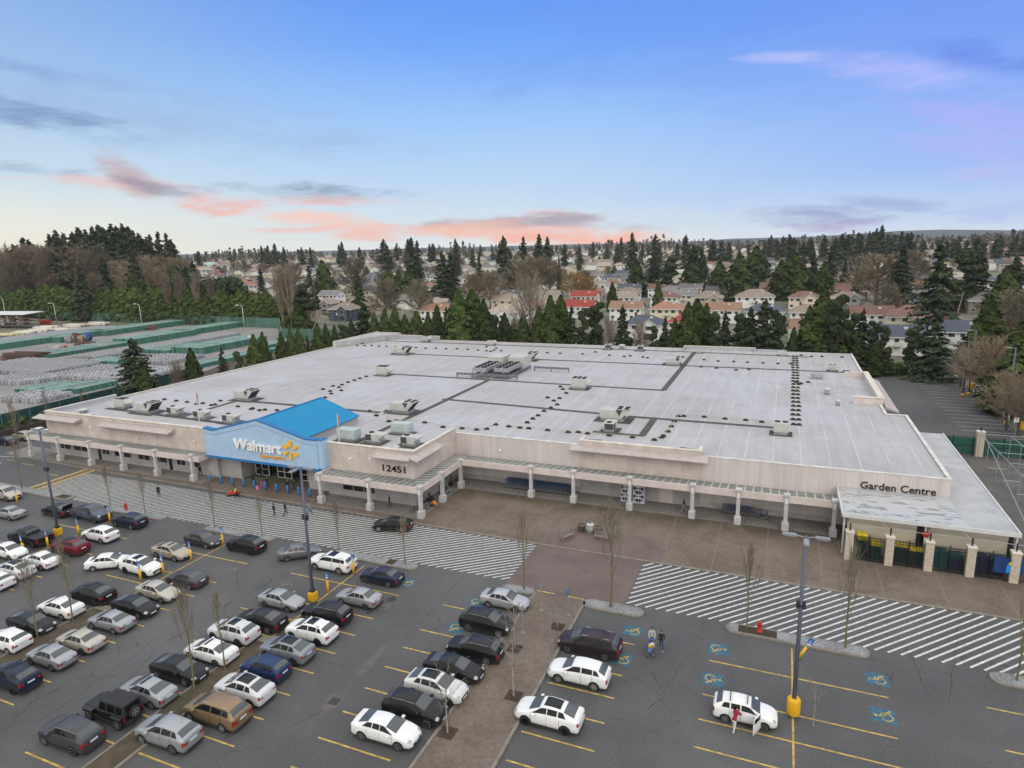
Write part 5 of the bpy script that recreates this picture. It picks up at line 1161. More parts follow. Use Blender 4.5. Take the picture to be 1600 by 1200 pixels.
for k, (x, y) in enumerate(((-17.8,47.8),(-18.1,44.2),(-15.6,43.9),(-15.4,47.9))):
    t = thing('walkway_sign', 'thin grey walkway sign post, '+('back left','front left','front right','back right, with blue plate,')[k]+' of the four', 'sign post', (x,y,.12), 0, 'thin sign posts on the walkway')
    b = MB(); b.tube((0,0,0),(0,0,2.4),.035,n=5); b.build('post', galv, t); b = MB(); b.box(-.03,.03,-.16,.16,1.9,2.4); b.build('sign_panel', sgb if k == 3 else galv, t); b = MB(); b.box(-.2,.2,-.2,.2,0,.02); b.build('foot_plate', kerb_m, t)
# bollards at the entrance
bol = mat('bollard_blue', (.03,.25,.60), .5, .05)
t0 = thing('bollard', '', 'bollard', (0,0,0), 0, 'blue bollards in front of the entrance'); b = MB(); b.lathe(0,0,[(.15,0),(.15,1.0),(.11,1.09),(.03,1.12)],12); b.build('post', bol, t0); b = MB(); b.lathe(0,0,[(.157,.78),(.157,.9)],12); b.build('band', sgb, t0)
BX = [-72.2,-70.2,-68.1,-66.1,-64.3,-62.4,-60.5,-58.6,-56.8,-55.0]
names = ['first blue bollard from the left, by the brick wing','second blue bollard from the left','third blue bollard from the left','fourth blue bollard from the left, behind the red trolley man','fifth blue bollard, left of the adult and child','sixth blue bollard from the left, right of the adult and child','seventh blue bollard from the left','eighth blue bollard, left of the pair in dark coats','ninth blue bollard, right of the pair in dark coats','last blue bollard on the right, by the canopy column']
for i, x in enumerate(BX):
    o = t0 if i == 0 else copy_tree(t0); o.location = (x, 62.75, .08); o['label'] = names[i]
# fire hydrants
hyd = mat('hydrant_red', (.42,.03,.02), .5, .15, 4)
for x, y, z, lb in ((-74.2,51.5,.16,'red fire hydrant on the left gravel island beside a bare tree'),(-.2,50.75,.19,'red fire hydrant in the mulch bed of the right island'),(33.9,113.6,.14,'red fire hydrant on the grass island of the side lot')):
    t = thing('fire_hydrant', lb, 'fire hydrant', (x,y,z), 0, 'red fire hydrants'); b = MB(); b.lathe(0,0,[(.22,0),(.22,.06),(.15,.07),(.14,.62),(.18,.65),(.17,.75),(.08,.88),(.04,.95)],12); b.build('barrel', hyd, t)
    b = MB(); b.tube((-.26,0,.5),(.26,0,.5),.07,n=8); b.tube((0,-.24,.48),(0,0,.48),.09,n=8); b.build('nozzle', hyd, t)
# benches, planters, bin
def bench(x, y, rz, label):
    t = thing('park_bench', label, 'bench', (x,y,.09), rz, 'weathered wooden benches'); wd = mat('weathered_wood', (.24,.20,.18), .85, .2, 4)
    for y0 in (-.25,-.07,.11): b = MB(); b.box(-.9,.9,y0,y0+.13,.42,.46); b.build('seat_slat', wd, t)
    for z0 in (.52,.66,.80): b = MB(); b.box(-.9,.9,.28+(z0-.5)*.2,.31+(z0-.5)*.2,z0,z0+.1); b.build('back_slat', wd, t)
    for x0 in (-.85,.85):
        b = MB(); b.box(x0-.04,x0+.04,-.26,-.18,0,.62); b.box(x0-.04,x0+.04,.24,.32,0,.9); b.box(x0-.04,x0+.04,-.3,.3,.6,.66); b.box(x0-.04,x0+.04,-.2,.25,.34,.42); b.build('side_frame', mat('bench_frame', (.20,.18,.17), .8, .2, 4), t)
bench(-19.95,62.0,rad(62),'wooden bench turned sideways, left of the plant tubs'); bench(-16.3,62.9,rad(-6),'wooden bench in front of the right plant tub')
tub = mat('tub_concrete', (.20,.16,.13), .9, .2, 3)
for x, lb in ((-19.1,'round brown plant tub left of the grey bin'),(-17.1,'round brown plant tub right of the grey bin')):
    t = thing('plant_tub', lb, 'plant tub', (x,64.4,.09), 0, 'round plant tubs'); b = MB(); b.lathe(0,0,[(.34,0),(.44,.7),(.52,.72),(.54,.86),(.46,.86),(.44,.78)],16); b.build('tub', tub, t); b = MB(); b.lathe(0,0,[(.44,.76),(.44,.8)],16); b.build('soil', earth, t)
t = thing('litter_bin', 'round grey litter bin standing between two plant tubs', 'bin', (-18.1,64.35,.09)); b = MB(); b.lathe(0,0,[(.40,0),(.42,.85)],16); b.build('drum', mat('bin_grey', (.32,.33,.30), .8, .2, 4), t); b = MB(); b.lathe(0,0,[(.44,.85),(.40,1.0),(.16,1.08)],16); b.build('lid', mat('bin_lid', (.46,.47,.48), .6, .1), t); b = MB(); b.lathe(0,0,[(.15,1.075),(.15,1.09)],10); b.build('opening', arch_m, t)
# vending cabinets
def cabinet(x0, x1, label):
    t = thing('bottle_cabinet', label, 'cabinet', ((x0+x1)/2,74.6,.09), 0, 'white bottle cabinets by the store wall'); w_ = (x1-x0)/2; wm = mat('cabinet_white', (.58,.58,.60), .5, .04); bm_ = mat('cabinet_blue', (.02,.035,.10), .5, .05)
    b = MB(); b.bbox(-w_,w_,-.4,.5,0,2.25,.03); b.build('case', wm, t)
    b = MB(); b.box(-w_-.05,w_+.05,-.45,.55,2.25,2.4); b.build('top', mat('cab_top', (.3,.31,.3), .7, .15), t)
    for i in range(2):
        a = -w_+.08+(2*w_-.1)*i/2; c = a+(2*w_-.1)/2-.08
        for k in range(4):
            b = MB(); z0 = .15+.5*k; b.box(a, a+(c-a)*.42, -.43, -.4, z0, z0+.42) if (i+k)%2 else b.box(a+(c-a)*.5, c, -.43, -.4, z0, z0+.42); b.box(a, c, -.425, -.4, z0+.18, z0+.3); b.build('door_panel', bm_, t)
cabinet(-17.0,-15.9,'narrow white bottle cabinet with dark blue panels left of the column'); cabinet(-15.5,-14.1,'wide white bottle cabinet with dark blue panels right of the column')
b = MB(); b.box(-.18,.18,-.03,0,0,.36); tag(b.build('wall_notice', mat('notice_red', (.5,.12,.1), .6), None, (8.6+.0*0-4.5,75.56,2.2)), 'small red notice on the siding near the garden annex', 'sign')
# shopping trolleys
tw = mat('trolley_blue', (.07,.09,.15), .5, .1, 3); 
def trolley_proto():
    t = thing('shopping_trolley', '', 'trolley', (0,0,0)); b = MB()
    z0, z1 = .45, 1.0
    for a, c in (((-.28,-.42),(.28,-.42)),((.28,-.42),(.22,.42)),((.22,.42),(-.22,.42)),((-.22,.42),(-.28,-.42))):
        for k in range(4): z = z0+(z1-z0)*k/3; b.tube((*a,z),(*c,z),.014,n=3)
        for k in range(5): x_ = a[0]+(c[0]-a[0])*k/5; y_ = a[1]+(c[1]-a[1])*k/5; b.tube((x_*.8,y_*.85,z0),(x_,y_,z1),.012,n=3)
    for k in range(5): b.tube((-.22+.11*k,-.36,z0),(-.18+.09*k,.36,z0),.012,n=3)
    b.build('basket', tw, t); b = MB(); b.tube((-.3,-.5,1.03),(.3,-.5,1.03),.035,n=6); b.build('handle', sgb, t)
    b = MB()
    for sx_ in (-.24,.24): b.tube((sx_,-.45,1.0),(sx_,-.42,.2),.02,n=4); b.tube((sx_,-.42,.2),(sx_*.8,.42,.16),.02,n=4); b.tube((sx_*.9,.3,.45),(sx_*.85,.36,.18),.016,n=4)
    b.build('frame', galv, t)
    for sx_ in (-.24,.24):
        for sy in (-.4,.4): b = MB(); b.tube((sx_-.02,sy,.07),(sx_+.02,sy,.07),.07,n=8); b.build('wheel', arch_m, t)
    return t
TR = trolley_proto(); first = True
def put_trolley(x, y, z, rz, label, group):
    global first
    o = TR if first else copy_tree(TR); first = False; o.location = (x,y,z); o.rotation_euler = (0,0,rz); return tag(o, label, None, group)
for r_ in range(2):
    for i in range(26): put_trolley(-31.9+.335*i+random.uniform(-.03,.03), 74.95-.95*r_*.9, .085, -PI/2+random.uniform(-.03,.03), 'blue shopping trolley nested in the long '+('back','front')[r_]+' row under the centre canopy', 'nested shopping trolleys, '+('back','front')[r_]+' row')
for i in range(9): put_trolley(-4.6+.36*i, 74.7, .085, -PI/2, 'blue shopping trolley nested in the short row under the right canopy', 'nested shopping trolleys, short right row')
put_trolley(-.6,74.3,.085,-1.9,'blue shopping trolley standing loose at the right end of the short row',None)

# ------------------------------------------------------------------ people
def mk_person(pose, coat, legs, skin=(.45,.27,.19), hair=(.02,.015,.012), hat=None, h=1.72, shoe=(.5,.5,.5), skirt=False):
    """one skinned body; pose gives leg and arm swing"""
    me = bpy.data.meshes.new('person_skin'); J = []; E_ = []; Rr = []
    def j(p, r, par=None):
        J.append(p); Rr.append(r)
        if par is not None: E_.append((par, len(J)-1))
        return len(J)-1
    sw = pose.get('swing', 0.); lean = pose.get('lean', 0.)
    pel = j((0,0,.93),(.15,.10)); wa = j((0,-lean*.15,1.08),(.135,.095),pel); ch = j((0,-lean*.4,1.30),(.175,.115),wa); nk = j((0,-lean*.52,1.47),(.062,.062),ch); hd0 = j((0,-lean*.55-.01,1.56),(.075,.085),nk); hd1 = j((0,-lean*.57-.015,1.65),(.078,.095),hd0); hd2 = j((0,-lean*.57,1.71),(.055,.065),hd1)
    for sg in (1,-1):
        s_ = sw*sg
        hp = j((.09*sg,0,.86),(.095,.10),pel); kn = j((.10*sg,-.34*math.sin(s_)*1.0-.03,.48+.03*abs(s_)),(.062,.065),hp); an = j((.10*sg,-.62*math.sin(s_)+(.10 if s_ < 0 else 0),.085+(.06 if s_ < 0 else 0)),(.042,.045),kn); to = j((.11*sg,-.62*math.sin(s_)-.14+(.10 if s_ < 0 else 0),.035+(.02 if s_ < 0 else 0)),(.045,.03),an)
        sh = j((.19*sg,-lean*.42,1.40),(.065,.065),ch)
        if pose.get('push'): el_ = j((.23*sg,-lean*.3-.12,1.16),(.046,.046),sh); wr = j((.2*sg,-lean*.4-.40,1.05),(.032,.03),el_); ha = j((.2*sg,-lean*.4-.49,1.04),(.036,.03),wr)
        else: el_ = j((.24*sg,.10*math.sin(s_)*1.4+.02-lean*.3,1.13),(.046,.046),sh); wr = j((.25*sg,.30*math.sin(s_)-.06-lean*.3,.90),(.032,.03),el_); ha = j((.25*sg,.32*math.sin(s_)-.08-lean*.3,.81),(.034,.026),wr)
    me.from_pydata(J, E_, []); o = bpy.data.objects.new('tmp', me); COL.objects.link(o)
    m = o.modifiers.new('s', 'SKIN'); m.use_smooth_shade = True; sb = o.modifiers.new('ss', 'SUBSURF'); sb.levels = sb.render_levels = 1
    for i, r in enumerate(Rr): sv_ = me.skin_vertices[0].data[i]; sv_.radius = r; sv_.use_root = (i == 0)
    dg = bpy.context.evaluated_depsgraph_get(); out = bpy.data.meshes.new_from_object(o.evaluated_get(dg)); bpy.data.objects.remove(o)
    k = h/1.76
    mats_ = [mat('coat_%d_%d_%d' % tuple(int(c*255) for c in coat), coat, .8, .1, 5, obj=True), mat('legs_%d_%d_%d' % tuple(int(c*255) for c in legs), legs, .85, .1, 5, obj=True), mat('skin_%d' % int(skin[0]*100), skin, .6, .05, 5, obj=True), mat('shoe_%d' % int(shoe[0]*100), shoe, .7, .05, 5, obj=True)]
    out.materials.clear(); [out.materials.append(q) for q in mats_]
    for p in out.polygons:
        c = p.center; a = abs(c[0])
        p.material_index = 2 if c[2] > 1.49 or (a > .16 and c[2] < .90 and c[2] > .7) else 0 if c[2] > .9 else 3 if c[2] < .1 else 1
        if pose.get('push') and c[2] > .95 and c[1] < -lean*.4-.42: p.material_index = 2
    for v in out.vertices: v.co *= k
    return out, k, lean
def person(x, y, z, rz, label, pose={}, coat=(.02,.02,.025), legs=(.02,.02,.03), hair=(.015,.012,.01), cap=None, h=1.72, shoe=(.4,.4,.4), vest=None, skin=(.42,.26,.19)):
    me, k, lean = mk_person(pose, coat, legs, skin, hair, None, h, shoe)
    t = thing('person', label, 'person', (x,y,z), rz); place(me, 'body', t)
    b = MB(); hy = -lean*.57; vs = []; n = 10                 # hair or cap: a shell over the back and top of the head
    prof = [(.092,1.57),(.102,1.64),(.092,1.71),(.055,1.76),(.01,1.775)]
    for r, zz in prof:
        for i in range(n): a = 2*PI*i/n; fr = math.sin(a) < -.55 and zz < 1.66; vs.append((math.cos(a)*r*.88*k, (hy+math.sin(a)*r*(.62 if fr else 1.05)+.012)*k, zz*k))
    b.add(vs, [(i_*n+q, i_*n+(q+1)%n, (i_+1)*n+(q+1)%n, (i_+1)*n+q) for i_ in range(4) for q in range(n)]+[tuple(4*n+q for q in range(n))], True)
    c = cap or hair; b.build('cap' if cap else 'hair', mat('hair_%d_%d' % (int(c[0]*255), int(c[1]*255)), c, .8, .1), t)
    b = MB()
    for sg in (-1,1): b.box((sg*.032-.012)*k, (sg*.032+.012)*k, (hy-.115)*k, (hy-.095)*k, 1.635*k, 1.65*k)
    b.build_each('eye', mat('eye_dark', (.02,.02,.02), .4, 0), t)
    b = MB(); b.yprof([((hy-.1)*k,1.63*k),((hy-.135)*k,1.60*k),((hy-.1)*k,1.595*k)], -.012*k, .012*k); b.build('nose', mat('skin_%d' % int(skin[0]*100), skin), t)
    b = MB(); b.box(-.025*k,.025*k,(hy-.108)*k,(hy-.095)*k,1.565*k,1.573*k); b.build('mouth', mat('lip', (.25,.1,.09), .6, 0), t)
    if vest:
        b = MB(); b.lathe(0,-lean*.3*k,[(.17*k,.98*k),(.2*k,1.15*k),(.225*k,1.36*k),(.15*k,1.42*k)],12)
        b.v = [(v[0], v[1]*.72-lean*.1, v[2]) for v in b.v]; b.build('vest', mat('hi_vis', vest, .6, 0), t)
    return t
wk = dict(swing=.42); st_ = dict(swing=.06)
person(-53.9,57.0,0,rad(150),'person in navy jacket walking away across the crosswalk, the taller of the pair',wk,(.012,.02,.05),(.02,.02,.03),h=1.78)
person(-55.1,56.4,0,rad(160),'person in long black coat walking across the crosswalk, the shorter of the pair',dict(swing=.25),(.012,.012,.014),(.012,.012,.014),h=1.62)
person(-74.2,56.2,0,rad(60),'person in dark clothes and white shoes walking alone on the left crosswalk',wk,(.012,.012,.016),(.015,.015,.02),shoe=(.7,.7,.7))
person(-63.9,59.2,0,rad(-60),'person in hi-vis vest pushing a red trolley on the crosswalk',dict(swing=.4,push=1,lean=.25),(.015,.015,.02),(.012,.012,.02),vest=(.55,.75,.05))
person(-62.5,63.3,.09,rad(100),'adult in dark clothes with a child on the pavement by the bollards',wk,(.02,.02,.03),(.03,.03,.05))
person(-63.2,63.0,.09,rad(100),'child in a pink coat beside an adult near the bollards',wk,(.65,.12,.3),(.5,.12,.3),h=1.15)
person(-65.6,63.9,.09,rad(-120),'person in dark clothes bending with a bag left of the entrance doors',dict(swing=.3,lean=.35),(.03,.03,.035),(.02,.02,.02))
person(-66.7,66.6,.09,rad(180),'person in black standing in front of the left entrance door',st_,(.012,.012,.012),(.015,.015,.015))
person(-59.0,63.3,.09,rad(20),'person in dark coat with white patch, left one of the pair near the bollards',st_,(.015,.015,.018),(.03,.03,.04))
person(-58.2,63.6,.09,rad(-20),'person in dark coat, right one of the pair near the bollards',st_,(.02,.018,.018),(.02,.02,.025),h=1.76)
person(-75.4,64.0,.09,rad(80),'person in black walking on the pavement beside the last left canopy column',wk,(.012,.012,.014),(.012,.012,.014),shoe=(.6,.6,.6))
person(-43.0,62.9,.09,rad(-80),'person in long black coat walking under the canopy below the number 12451',dict(swing=.3),(.012,.012,.016),(.02,.02,.03),hair=(.12,.03,.03),h=1.68)
person(-9.3,73.5,.09,rad(-80),'person with orange cap and black jacket walking under the centre canopy',wk,(.012,.012,.014),(.32,.28,.24),cap=(.65,.18,.05))
person(-7.95,46.0,0,rad(10),'person in light grey hoodie pushing a loaded trolley in the right lot',dict(swing=.3,push=1,lean=.1),(.42,.42,.42),(.10,.10,.12),cap=(.012,.012,.012),h=1.78)
person(-7.2,45.9,0,rad(10),'person in black jacket and blue jeans walking beside the loaded trolley',wk,(.012,.012,.014),(.03,.06,.15),h=1.66,shoe=(.6,.6,.6))
person(-1.35,38.75,0,rad(160),'person in red top and white trousers leaning into the open door of the white hatchback',dict(swing=.35,lean=.9,push=1),(.25,.01,.03),(.6,.58,.56),h=1.65)
person(-38.8,67.9,.09,rad(-90),'person in blue jacket sitting group left, by the side canopy column',st_,(.03,.12,.25),(.02,.02,.03),h=1.6)
person(-38.9,70.2,.09,rad(-70),'person with light scarf and blue trousers under the side canopy',st_,(.25,.2,.2),(.03,.05,.15),h=1.62)
person(-39.3,66.3,.09,rad(-90),'person in dark blue jacket and white cap beside the bicycles',dict(swing=.1,lean=.3),(.03,.05,.1),(.02,.02,.03),cap=(.55,.55,.55),h=1.55)
person(-51.3,58.2,0,rad(120),'person in grey top stepping onto the pavement, just right of the central lamp post',wk,(.25,.25,.27),(.02,.02,.03))
# red hand truck, loaded trolley, pram
t = thing('flat_trolley', 'low red flat trolley pushed by the person in the hi-vis vest', 'trolley', (-65.3,60.05,0), rad(-60))
b = MB(); b.box(-.4,.4,-.7,.7,.25,.34); b.build('deck', hyd, t); b = MB(); b.bbox(-.35,.35,-.6,.45,.34,.6,.05); b.build('load', mat('load_red', (.5,.06,.05), .7, .3, 4), t)
for sx_ in (-.34,.34):
    for sy in (-.55,.55): b = MB(); b.tube((sx_-.03,sy,.12),(sx_+.03,sy,.12),.12,n=10); b.build('wheel', arch_m, t)
o = put_trolley(-7.85,44.95,0,rad(190),'blue shopping trolley piled with yellow and blue goods, pushed by the person in grey hoodie',None)
for k, (c, x, y, z, s_) in enumerate((((.6,.4,.05),0,.1,.75,.16),((.05,.15,.5),-.1,-.15,.65,.15),((.55,.55,.6),.1,-.2,.72,.15),((.1,.2,.55),0,.3,.62,.14))):
    b = MB(); b.bbox(-7.85+x-s_,-7.85+x+s_,44.95-y-s_,44.95-y+s_,z-s_*.8,z+s_*1.1,.04); tag(b.build('shopping_bag', mat('goods_%d' % k, c, .7, .2, 5)), ['yellow goods on top of','blue pack low in','white pack beside the yellow goods in','blue pack at the front of'][k]+' the loaded trolley', 'shopping')
t = thing('shopping_bag', 'pink striped bag standing by the child near the bollards', 'bag', (-63.7,62.7,.09)); b = MB(); b.bbox(-.2,.2,-.12,.12,0,.4,.04); b.build('bag_body', mat('bag_pink', (.7,.2,.4), .7, .2, 5), t); b = MB(); b.tube((-.1,0,.4),(-.06,0,.56),.012,n=4); b.tube((.1,0,.4),(.06,0,.56),.012,n=4); b.tube((-.06,0,.56),(.06,0,.56),.012,n=4); b.build('handle', plast, t)
# bicycles and bags under the side canopy
def bicycle(x, y, rz, label, c):
    t = thing('bicycle', label, 'bicycle', (x,y,.09), rz, 'bicycles under the side canopy'); bm_ = mat('bike_%d' % int(c[0]*99+c[2]*999), c, .4, 0)
    for wx in (-.52,.52):
        b = MB(); n = 16
        for i in range(n): a0, a1 = 2*PI*i/n, 2*PI*(i+1)/n; b.tube((wx+math.cos(a0)*.33,0,.34+math.sin(a0)*.33),(wx+math.cos(a1)*.33,0,.34+math.sin(a1)*.33),.022,n=4,caps=False)
        for i in range(6): a0 = PI*i/6; b.tube((wx+math.cos(a0)*.32,0,.34+math.sin(a0)*.32),(wx-math.cos(a0)*.32,0,.34-math.sin(a0)*.32),.005,n=3)
        b.build('wheel', tyre_m, t)
    b = MB()
    for p, q in (((-.52,.34),(-.12,.32)),((-.12,.32),(-.22,.82)),((-.52,.34),(-.2,.75)),((-.12,.32),(.36,.72)),((-.2,.76),(.36,.78)),((.34,.85),(.52,.34))): b.tube((p[0],0,p[1]),(q[0],0,q[1]),.022,n=5)
    b.build('frame', bm_, t); b = MB(); b.tube((.32,-.28,.98),(.32,.28,.98),.018,n=5); b.tube((.34,0,.85),(.32,0,.98),.018,n=5); b.build('handlebar', plast, t); b = MB(); b.bbox(-.34,-.1,-.07,.07,.84,.9,.02); b.build('saddle', plast, t)
bicycle(-39.3,62.9,rad(70),'dark bicycle nearest the corner column under the side canopy',(.02,.02,.02)); bicycle(-38.7,63.8,rad(55),'grey bicycle leaning in the middle under the side canopy',(.3,.3,.32)); bicycle(-39.3,64.8,rad(80),'black bicycle next to the orange bundle under the side canopy',(.04,.04,.05)); bicycle(-39.6,73.3,rad(20),'dark bicycle parked in the inner corner of the canopy',(.03,.03,.03))
def bundle(x, y, z, r, c, lb, cat='bag'):
    b = MB(); rs = random.Random(int(x*77+y*13)); n = 9; vs = [(0,0,r*1.15)]
    for j in range(4):
        for i in range(n): a = 2*PI*i/n; q = r*(.55+.18*j)*rs.uniform(.8,1.15); vs.append((math.cos(a)*q, math.sin(a)*q*.9, r*(1.0-.31*j)*rs.uniform(.9,1.05) if j < 3 else 0))
    b.add(vs, [(0,1+i,1+(i+1)%n) for i in range(n)]+[(1+j*n+i,1+(j+1)*n+i,1+(j+1)*n+(i+1)%n,1+j*n+(i+1)%n) for j in range(3) for i in range(n)], True)
    return tag(b.build('bundle', mat('bundle_%d_%d' % (int(c[0]*255), int(c[2]*255)), c, .9, .3, 6), None, (x,y,z)), lb, cat)
bundle(-38.6,66.0,.09,.35,(.75,.22,.02),'bright orange bundle on the ground beside the second side column'); bundle(-39.5,66.9,.09,.5,(.02,.02,.03),'black bundle behind the orange bundle'); bundle(-39.9,65.6,.09,.45,(.04,.05,.09),'dark blue bundle against the side wall by the bicycles'); bundle(-38.3,65.2,.09,.32,(.05,.04,.04),'small dark bundle between the grey bicycle and orange bundle'); bundle(-39.6,72.4,.09,.4,(.02,.02,.02),'black bundle in the inner corner near the last side column')
t = thing('side_bench', 'low grey bench under the side canopy beside the people', 'bench', (-38.4,69.4,.09), PI/2); b = MB(); b.box(-.9,.9,-.2,.2,.4,.46); b.build('seat', galv, t)
for sx_ in (-.75,.75): b = MB(); b.box(sx_-.04,sx_+.04,-.16,.16,0,.4); b.build('leg', galv, t)

# ------------------------------------------------------------------ garden centre fence, goods, banner
pil = mat('split_pillar', (.52,.45,.36), .9, .2, 5, bump=.6); iron = mat('fence_iron', (.012,.013,.018), .6, .05)
PX = [7.4, 10.85, 14.1, 17.4, 20.75, 24.1, 27.4]
for i, x in enumerate(PX):
    nm = ('first, beside the last canopy column','second','third','fourth','fifth, right of the blue banner','sixth','seventh')[i]
    t = thing('fence_pillar', 'cream block pillar of the garden fence, '+nm+' from the left', 'pillar', (x,66.9,.08), 0, 'cream pillars of the garden fence'); b = MB(); b.box(-.34,.34,-.34,.34,0,2.85); b.build('shaft', pil, t); b = MB(); b.bbox(-.40,.40,-.40,.40,2.85,3.0,.04); b.build('cap', trim, t); b = MB(); b.tube((0,0,3.0),(0,0,3.75),.07,n=6); b.build('finial', iron, t)
for i in range(len(PX)-1):
    x0, x1 = PX[i]+.36, PX[i+1]-.36; t = thing('fence_panel', 'black iron fence panel between '+('the first and second','the second and third','the third and fourth','the fourth and fifth','the fifth and sixth','the sixth and seventh')[i]+' garden pillars', 'fence', (x0,66.9,.08), 0, 'black iron panels of the garden fence'); L = x1-x0
    for z in (.15,2.2,2.42): b = MB(); b.box(0,L,-.025,.025,z,z+.05); b.build('rail', iron, t)
    n = int(L/.12); b = MB()
    for k in range(n): q = L*(k+.5)/n; b.box(q-.02,q+.02,-.02,.02,0,2.6)
    o = b.build('pickets', iron, t); b = MB(); b.tube((L/2,0,0),(L/2,0,2.75),.05,n=6); b.build('post', iron, t)
for a_, c_, lb in (((7.4,66.9,3.7),(27.4,66.9,3.7),'long thin steel rail joining the finials of the garden pillars'),): b = MB(); b.tube(a_,c_,.03,n=5); tag(b.build('top_rail', galv), lb, 'rail')
b = MB(); b.tube((10.85,66.9,3.5),(9.9,68.0,4.2),.03,n=4); tag(b.build('stay_rod', galv), 'thin steel stay from the second garden pillar to the annex roof', 'stay'); b = MB(); b.tube((17.4,66.9,3.5),(16.6,68.0,4.2),.03,n=4); tag(b.build('stay_rod', galv), 'thin steel stay from the fourth garden pillar to the annex roof', 'stay')
gd = mat('bag_green', (.012,.05,.035), .6, .2, 3); gy = mat('bag_yellow', (.70,.55,.02), .6, .1, 3); gb = mat('bag_navy', (.02,.03,.09), .5, .2, 3); gt = mat('bag_teal', (.015,.11,.11), .5, .2, 3)
def stack(x, y, w_, n, m_low, m_top, lb, top_n=2):
    t = thing('bag_stack', lb, 'bagged goods', (x,y,.02), random.uniform(-.08,.08), 'stacks of bagged goods behind the garden fence'); b = MB(); b.box(-w_/2,w_/2,-.5,.5,0,.12); b.build('pallet', wood_m, t)
    for k in range(n):
        for q in range(2): b = MB(); b.bbox(-w_/2+q*w_/2+.01,-w_/2+(q+1)*w_/2-.01,-.48,.48,.12+.2*k,.30+.2*k,.06); b.build('bag', m_top if k >= n-top_n else m_low, t)
stack(8.6,68.0,.9,12,gd,gy,'tall stack of green bags with bright yellow bags on top, first from the left',3); stack(9.8,67.9,.9,9,gd,gy,'lower stack of green bags with yellow bags on top, second from the left'); stack(11.9,68.0,1.3,9,gd,gy,'wide stack with a yellow top layer behind the second fence panel',1); stack(13.2,67.9,1.2,8,gd,gy,'low stack of green bags with yellow top beside the third pillar',1)
stack(15.1,68.0,1.3,9,gt,gt,'teal wrapped stack behind the third fence panel, left one'); stack(16.5,68.0,1.1,8,gb,gt,'navy and teal stack beside the fourth pillar'); stack(18.3,68.0,1.3,9,gb,gb,'navy wrapped stack behind the fourth fence panel, left one'); stack(19.7,68.0,1.1,9,gb,gt,'navy stack with teal top behind the blue banner')
t = thing('banner', 'dark blue fence banner with a light blue square, colourful balloons and white spark', 'banner', (19.55,66.82,.9)); NB = 12; b = MB(); V = []
for i in range(NB+1):
    for z in (0,1.55): V.append((2.2*i/NB-.4, -.06-.07*math.sin(i*1.3+z), z-.06*math.sin(i/NB*PI)))
b.add(V, [(2*i,2*i+2,2*i+3,2*i+1) for i in range(NB)]); b.build('cloth', mat('banner_navy', (.01,.045,.17), .7, .1), t)
b = MB(); b.add([(.55,-.16,.12),(1.6,-.16,.12),(1.6,-.16,.85),(.55,-.16,.85)], [(0,1,2,3)]); b.build('light_square', mat('banner_sky', (.01,.30,.75), .6, .05), t)
for k, (cx, cz, r, c) in enumerate(((.85,1.0,.17,(.8,.5,.02)),(1.1,1.12,.18,(.7,.06,.03)),(1.3,1.0,.17,(.8,.35,.02)),(1.05,.92,.14,(.7,.6,.05)))): b = MB(); b.add([(cx+math.cos(a)*r,-.17-.002*k,cz+math.sin(a)*r) for a in [i*PI/6 for i in range(12)]], [tuple(range(12))]); b.build('balloon', mat('balloon_%d' % k, c, .6, 0), t)
b = MB()
for i in range(6): a = rad(90+60*i); b.tube((1.07+math.cos(a)*.07,-.18,.45+math.sin(a)*.07),(1.07+math.cos(a)*.22,-.18,.45+math.sin(a)*.22),.03,n=4)
b.build('spark', wht, t)
# back fence and pipe frame of the garden yard
fgreen = mat('fence_green', (.02,.09,.07), .8, .15, .6)
x, y = 27.9, 106
t = thing('fence_pillar', 'cream block pillar at the back of the garden yard', 'pillar', (27.2,107.3,0), 0, 'cream pillars of the garden fence'); b = MB(); b.box(-.45,.45,-.45,.45,0,3.6); b.build('shaft', pil, t); b = MB(); b.tube((0,0,3.6),(0,0,4.3),.09,n=6); b.build('finial', iron, t); b = MB(); b.bbox(-.5,.5,-.5,.5,3.6,3.72); b.build('cap', trim, t)
for x0, x1, lb in ((21.6,26.7,'dark iron fence with green screen, left of the back yard pillar'),(27.7,40,'dark iron fence with green screen, right of the back yard pillar')):
    t = thing('screen_fence', lb, 'fence', (x0,107.3,0), 0, 'green screened back yard fences'); L = x1-x0; b = MB(); b.box(0,L,.03,.05,.2,2.6); b.build('green_screen', fgreen, t)
    for z in (.1,1.4,2.7): b = MB(); b.box(0,L,-.03,.03,z,z+.06); b.build('rail', iron, t)
    for k in range(int(L/2.4)+1): b = MB(); b.box(k*2.4-.04,k*2.4+.04,-.04,.04,0,3.0); b.build('post', iron, t)
t = thing('shade_house', 'open galvanised pipe frame of a shade house in the garden yard', 'pipe frame', (0,0,0))
for k in range(6):
    y = 84+4.4*k
    for x in (26.8,30.4,34): b = MB(); b.tube((x,y,0),(x,y,3.6),.04,n=5); b.build('post', galv, t)
    b = MB(); b.tube((26.8,y,3.6),(34,y,3.6),.04,n=5); b.build('cross_rail', galv, t)
for x in (26.8,30.4,34): b = MB(); b.tube((x,84,3.63),(x,106,3.63),.045,n=5); b.build('long_rail', galv, t)
b = MB(); b.tube((22,67.9,4.3),(27.2,107.0,3.9),.05,n=5); tag(b.build('top_rail', galv), 'long steel rail from the annex corner to the back yard pillar', 'rail')
for k in range(2): t = thing('yard_notice', 'small white notice plate, '+('left','right')[k]+' one of two hanging on the pipe frame', 'sign', (30.4+.7*k,95,3.0)); b = MB(); b.box(-.25,.25,-.02,.02,0,.45); b.build('plate', wht, t); b = MB(); b.tube((0,0,.45),(0,0,.6),.015,n=4); b.build('hanger', galv, t)
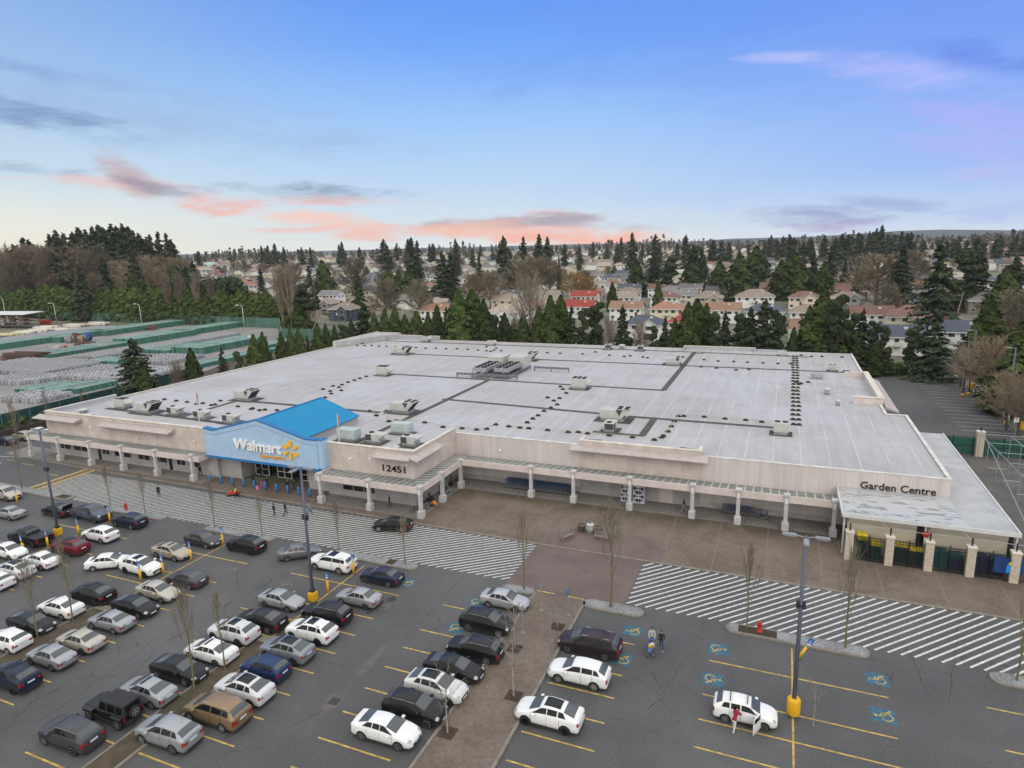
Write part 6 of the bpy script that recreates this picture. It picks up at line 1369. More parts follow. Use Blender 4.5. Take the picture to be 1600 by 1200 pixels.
# side lot bollards, sign, small barrels
for k in range(13):
    y = 123.2+2.72*k; t = thing('white_bollard', 'white post with pale orange top at the kerb end of the side lot stalls', 'bollard', (36.25-.02*k,y,.14), 0, 'white posts along the side lot kerb'); b = MB(); b.tube((0,0,0),(0,0,1.25),.13,n=8); b.build('post', mat('post_white', (.50,.52,.46), .7, .15), t); b = MB(); b.lathe(0,0,[(.14,1.15),(.15,1.35),(.05,1.42)],8); b.build('cap', mat('cap_orange', (.7,.35,.12), .6, .1), t)
for x, y, lb in ((36.2,121.8,'yellow barrel on a white post at the near end of the side lot kerb'),(36.0,152.5,'yellow barrel at the far end of the side lot kerb')):
    t = thing('yellow_barrel', lb, 'barrel', (x,y,.14)); b = MB(); b.lathe(0,0,[(.45,.6),(.48,.7),(.48,1.7),(.4,1.8)],14); b.build('barrel', yel, t); b = MB(); b.tube((0,0,0),(0,0,.6),.15,n=8); b.build('stand', kerb_m, t)
x, y = G(1585,682); t = thing('street_sign', 'white street sign on a thin post by the side lot path', 'sign post', (x,y,0)); b = MB(); b.tube((0,0,0),(0,0,3.2),.04,n=5); b.build('post', galv, t); b = MB(); b.box(-.3,.3,-.02,.02,2.3,3.1); b.build('sign_panel', wht, t)
# ------------------------------------------------------------------ vegetation
rng = np.random.default_rng(11)
def foliage(name, c, c2, rnd=.22, sc=.9):
    def f(t, p, col, b):
        n = t.noise(p, sc, 3, .6); n2 = t.noise(p, sc*5, 2, .6)
        col = t.mix(t.maprange(n, .35, .65), tuple(c), tuple(c2)); col = t.v('SCALE', col, t.maprange(n2, .3, .7, .7, 1.35))
        oi = t.new('ShaderNodeObjectInfo').outputs['Random']; col = t.v('SCALE', col, t.m('ADD', t.m('MULTIPLY', oi, 2*rnd), 1-rnd)); 
        oi2 = t.m('FRACT', t.m('MULTIPLY', oi, 7.31)); return t.mix(t.m('MULTIPLY', oi2, .35), col, t.v('MULTIPLY', col, (1.35,1.0,.75)))
    m = mat(name, c, .9, 0, custom=f, spec=.1, obj=True); return m
F_fir = foliage('fir_needles', (.030,.047,.028), (.05,.07,.036)); F_far = foliage('far_fir_needles', (.038,.052,.034), (.062,.076,.042))
F_cedar = foliage('cedar_leaves', (.034,.056,.019), (.060,.084,.026), .32); F_pine = foliage('pine_needles', (.030,.048,.024), (.052,.072,.034))
F_gold = foliage('willow_twigs', (.30,.20,.06), (.23,.17,.07), .1); F_twig = foliage('bare_twigs', (.19,.16,.125), (.26,.22,.17), .2, .5); F_twig2 = foliage('street_twigs', (.19,.17,.125), (.27,.24,.18), .1, 2.)
F_brown = foliage('brown_twigs', (.17,.148,.108), (.235,.205,.15), .25, .5); F_hedge = foliage('laurel_leaves', (.05,.085,.03), (.08,.12,.04), .15); bark = mat('bark', (.10,.085,.065), .95, .3, 3, obj=True); barkp = mat('bark_mossy', (.15,.145,.08), .95, .3, 6, obj=True)
def tris(P, N, size, name, m, aspect=1.6, up=0.):
    """a cloud of small leaf clumps: one kite of two triangles at each point"""
    n = len(P); R1 = rng.normal(size=(n,3)); T = np.cross(N, R1); T /= np.linalg.norm(T, axis=1, keepdims=True)+1e-9
    Bv = np.cross(N, T); Bv /= np.linalg.norm(Bv, axis=1, keepdims=True)+1e-9
    s = size*(.6+.8*rng.random((n,1))); a = P+T*s*aspect*.5; c = P-T*s*aspect*.5; b_ = P+Bv*s*.5; d_ = P-Bv*s*.5-N*s*.12
    V = np.stack([a,b_,c,d_],1).reshape(-1,3); me = bpy.data.meshes.new(name)
    me.vertices.add(len(V)); me.vertices.foreach_set('co', V.ravel()); me.loops.add(4*n); me.loops.foreach_set('vertex_index', np.arange(4*n)); me.polygons.add(n); me.polygons.foreach_set('loop_start', np.arange(n)*4)
    me.materials.append(m); me.update(calc_edges=True); return me
def unit(v): return v/(np.linalg.norm(v, axis=1, keepdims=True)+1e-9)
def fir(H, R, n, size, z0=.08, pw=.85, seed=0, m=None, droop=.25, whorl=22, irr=.25):
    r_ = np.random.default_rng(seed); P = []; N = []
    for L in range(whorl):
        z = z0+(1-z0)*(L+r_.uniform(-.3,.3))/whorl; rad_ = R*(1-z)**pw*(1+irr*r_.normal()*.6)+.02*R; nb = max(4, int(10*(1-z)+4))
        k = max(1, int(n/whorl/nb*(.35+1.3*(1-z))))
        for q in range(nb):
            a = r_.uniform(0, 2*PI); ln = rad_*r_.uniform(1-irr*1.4, 1+irr)
            t = r_.uniform(.12, 1, k)**.75; zz = z*H-droop*ln*t**1.6+ln*.10*t+r_.normal(0, .012*H, k)*.6; sp = (r_.normal(0,.13,k))*ln*t
            P.append(np.stack([np.cos(a)*ln*t-np.sin(a)*sp, np.sin(a)*ln*t+np.cos(a)*sp, zz], 1)); N.append(np.stack([np.cos(a)*.5+r_.normal(0,.35,k), np.sin(a)*.5+r_.normal(0,.35,k), np.full(k,.9)],1))
    P.append(np.stack([r_.normal(0,.02*R,12), r_.normal(0,.02*R,12), H*(.93+.08*np.linspace(0,1,12))],1)); N.append(r_.normal(size=(12,3)))
    P = np.concatenate(P); N = unit(np.concatenate(N)); return tris(P, N, size, 'crown', m or F_fir)
def cedar(H, R, n, size, seed=0, m=None, pw=1.5, z0=.02, lump=.18, top=.04):
    r_ = np.random.default_rng(seed); z = r_.random(n)**1.15; a = r_.uniform(0, 2*PI, n); prof = (1-z**pw)**.8*(1-.35*np.exp(-z*14))+top*(1-z)
    lm = 1+lump*(np.sin(a*3+z*19+seed)+np.sin(a*5-z*31+seed*2)*.7+np.sin(a*2+z*57)*.5); rr_ = R*prof*lm*np.where(r_.random(n) < .8, r_.uniform(.82,1.06,n), r_.uniform(.3,.85,n))
    P = np.stack([np.cos(a)*rr_, np.sin(a)*rr_, H*(z0+(1-z0)*z)+r_.normal(0,.008*H,n)],1); N = unit(np.stack([np.cos(a)+r_.normal(0,.4,n), np.sin(a)+r_.normal(0,.4,n), .55+r_.normal(0,.3,n)],1)); return tris(P, N, size, 'crown', m or F_cedar, 1.7)
def blob(H, R, n, size, seed=0, m=None, z0=.15, nl=14, flat=.55):
    r_ = np.random.default_rng(seed); P = []; N = []
    for k in range(nl):
        z = z0+(1-z0)*((k+.5)/nl); q = R*math.sin(PI*min(1,.18+.80*(1-z)+.02))**.7*.62; a = r_.uniform(0,2*PI); c = np.array([math.cos(a)*q*r_.uniform(.2,1), math.sin(a)*q*r_.uniform(.2,1), z*H]); lr = R*r_.uniform(.32,.52)
        u = unit(r_.normal(size=(n//nl,3))); P.append(c+u*np.array([lr,lr,lr*flat])*r_.uniform(.7,1.05,(n//nl,1))); N.append(u+r_.normal(0,.3,u.shape))
    return tris(np.concatenate(P), unit(np.concatenate(N)), size, 'crown', m or F_pine, 1.4)
def twigs(H, R, nb, nt, th, seed=0, m=None, upr=.5, z0=.25, shape='round', bk=None, limbs=True, tr=None):
    """bare crown: limbs from the trunk, each splitting into thin twigs"""
    r_ = np.random.default_rng(seed); S0 = []; S1 = []; W0 = []
    for i in range(nb):
        f = (i+.5)/nb; z = z0+(.93-z0)*f*(.75 if shape == 'round' else 1); a = i*2.399+r_.uniform(-.3,.3)
        if shape == 'round': ln = R*(1.05-.25*f)*r_.uniform(.75,1.1); el = upr+.75*f
        elif shape == 'column': ln = H*(1-z)*r_.uniform(.55,.98); el = 1.32
        else: ln = R*1.2*(1-f*.55); el = upr
        if shape == 'column': hx = min(R, ln*.25)*r_.uniform(.5,1.); d = np.array([math.cos(a)*hx, math.sin(a)*hx, ln])
        else: d = np.array([math.cos(a)*math.cos(el), math.sin(a)*math.cos(el), math.sin(el)])*ln
        p = np.array([0,0,z*H]); m1 = p+d*.5+np.array([d[0],d[1],0])*.12; e = p+d
        if shape == 'round': e[2] = min(e[2], H)
        S0 += [p, m1]; S1 += [m1, e]; W0 += [th*3.2, th*2.0]
        for q in range(nt):
            t = r_.uniform(.2,1); s = (p*(1-t*2)+m1*t*2) if t < .5 else (m1*(2-2*t)+e*(2*t-1)); dv = unit((d/np.linalg.norm(d)+r_.normal(0,.55 if shape != 'column' else .16,3)+np.array([0,0,.25]))[None])[0]; l2 = ln*r_.uniform(.22,.5)*(1.1-t*.5) if shape != 'column' else H*r_.uniform(.06,.16)
            e2 = s+dv*l2; S0.append(s); S1.append(e2); W0.append(th*1.1)
            for g in range(2): dv2 = unit((dv+r_.normal(0,.45 if shape != 'column' else .14,3))[None])[0]; s3 = s+dv*l2*r_.uniform(.35,.9); S0.append(s3); S1.append(s3+dv2*l2*r_.uniform(.4,.75)); W0.append(th*.7)
    S0 = np.array(S0); S1 = np.array(S1); W0 = np.array(W0)[:,None]; D = unit(S1-S0); X = unit(np.cross(D, r_.normal(size=D.shape))); Y = np.cross(D, X)
    V = []; 
    for k in range(3): an = 2*PI*k/3; o_ = X*math.cos(an)+Y*math.sin(an); V.append(S0+o_*W0); V.append(S1+o_*W0*.35)
    V = np.stack(V, 1); n = len(S0); idx = []
    base = (np.arange(n)*6)[:,None]
    F = np.concatenate([base+np.array([0,2,3,1]), base+np.array([2,4,5,3]), base+np.array([4,0,1,5])])
    me = bpy.data.meshes.new('crown'); V = V.reshape(-1,3); me.vertices.add(len(V)); me.vertices.foreach_set('co', V.ravel()); me.loops.add(F.size); me.loops.foreach_set('vertex_index', F.ravel()); me.polygons.add(len(F)); me.polygons.foreach_set('loop_start', np.arange(len(F))*4); me.materials.append(m or F_twig); me.update(calc_edges=True); return me
def trunk_mesh(H, r, top, m=None, bend=.0, seed=0):
    b = MB(); p = None; r_ = random.Random(seed); n = 5
    for i in range(n+1):
        f = i/n; q = (bend*math.sin(f*3+seed)*.5, bend*math.cos(f*2+seed)*.3-bend*.3, H*top*f)
        if p: b.tube(p, q, r*(1-.75*(i-1)/n), r*(1-.75*i/n), 6, False)
        p = q
    return b.mesh('trunk', m or bark)
# prototype library, unit heights in metres
TP = {}
F_hc = foliage('hedge_cedar_leaves', (.046,.078,.022), (.075,.11,.03), .2)
def reg(k, H, crowns, trunk): TP[k] = (H, crowns, trunk)
reg('fir', 18, [fir(18,5.0,5200,.55,seed=s,whorl=26) for s in range(4)], trunk_mesh(18,.32,.95))
reg('bigfir', 24, [fir(24,6.6,8000,.62,seed=20+s,whorl=32,irr=.3,pw=.75) for s in range(3)], trunk_mesh(24,.42,.95))
reg('cedar', 13, [cedar(13,2.6,3600,.42,seed=s) for s in range(5)], trunk_mesh(13,.22,.5))
reg('hcedar', 13, [cedar(13,3.0,3600,.45,seed=90+s,m=F_hc,lump=.22,pw=2.2) for s in range(4)], trunk_mesh(13,.22,.5))
reg('pine', 15, [blob(15,4.2,3600,.55,seed=s) for s in range(4)], trunk_mesh(15,.30,.8,bend=.3))
reg('farfir', 30, [fir(30,7.0,3000,1.15,z0=.10,seed=40+s,whorl=34,m=F_far,irr=.38,pw=.7,droop=.5) for s in range(5)]+[fir(30,5.2,2000,1.2,z0=.25,seed=50+s,whorl=28,m=F_far,irr=.55,pw=.6,droop=.4) for s in range(4)], trunk_mesh(30,.5,.92))
reg('farcedar', 14, [cedar(14,3.6,1500,.8,seed=60+s,pw=1.7,lump=.24) for s in range(4)], trunk_mesh(14,.3,.4))
reg('farround', 14, [blob(14,5.5,1500,.85,seed=70+s,m=F_pine,nl=20) for s in range(4)], trunk_mesh(14,.4,.6))
reg('bare', 14, [twigs(14,6.0,30,28,.035,seed=s) for s in range(4)], trunk_mesh(14,.30,.75,bend=.4))
reg('farbare', 15, [twigs(15,6.5,30,26,.07,seed=80+s,m=F_brown) for s in range(5)], trunk_mesh(15,.35,.7))
reg('poplar', 15, [twigs(15,1.6,24,16,.035,seed=s,shape='column',z0=.12,m=F_twig) for s in range(3)], trunk_mesh(15,.2,.85))
reg('street', 7.5, [twigs(7.5,1.4,15,11,.010,seed=s,shape='column',z0=.22,m=F_twig2) for s in range(5)], trunk_mesh(7.5,.085,.7,barkp,.12))
reg('birch', 5.5, [twigs(5.5,1.9,11,7,.010,seed=s,z0=.35,m=mat('birch_twigs',(.24,.21,.17),.8,.15,3,obj=True)) for s in range(2)], trunk_mesh(5.5,.07,.9,mat('birch_bark',(.28,.27,.24),.8,.3,6,obj=True),.2))
reg('willow', 13, [twigs(13,5.5,26,22,.06,seed=5,m=F_gold)], trunk_mesh(13,.35,.6))
reg('shrub', 2.2, [blob(2.2,1.6,700,.3,seed=s,m=F_hedge,z0=.0,nl=9) for s in range(3)], None)
def tree(kind, x, y, z, h, label, group, name=None, wide=1., cat='tree'):
    H, cr, tk = TP[kind]; s = h/H; i = random.randrange(len(cr)); nm = name or {'fir':'fir_tree','bigfir':'fir_tree','cedar':'cedar_tree','hcedar':'cedar_tree','pine':'pine_tree','farfir':'fir_tree','farcedar':'cedar_tree','farround':'evergreen_tree','bare':'bare_tree','farbare':'bare_tree','poplar':'bare_poplar','street':'bare_tree','birch':'birch_tree','willow':'willow_tree','shrub':'shrub'}[kind]
    if tk is None: o = place(cr[i], nm, None, (x,y,z), random.uniform(0,6.28), (s*wide,s*wide,s)); return tag(o, label, cat, group)
    t = thing(nm, label, cat, (x,y,z), random.uniform(0,6.28), group); t.scale = (s*wide,s*wide,s); place(tk, 'trunk', t); place(cr[i], 'crown', t); return t
_u = 'first second third fourth fifth sixth seventh eighth ninth tenth eleventh twelfth thirteenth fourteenth fifteenth sixteenth seventeenth eighteenth nineteenth'.split()
ORD = list(_u)
for tn, th_ in (('twenty','twentieth'),('thirty','thirtieth'),('forty','fortieth'),('fifty','fiftieth'),('sixty','sixtieth'),('seventy','seventieth'),('eighty','eightieth'),('ninety','ninetieth')): ORD += [th_]+[tn+'-'+q for q in _u[:9]]
DESC = {'fir':'dark layered fir','bigfir':'large dark fir','cedar':'dense pointed cedar','pine':'rounded dark pine','bare':'bare twiggy tree','poplar':'bare upright poplar'}
def GX(px, py, X): v = ray(px, py); t = X/v[0]; return (v[1]*t, CAMH+v[2]*t)
# street trees in the lot
ST = [(-95.4,52.0,6.8,'at the left gravel island near the yellow kerb lines'),(-77.2,51.6,5.2,'on the second island, left of the red hydrant'),(-70.7,51.4,5.0,'on the second island, right of the red hydrant'),(-59.2,51.2,5.5,'at the left end of the third island'),(-52.0,51.1,4.6,'at the right end of the third island'),
      (-41.8,51.3,5.2,'behind the white boxy wagon'),(-33.4,50.9,5.2,'on the round end of the island by the dark blue sedan'),(-20.5,50.5,7.2,'at the left corner of the walkway'),(-12.3,50.3,9.0,'full twiggy one at the right corner of the walkway'),
      (-1.2,50.8,7.0,'beside the red hydrant in the right mulch bed'),(6.0,50.8,8.0,'at the right end of the right island'),(16.8,50.7,7.2,'on the island at the right photo edge')]
for x, y, h, lb in ST: tree('street', x, y, .16, h, 'slim bare upright tree '+lb, 'bare street trees of the parking lot', wide=1.25 if 'full' in lb else 1.)
for x, y, h, lb in ((-55.7,29.4,6.8,'left one on the earth strip beside the black sedan'),(-55.5,32.2,6.7,'on the earth strip behind the white car with black roof'),(-37.7,29.1,7.8,'on the earth strip beside the black sedan with a paper'),(-37.6,31.8,6.2,'on the earth strip beside the white sedan with sunroof')): tree('street', x, y, .14, h, 'slim bare tree '+lb, 'bare street trees of the parking lot')
tree('birch',-15.7,45.9,.12,3.6,'thin young bare tree in a square pit near the top of the walkway','young walkway trees'); tree('birch',-17.9,41.9,.12,4.4,'bare young tree in the middle of the walkway','young walkway trees'); tree('birch',-15.9,36.8,.12,6.0,'white stemmed spreading birch on the lower walkway','young walkway trees'); tree('birch',-18.6,32.0,.12,5.0,'pale twiggy birch at the bottom of the walkway over a black SUV','young walkway trees'); tree('birch',3.4,41.0,0,3.4,'thin pale sapling beside the yellow lamp barrel','young walkway trees')
for x, y in ((-15.7,45.9),(-17.9,41.9),(-15.9,36.8),(-18.6,32.)): b = MB(); b.sheet([(x-.55,y-.55),(x+.55,y-.55),(x+.55,y+.55),(x-.55,y+.55)], .125); struct(b.build('tree_pit', mulch))
# row left of the store
for k, (px, ty, X, kind, wd) in enumerate(((205,529,-121,'bigfir',1.5),(224,572,-117,'cedar',1.5),(275,568,-118,'bare',.8),(297,545,-116,'cedar',1.2),(345,541,-115,'fir',.8),(372,551,-114,'pine',.8),(395,523,-115,'cedar',1.25),(409,520,-114,'cedar',1.),(438,520,-114,'cedar',1.05),(452,514,-114,'cedar',1.),(465,512,-113.5,'cedar',1.),(479,524,-113.5,'fir',.7),(495,506,-113,'cedar',1.1),(508,507,-113,'cedar',1.),(522,509,-113,'cedar',1.),(536,508,-113,'pine',.9))):
    y, zt = GX(px, ty, X); tree(kind, X, y, 0, max(3.5, zt), DESC[kind]+', '+ORD[k]+' from the front in the row along the left store wall', 'trees along the left store wall', wide=wd*.85)
for k in range(26): x = -112.5+random.uniform(-1,1); y = 84+2.7*k+random.uniform(-.7,.7); tree('shrub', x-k*.03, y, 0, random.uniform(1.8,3.), 'leafy green shrub in the hedge along the left side of the store', 'shrubs along the left store wall')
for k in range(22): tree('shrub', -127.8, 42+2.*k, 1.4, random.uniform(.9,1.4), 'low green shrub on top of the dark retaining wall left of the store', 'shrubs on the retaining wall', wide=1.3)
for k, (px, ty, by) in enumerate(((29,625,700),(76,610,660),(30,690,770),(130,612,640))):
    if k == 2: continue
    X = -127; x, y = G(px, by, 1.0); tree('street', x, y, 1.0, GX(px, ty, x)[1]-1.0, 'slim bare tree by the green yard fence, '+('left','middle','','right')[k]+' of three', 'bare trees by the yard fence')
# row behind the store
BACK = [(548,500,'cedar',1.1),(566,471,'fir',1.3),(584,490,'cedar',1.2),(600,484,'cedar',1.1),(616,480,'cedar',1.2),(632,492,'cedar',1.2),(650,487,'cedar',1.5),(668,489,'cedar',1.1),(682,478,'cedar',1.1),(697,480,'fir',.9),(716,454,'cedar',1.5),(737,455,'cedar',1.7),(755,469,'cedar',1.2),(772,495,'pine',1.),(788,490,'cedar',1.3),(803,497,'cedar',1.2),(817,488,'cedar',1.1),(842,480,'cedar',1.2),(860,463,'cedar',1.2),(876,462,'cedar',1.2),(893,478,'fir',.9),(912,488,'pine',.9),(931,474,'pine',1.1),(952,500,'bare',.7),(973,477,'fir',.9),(1000,505,'bare',.8),(1022,512,'pine',.8),(1040,495,'fir',.8),(1055,499,'cedar',1.1),(1076,474,'cedar',1.2),(1090,468,'cedar',1.5),(1104,476,'cedar',1.1),(1119,493,'pine',1.),(1134,486,'fir',1.),(1155,494,'pine',1.1),(1174,480,'fir',1.2),(1197,468,'bigfir',1.3),(1215,486,'pine',1.),(1241,512,'cedar',1.),(1266,480,'cedar',1.2),(1288,460,'cedar',1.9),(1312,464,'pine',1.1),(1333,492,'pine',1.),(1350,484,'fir',1.1),(1368,503,'pine',1.),(1386,511,'pine',1.)]
for k, (px, ty, kind, wd) in enumerate(BACK):
    Y = (162 if px < 1330 else 171)+random.uniform(0,9); x, zt = GY(px, ty, Y); tree(kind, x, Y, 0, zt, DESC[kind]+', '+ORD[k]+' from the left in the tree row behind the store', 'trees in the row behind the store', wide=wd*(.68 if kind == 'pine' else .88))
_n2 = {}
def nth2(q): _n2[q] = _n2.get(q, -1)+1; return ORD[_n2[q]]
for k in range(52):
    px = 540+ (1400-540)*k/52+random.uniform(-5,5); Y = 161+random.uniform(-2,18); x, _ = GY(px, 540, Y); kind = random.choice(['cedar','fir','pine','cedar','fir']); tree(kind, x, Y, 0, random.uniform(5.,8.5), 'smaller '+DESC[kind]+', '+nth2(kind)+' from the left filling the row behind the store', 'low trees filling the row behind the store', wide=1.3)
for k in range(34): px = 1325+2.6*k; Y = 169.5+random.uniform(-1.5,2); x, _ = GY(px, 590, Y); tree('shrub', x, Y, 0, random.uniform(1.2,2.4), 'low shrub on the brown bank at the back of the side lot', 'shrubs on the bank behind the side lot')
# right side
for k, (px, ty, Y, kind, wd, lb) in enumerate(((1466,492,166,'bigfir',1.35,'large spreading fir at the back corner of the side lot'),(1432,510,172,'pine',1.,'dark pine left of the spreading fir behind the side lot'),(1550,470,178,'cedar',1.5,'tall pointed cedar right of the far lamp posts'),(1527,505,176,'cedar',1.5,'wide cedar just left of the tall pointed cedar'),(1600,505,150,'cedar',2.0,'large bright cedar at the right photo edge'),(1618,520,135,'cedar',2.1,'dense cedar half outside the right photo edge'),(1506,540,170,'pine',.9,'small pine behind the thin post at the far end of the side lot'),(1582,560,150,'cedar',1.6,'dark cedar behind the near lamp post of the side lot'))):
    x, zt = GY(px, ty, Y); tree(kind, x, Y, 0, zt, lb, 'evergreens around the side lot', wide=wd)
for k, (px, ty, by, lb) in enumerate(((1534,530,634,'brown bare tree between the two lamp posts of the side lot'),(1572,582,672,'wide brown bare tree beside the side lot island'),(1500,548,604,'small bare tree at the far kerb of the side lot'),(1590,610,680,'reddish bare tree at the right edge near the street sign'),(1425,555,583,'small bare tree at the back kerb of the side lot'))):
    x, y = G(px, by); zt = GY(px, ty, y)[1]; tree('bare', x, y, 0, zt, lb, 'bare trees around the side lot', wide=1.2)
for k in range(60): y = 112+55*k/60; x = 43+random.uniform(0,12)-(y-112)*.05; tree('shrub', x, y, 0, random.uniform(1.5,3.6), 'brown green undergrowth shrub along the path right of the side lot', 'undergrowth right of the side lot', wide=1.4)
for k in range(16): tree(random.choice(['cedar','fir','pine']), 50+random.uniform(-2,14), 112+4.*k, 0, random.uniform(9,15), 'evergreen in the belt at the right photo edge beyond the path', 'evergreens at the right photo edge', wide=1.3)
# cedar hedge row beyond the storage yard
n = 46
for k in range(n):
    px = -25+k*(462.)/n+random.uniform(-3,3); base = 500+ (514-500)*max(0,px)/430.; x, y = G(px, base-3); y += 4; top = 447+ (462-451)*max(0,px)/430+random.uniform(-6,5)+(5 if px < 60 else 0); zt = GY(px, top, y)[1]
    tree('hcedar', x, y, 0, zt, 'dense green cedar, '+ORD[k]+' from the left in the hedge beyond the storage yard', 'cedars of the long hedge beyond the yard', wide=random.uniform(1.25,1.6))
for k, (px, ty, by) in enumerate(((137,436,497),(158,432,498),(172,440,498),(272,436,505),(293,434,505),(318,432,506),(340,438,506),(222,425,500))):
    x, y = G(px, by); zt = GY(px, ty, y)[1]; tree('poplar' if k < 7 else 'cedar', x, y-1.5, 0, zt, ('pale bare poplar in front of the hedge, '+ORD[k]+' from the left' if k < 7 else 'darker taller cedar rising above the hedge'), 'poplars in front of the hedge', wide=1.2)
for k, (px, ty, by, kind, lb) in enumerate(((446,425,528,'poplar','tall bare poplar, left one at the far corner of the storage yard'),(458,430,528,'poplar','tall bare poplar, right one at the far corner of the storage yard'),(474,446,524,'pine','ivy covered dark tree beside the tall poplars'),(486,470,524,'bare','bare brown bush tree right of the tall poplars'),(464,455,526,'cedar','dark green growth between the tall poplars'))):
    x, y = G(px, by); zt = GY(px, ty, y)[1]; tree(kind, x, y, 0, zt, lb, 'trees at the yard corner', wide=1.5 if kind != 'bare' else .7)
# woods on the left
WK = -1
def far(px, ty, dist, kind, lb, group, wide=1.):
    v = ray(px, ty); hd = math.hypot(v[0], v[1]); t = dist/hd; x, y, zt = v[0]*t, v[1]*t, CAMH+v[2]*t; g = terrain(x, y); h = zt-g
    if h < 3: return None
    return tree(kind, x, y, g-.3, h+.3, lb, group, wide=wide)
for px, ty in ((20,384),(34,372),(44,376),(52,383),(76,368),(86,362),(98,366),(112,364),(121,358),(133,361),(143,356),(152,353),(160,358),(172,352),(181,355),(190,352),(199,356),(207,362),(216,366),(228,372),(233,368),(246,364),(258,366),(266,376),(207,378),(186,385),(170,392),(150,380),(226,390),(240,392)):
    WK += 1; far(px, ty, random.uniform(470,560), 'farfir', 'tall dark fir in the left wood, '+ORD[min(WK,49)]+' along its crest', 'firs in the wood at the left', random.uniform(.95,1.25))
for k in range(58):
    px = -15+180*(k+random.uniform(-.4,.4))/44 if k < 44 else 165+120*(k-44+random.uniform(-.4,.4))/14; far(px, random.uniform(388,416)+(px > 150)*12, random.uniform(475,560) if px < 170 else random.uniform(400,470), 'farbare', 'bare brown tree, '+ORD[k]+' from the left in the wood at the left', 'bare trees in the wood at the left', random.uniform(.9,1.3))
for k, (px, ty, kd) in enumerate(((124,418,'farfir'),(205,395,'farfir'),(160,405,'farfir'),(218,435,'farcedar'),(285,418,'farround'),(300,410,'farfir'),(215,415,'farfir'))): far(px, ty, 390, kd, 'dark evergreen before the left wood, '+['at its middle','on its right half','left of the pale house','low beside the pale house','rounded, at its right end','right of the wood','right above the pale house'][k], 'evergreens in front of the left wood')
for k, px in enumerate(range(331,378,8)): far(px, 438+random.uniform(-2,2), 330, 'farround', 'dark rounded tree, '+ORD[k]+' from the left in the clump above the hedge', 'rounded clump above the hedge')
# named suburb trees
SUB = [(503,408,430,'farcedar',1.3,'dark dense cedar above the brown roofs left of centre'),(558,423,320,'fir',1.,'lone dark fir left of the cream two-storey houses'),(606,419,360,'farcedar',1.4,'wide dark cedar beside the twin gabled house'),(622,424,362,'farcedar',1.2,'middle one of the dark cedar group left of centre'),(638,420,365,'farcedar',1.3,'right dark cedar of the group left of centre'),(652,397,370,'bigfir',1.,'tall green fir above the dark cedar group'),(642,372,470,'farfir',1.2,'tall fir rising behind the dark cedar group'),(690,394,350,'bigfir',1.4,'broad black fir left of the long grey house, left trunk'),(703,396,352,'bigfir',1.2,'broad black fir left of the long grey house, right trunk'),(748,396,420,'farfir',.8,'slim dark fir between bare trees left of centre'),
 (786,370,480,'farfir',1.3,'tall fir standing above the skyline in the centre, left'),(797,396,400,'bigfir',1.1,'green leaning fir below the centre skyline firs'),(818,371,520,'farfir',1.2,'tall fir above the skyline in the centre, middle'),(842,367,520,'farfir',1.2,'tall fir above the skyline in the centre, right'),(855,371,530,'farfir',1.2,'tall fir at the right of the centre skyline group'),(873,400,400,'farfir',.55,'very slim dark cypress right of the bare trees'),(995,408,400,'farcedar',1.4,'pointed green cedar right of the slate roofs'),(1022,401,395,'bigfir',1.2,'dark fir between two cedars right of centre'),(1050,402,390,'pine',1.6,'broad dark pine right of centre'),(1084,408,400,'farcedar',2.0,'wide dense cedar right of the broad pine'),(1125,409,390,'farcedar',1.5,'dense cedar beside the wide one right of centre'),
 (1157,399,350,'farcedar',1.6,'tall bright green cedar above the tan roofs'),(1029,437,300,'cedar',1.,'small dark brown cone tree among the roofs'),(957,441,310,'cedar',1.3,'small dark cone tree left of the grey roof'),(1086,389,450,'farround',1.1,'dark rounded tree above the dense cedars'),(988,364,560,'farfir',1.2,'tall dark fir on the skyline right of centre, left'),(1024,367,560,'farfir',1.3,'dark fir on the skyline right of centre, middle'),(1072,368,560,'farfir',1.3,'dark fir on the skyline right of centre, right'),(1183,386,430,'farcedar',1.7,'pyramid shaped dark tree on the right'),(1222,408,370,'farcedar',1.5,'yellowish green cedar, left one on the right side'),(1243,397,375,'farcedar',1.7,'yellowish green cedar, right one on the right side'),(1250,424,340,'farcedar',1.1,'dark cone tree in front of the yellowish cedars'),
 (1273,392,400,'bigfir',1.,'dark fir right of the yellowish cedars'),(1301,383,430,'farfir',1.3,'tall dark fir in the right middle distance'),(1290,410,370,'farcedar',1.3,'dark cedar below the tall fir on the right'),(1322,408,380,'fir',1.2,'green fir left of the big bare tree'),(1342,420,360,'farround',.8,'dark oval evergreen beside the big bare tree'),(1412,387,320,'bigfir',1.3,'large fir right of the big bare tree by the lawn'),(1472,382,235,'bigfir',1.25,'tallest near fir behind the stone house on the right'),(1512,392,330,'pine',1.9,'broad dark evergreen above the stone house, left'),(1532,390,330,'bigfir',1.5,'broad dark evergreen above the stone house, right'),(1575,418,260,'cedar',1.9,'wide cedar right of the stone house'),(1590,400,320,'bigfir',1.4,'fir at the right photo edge above the houses')]
for px, ty, d_, kd, wd, lb in SUB: far(px, ty, d_, kd, lb, 'notable evergreens of the suburb', wd*.8)
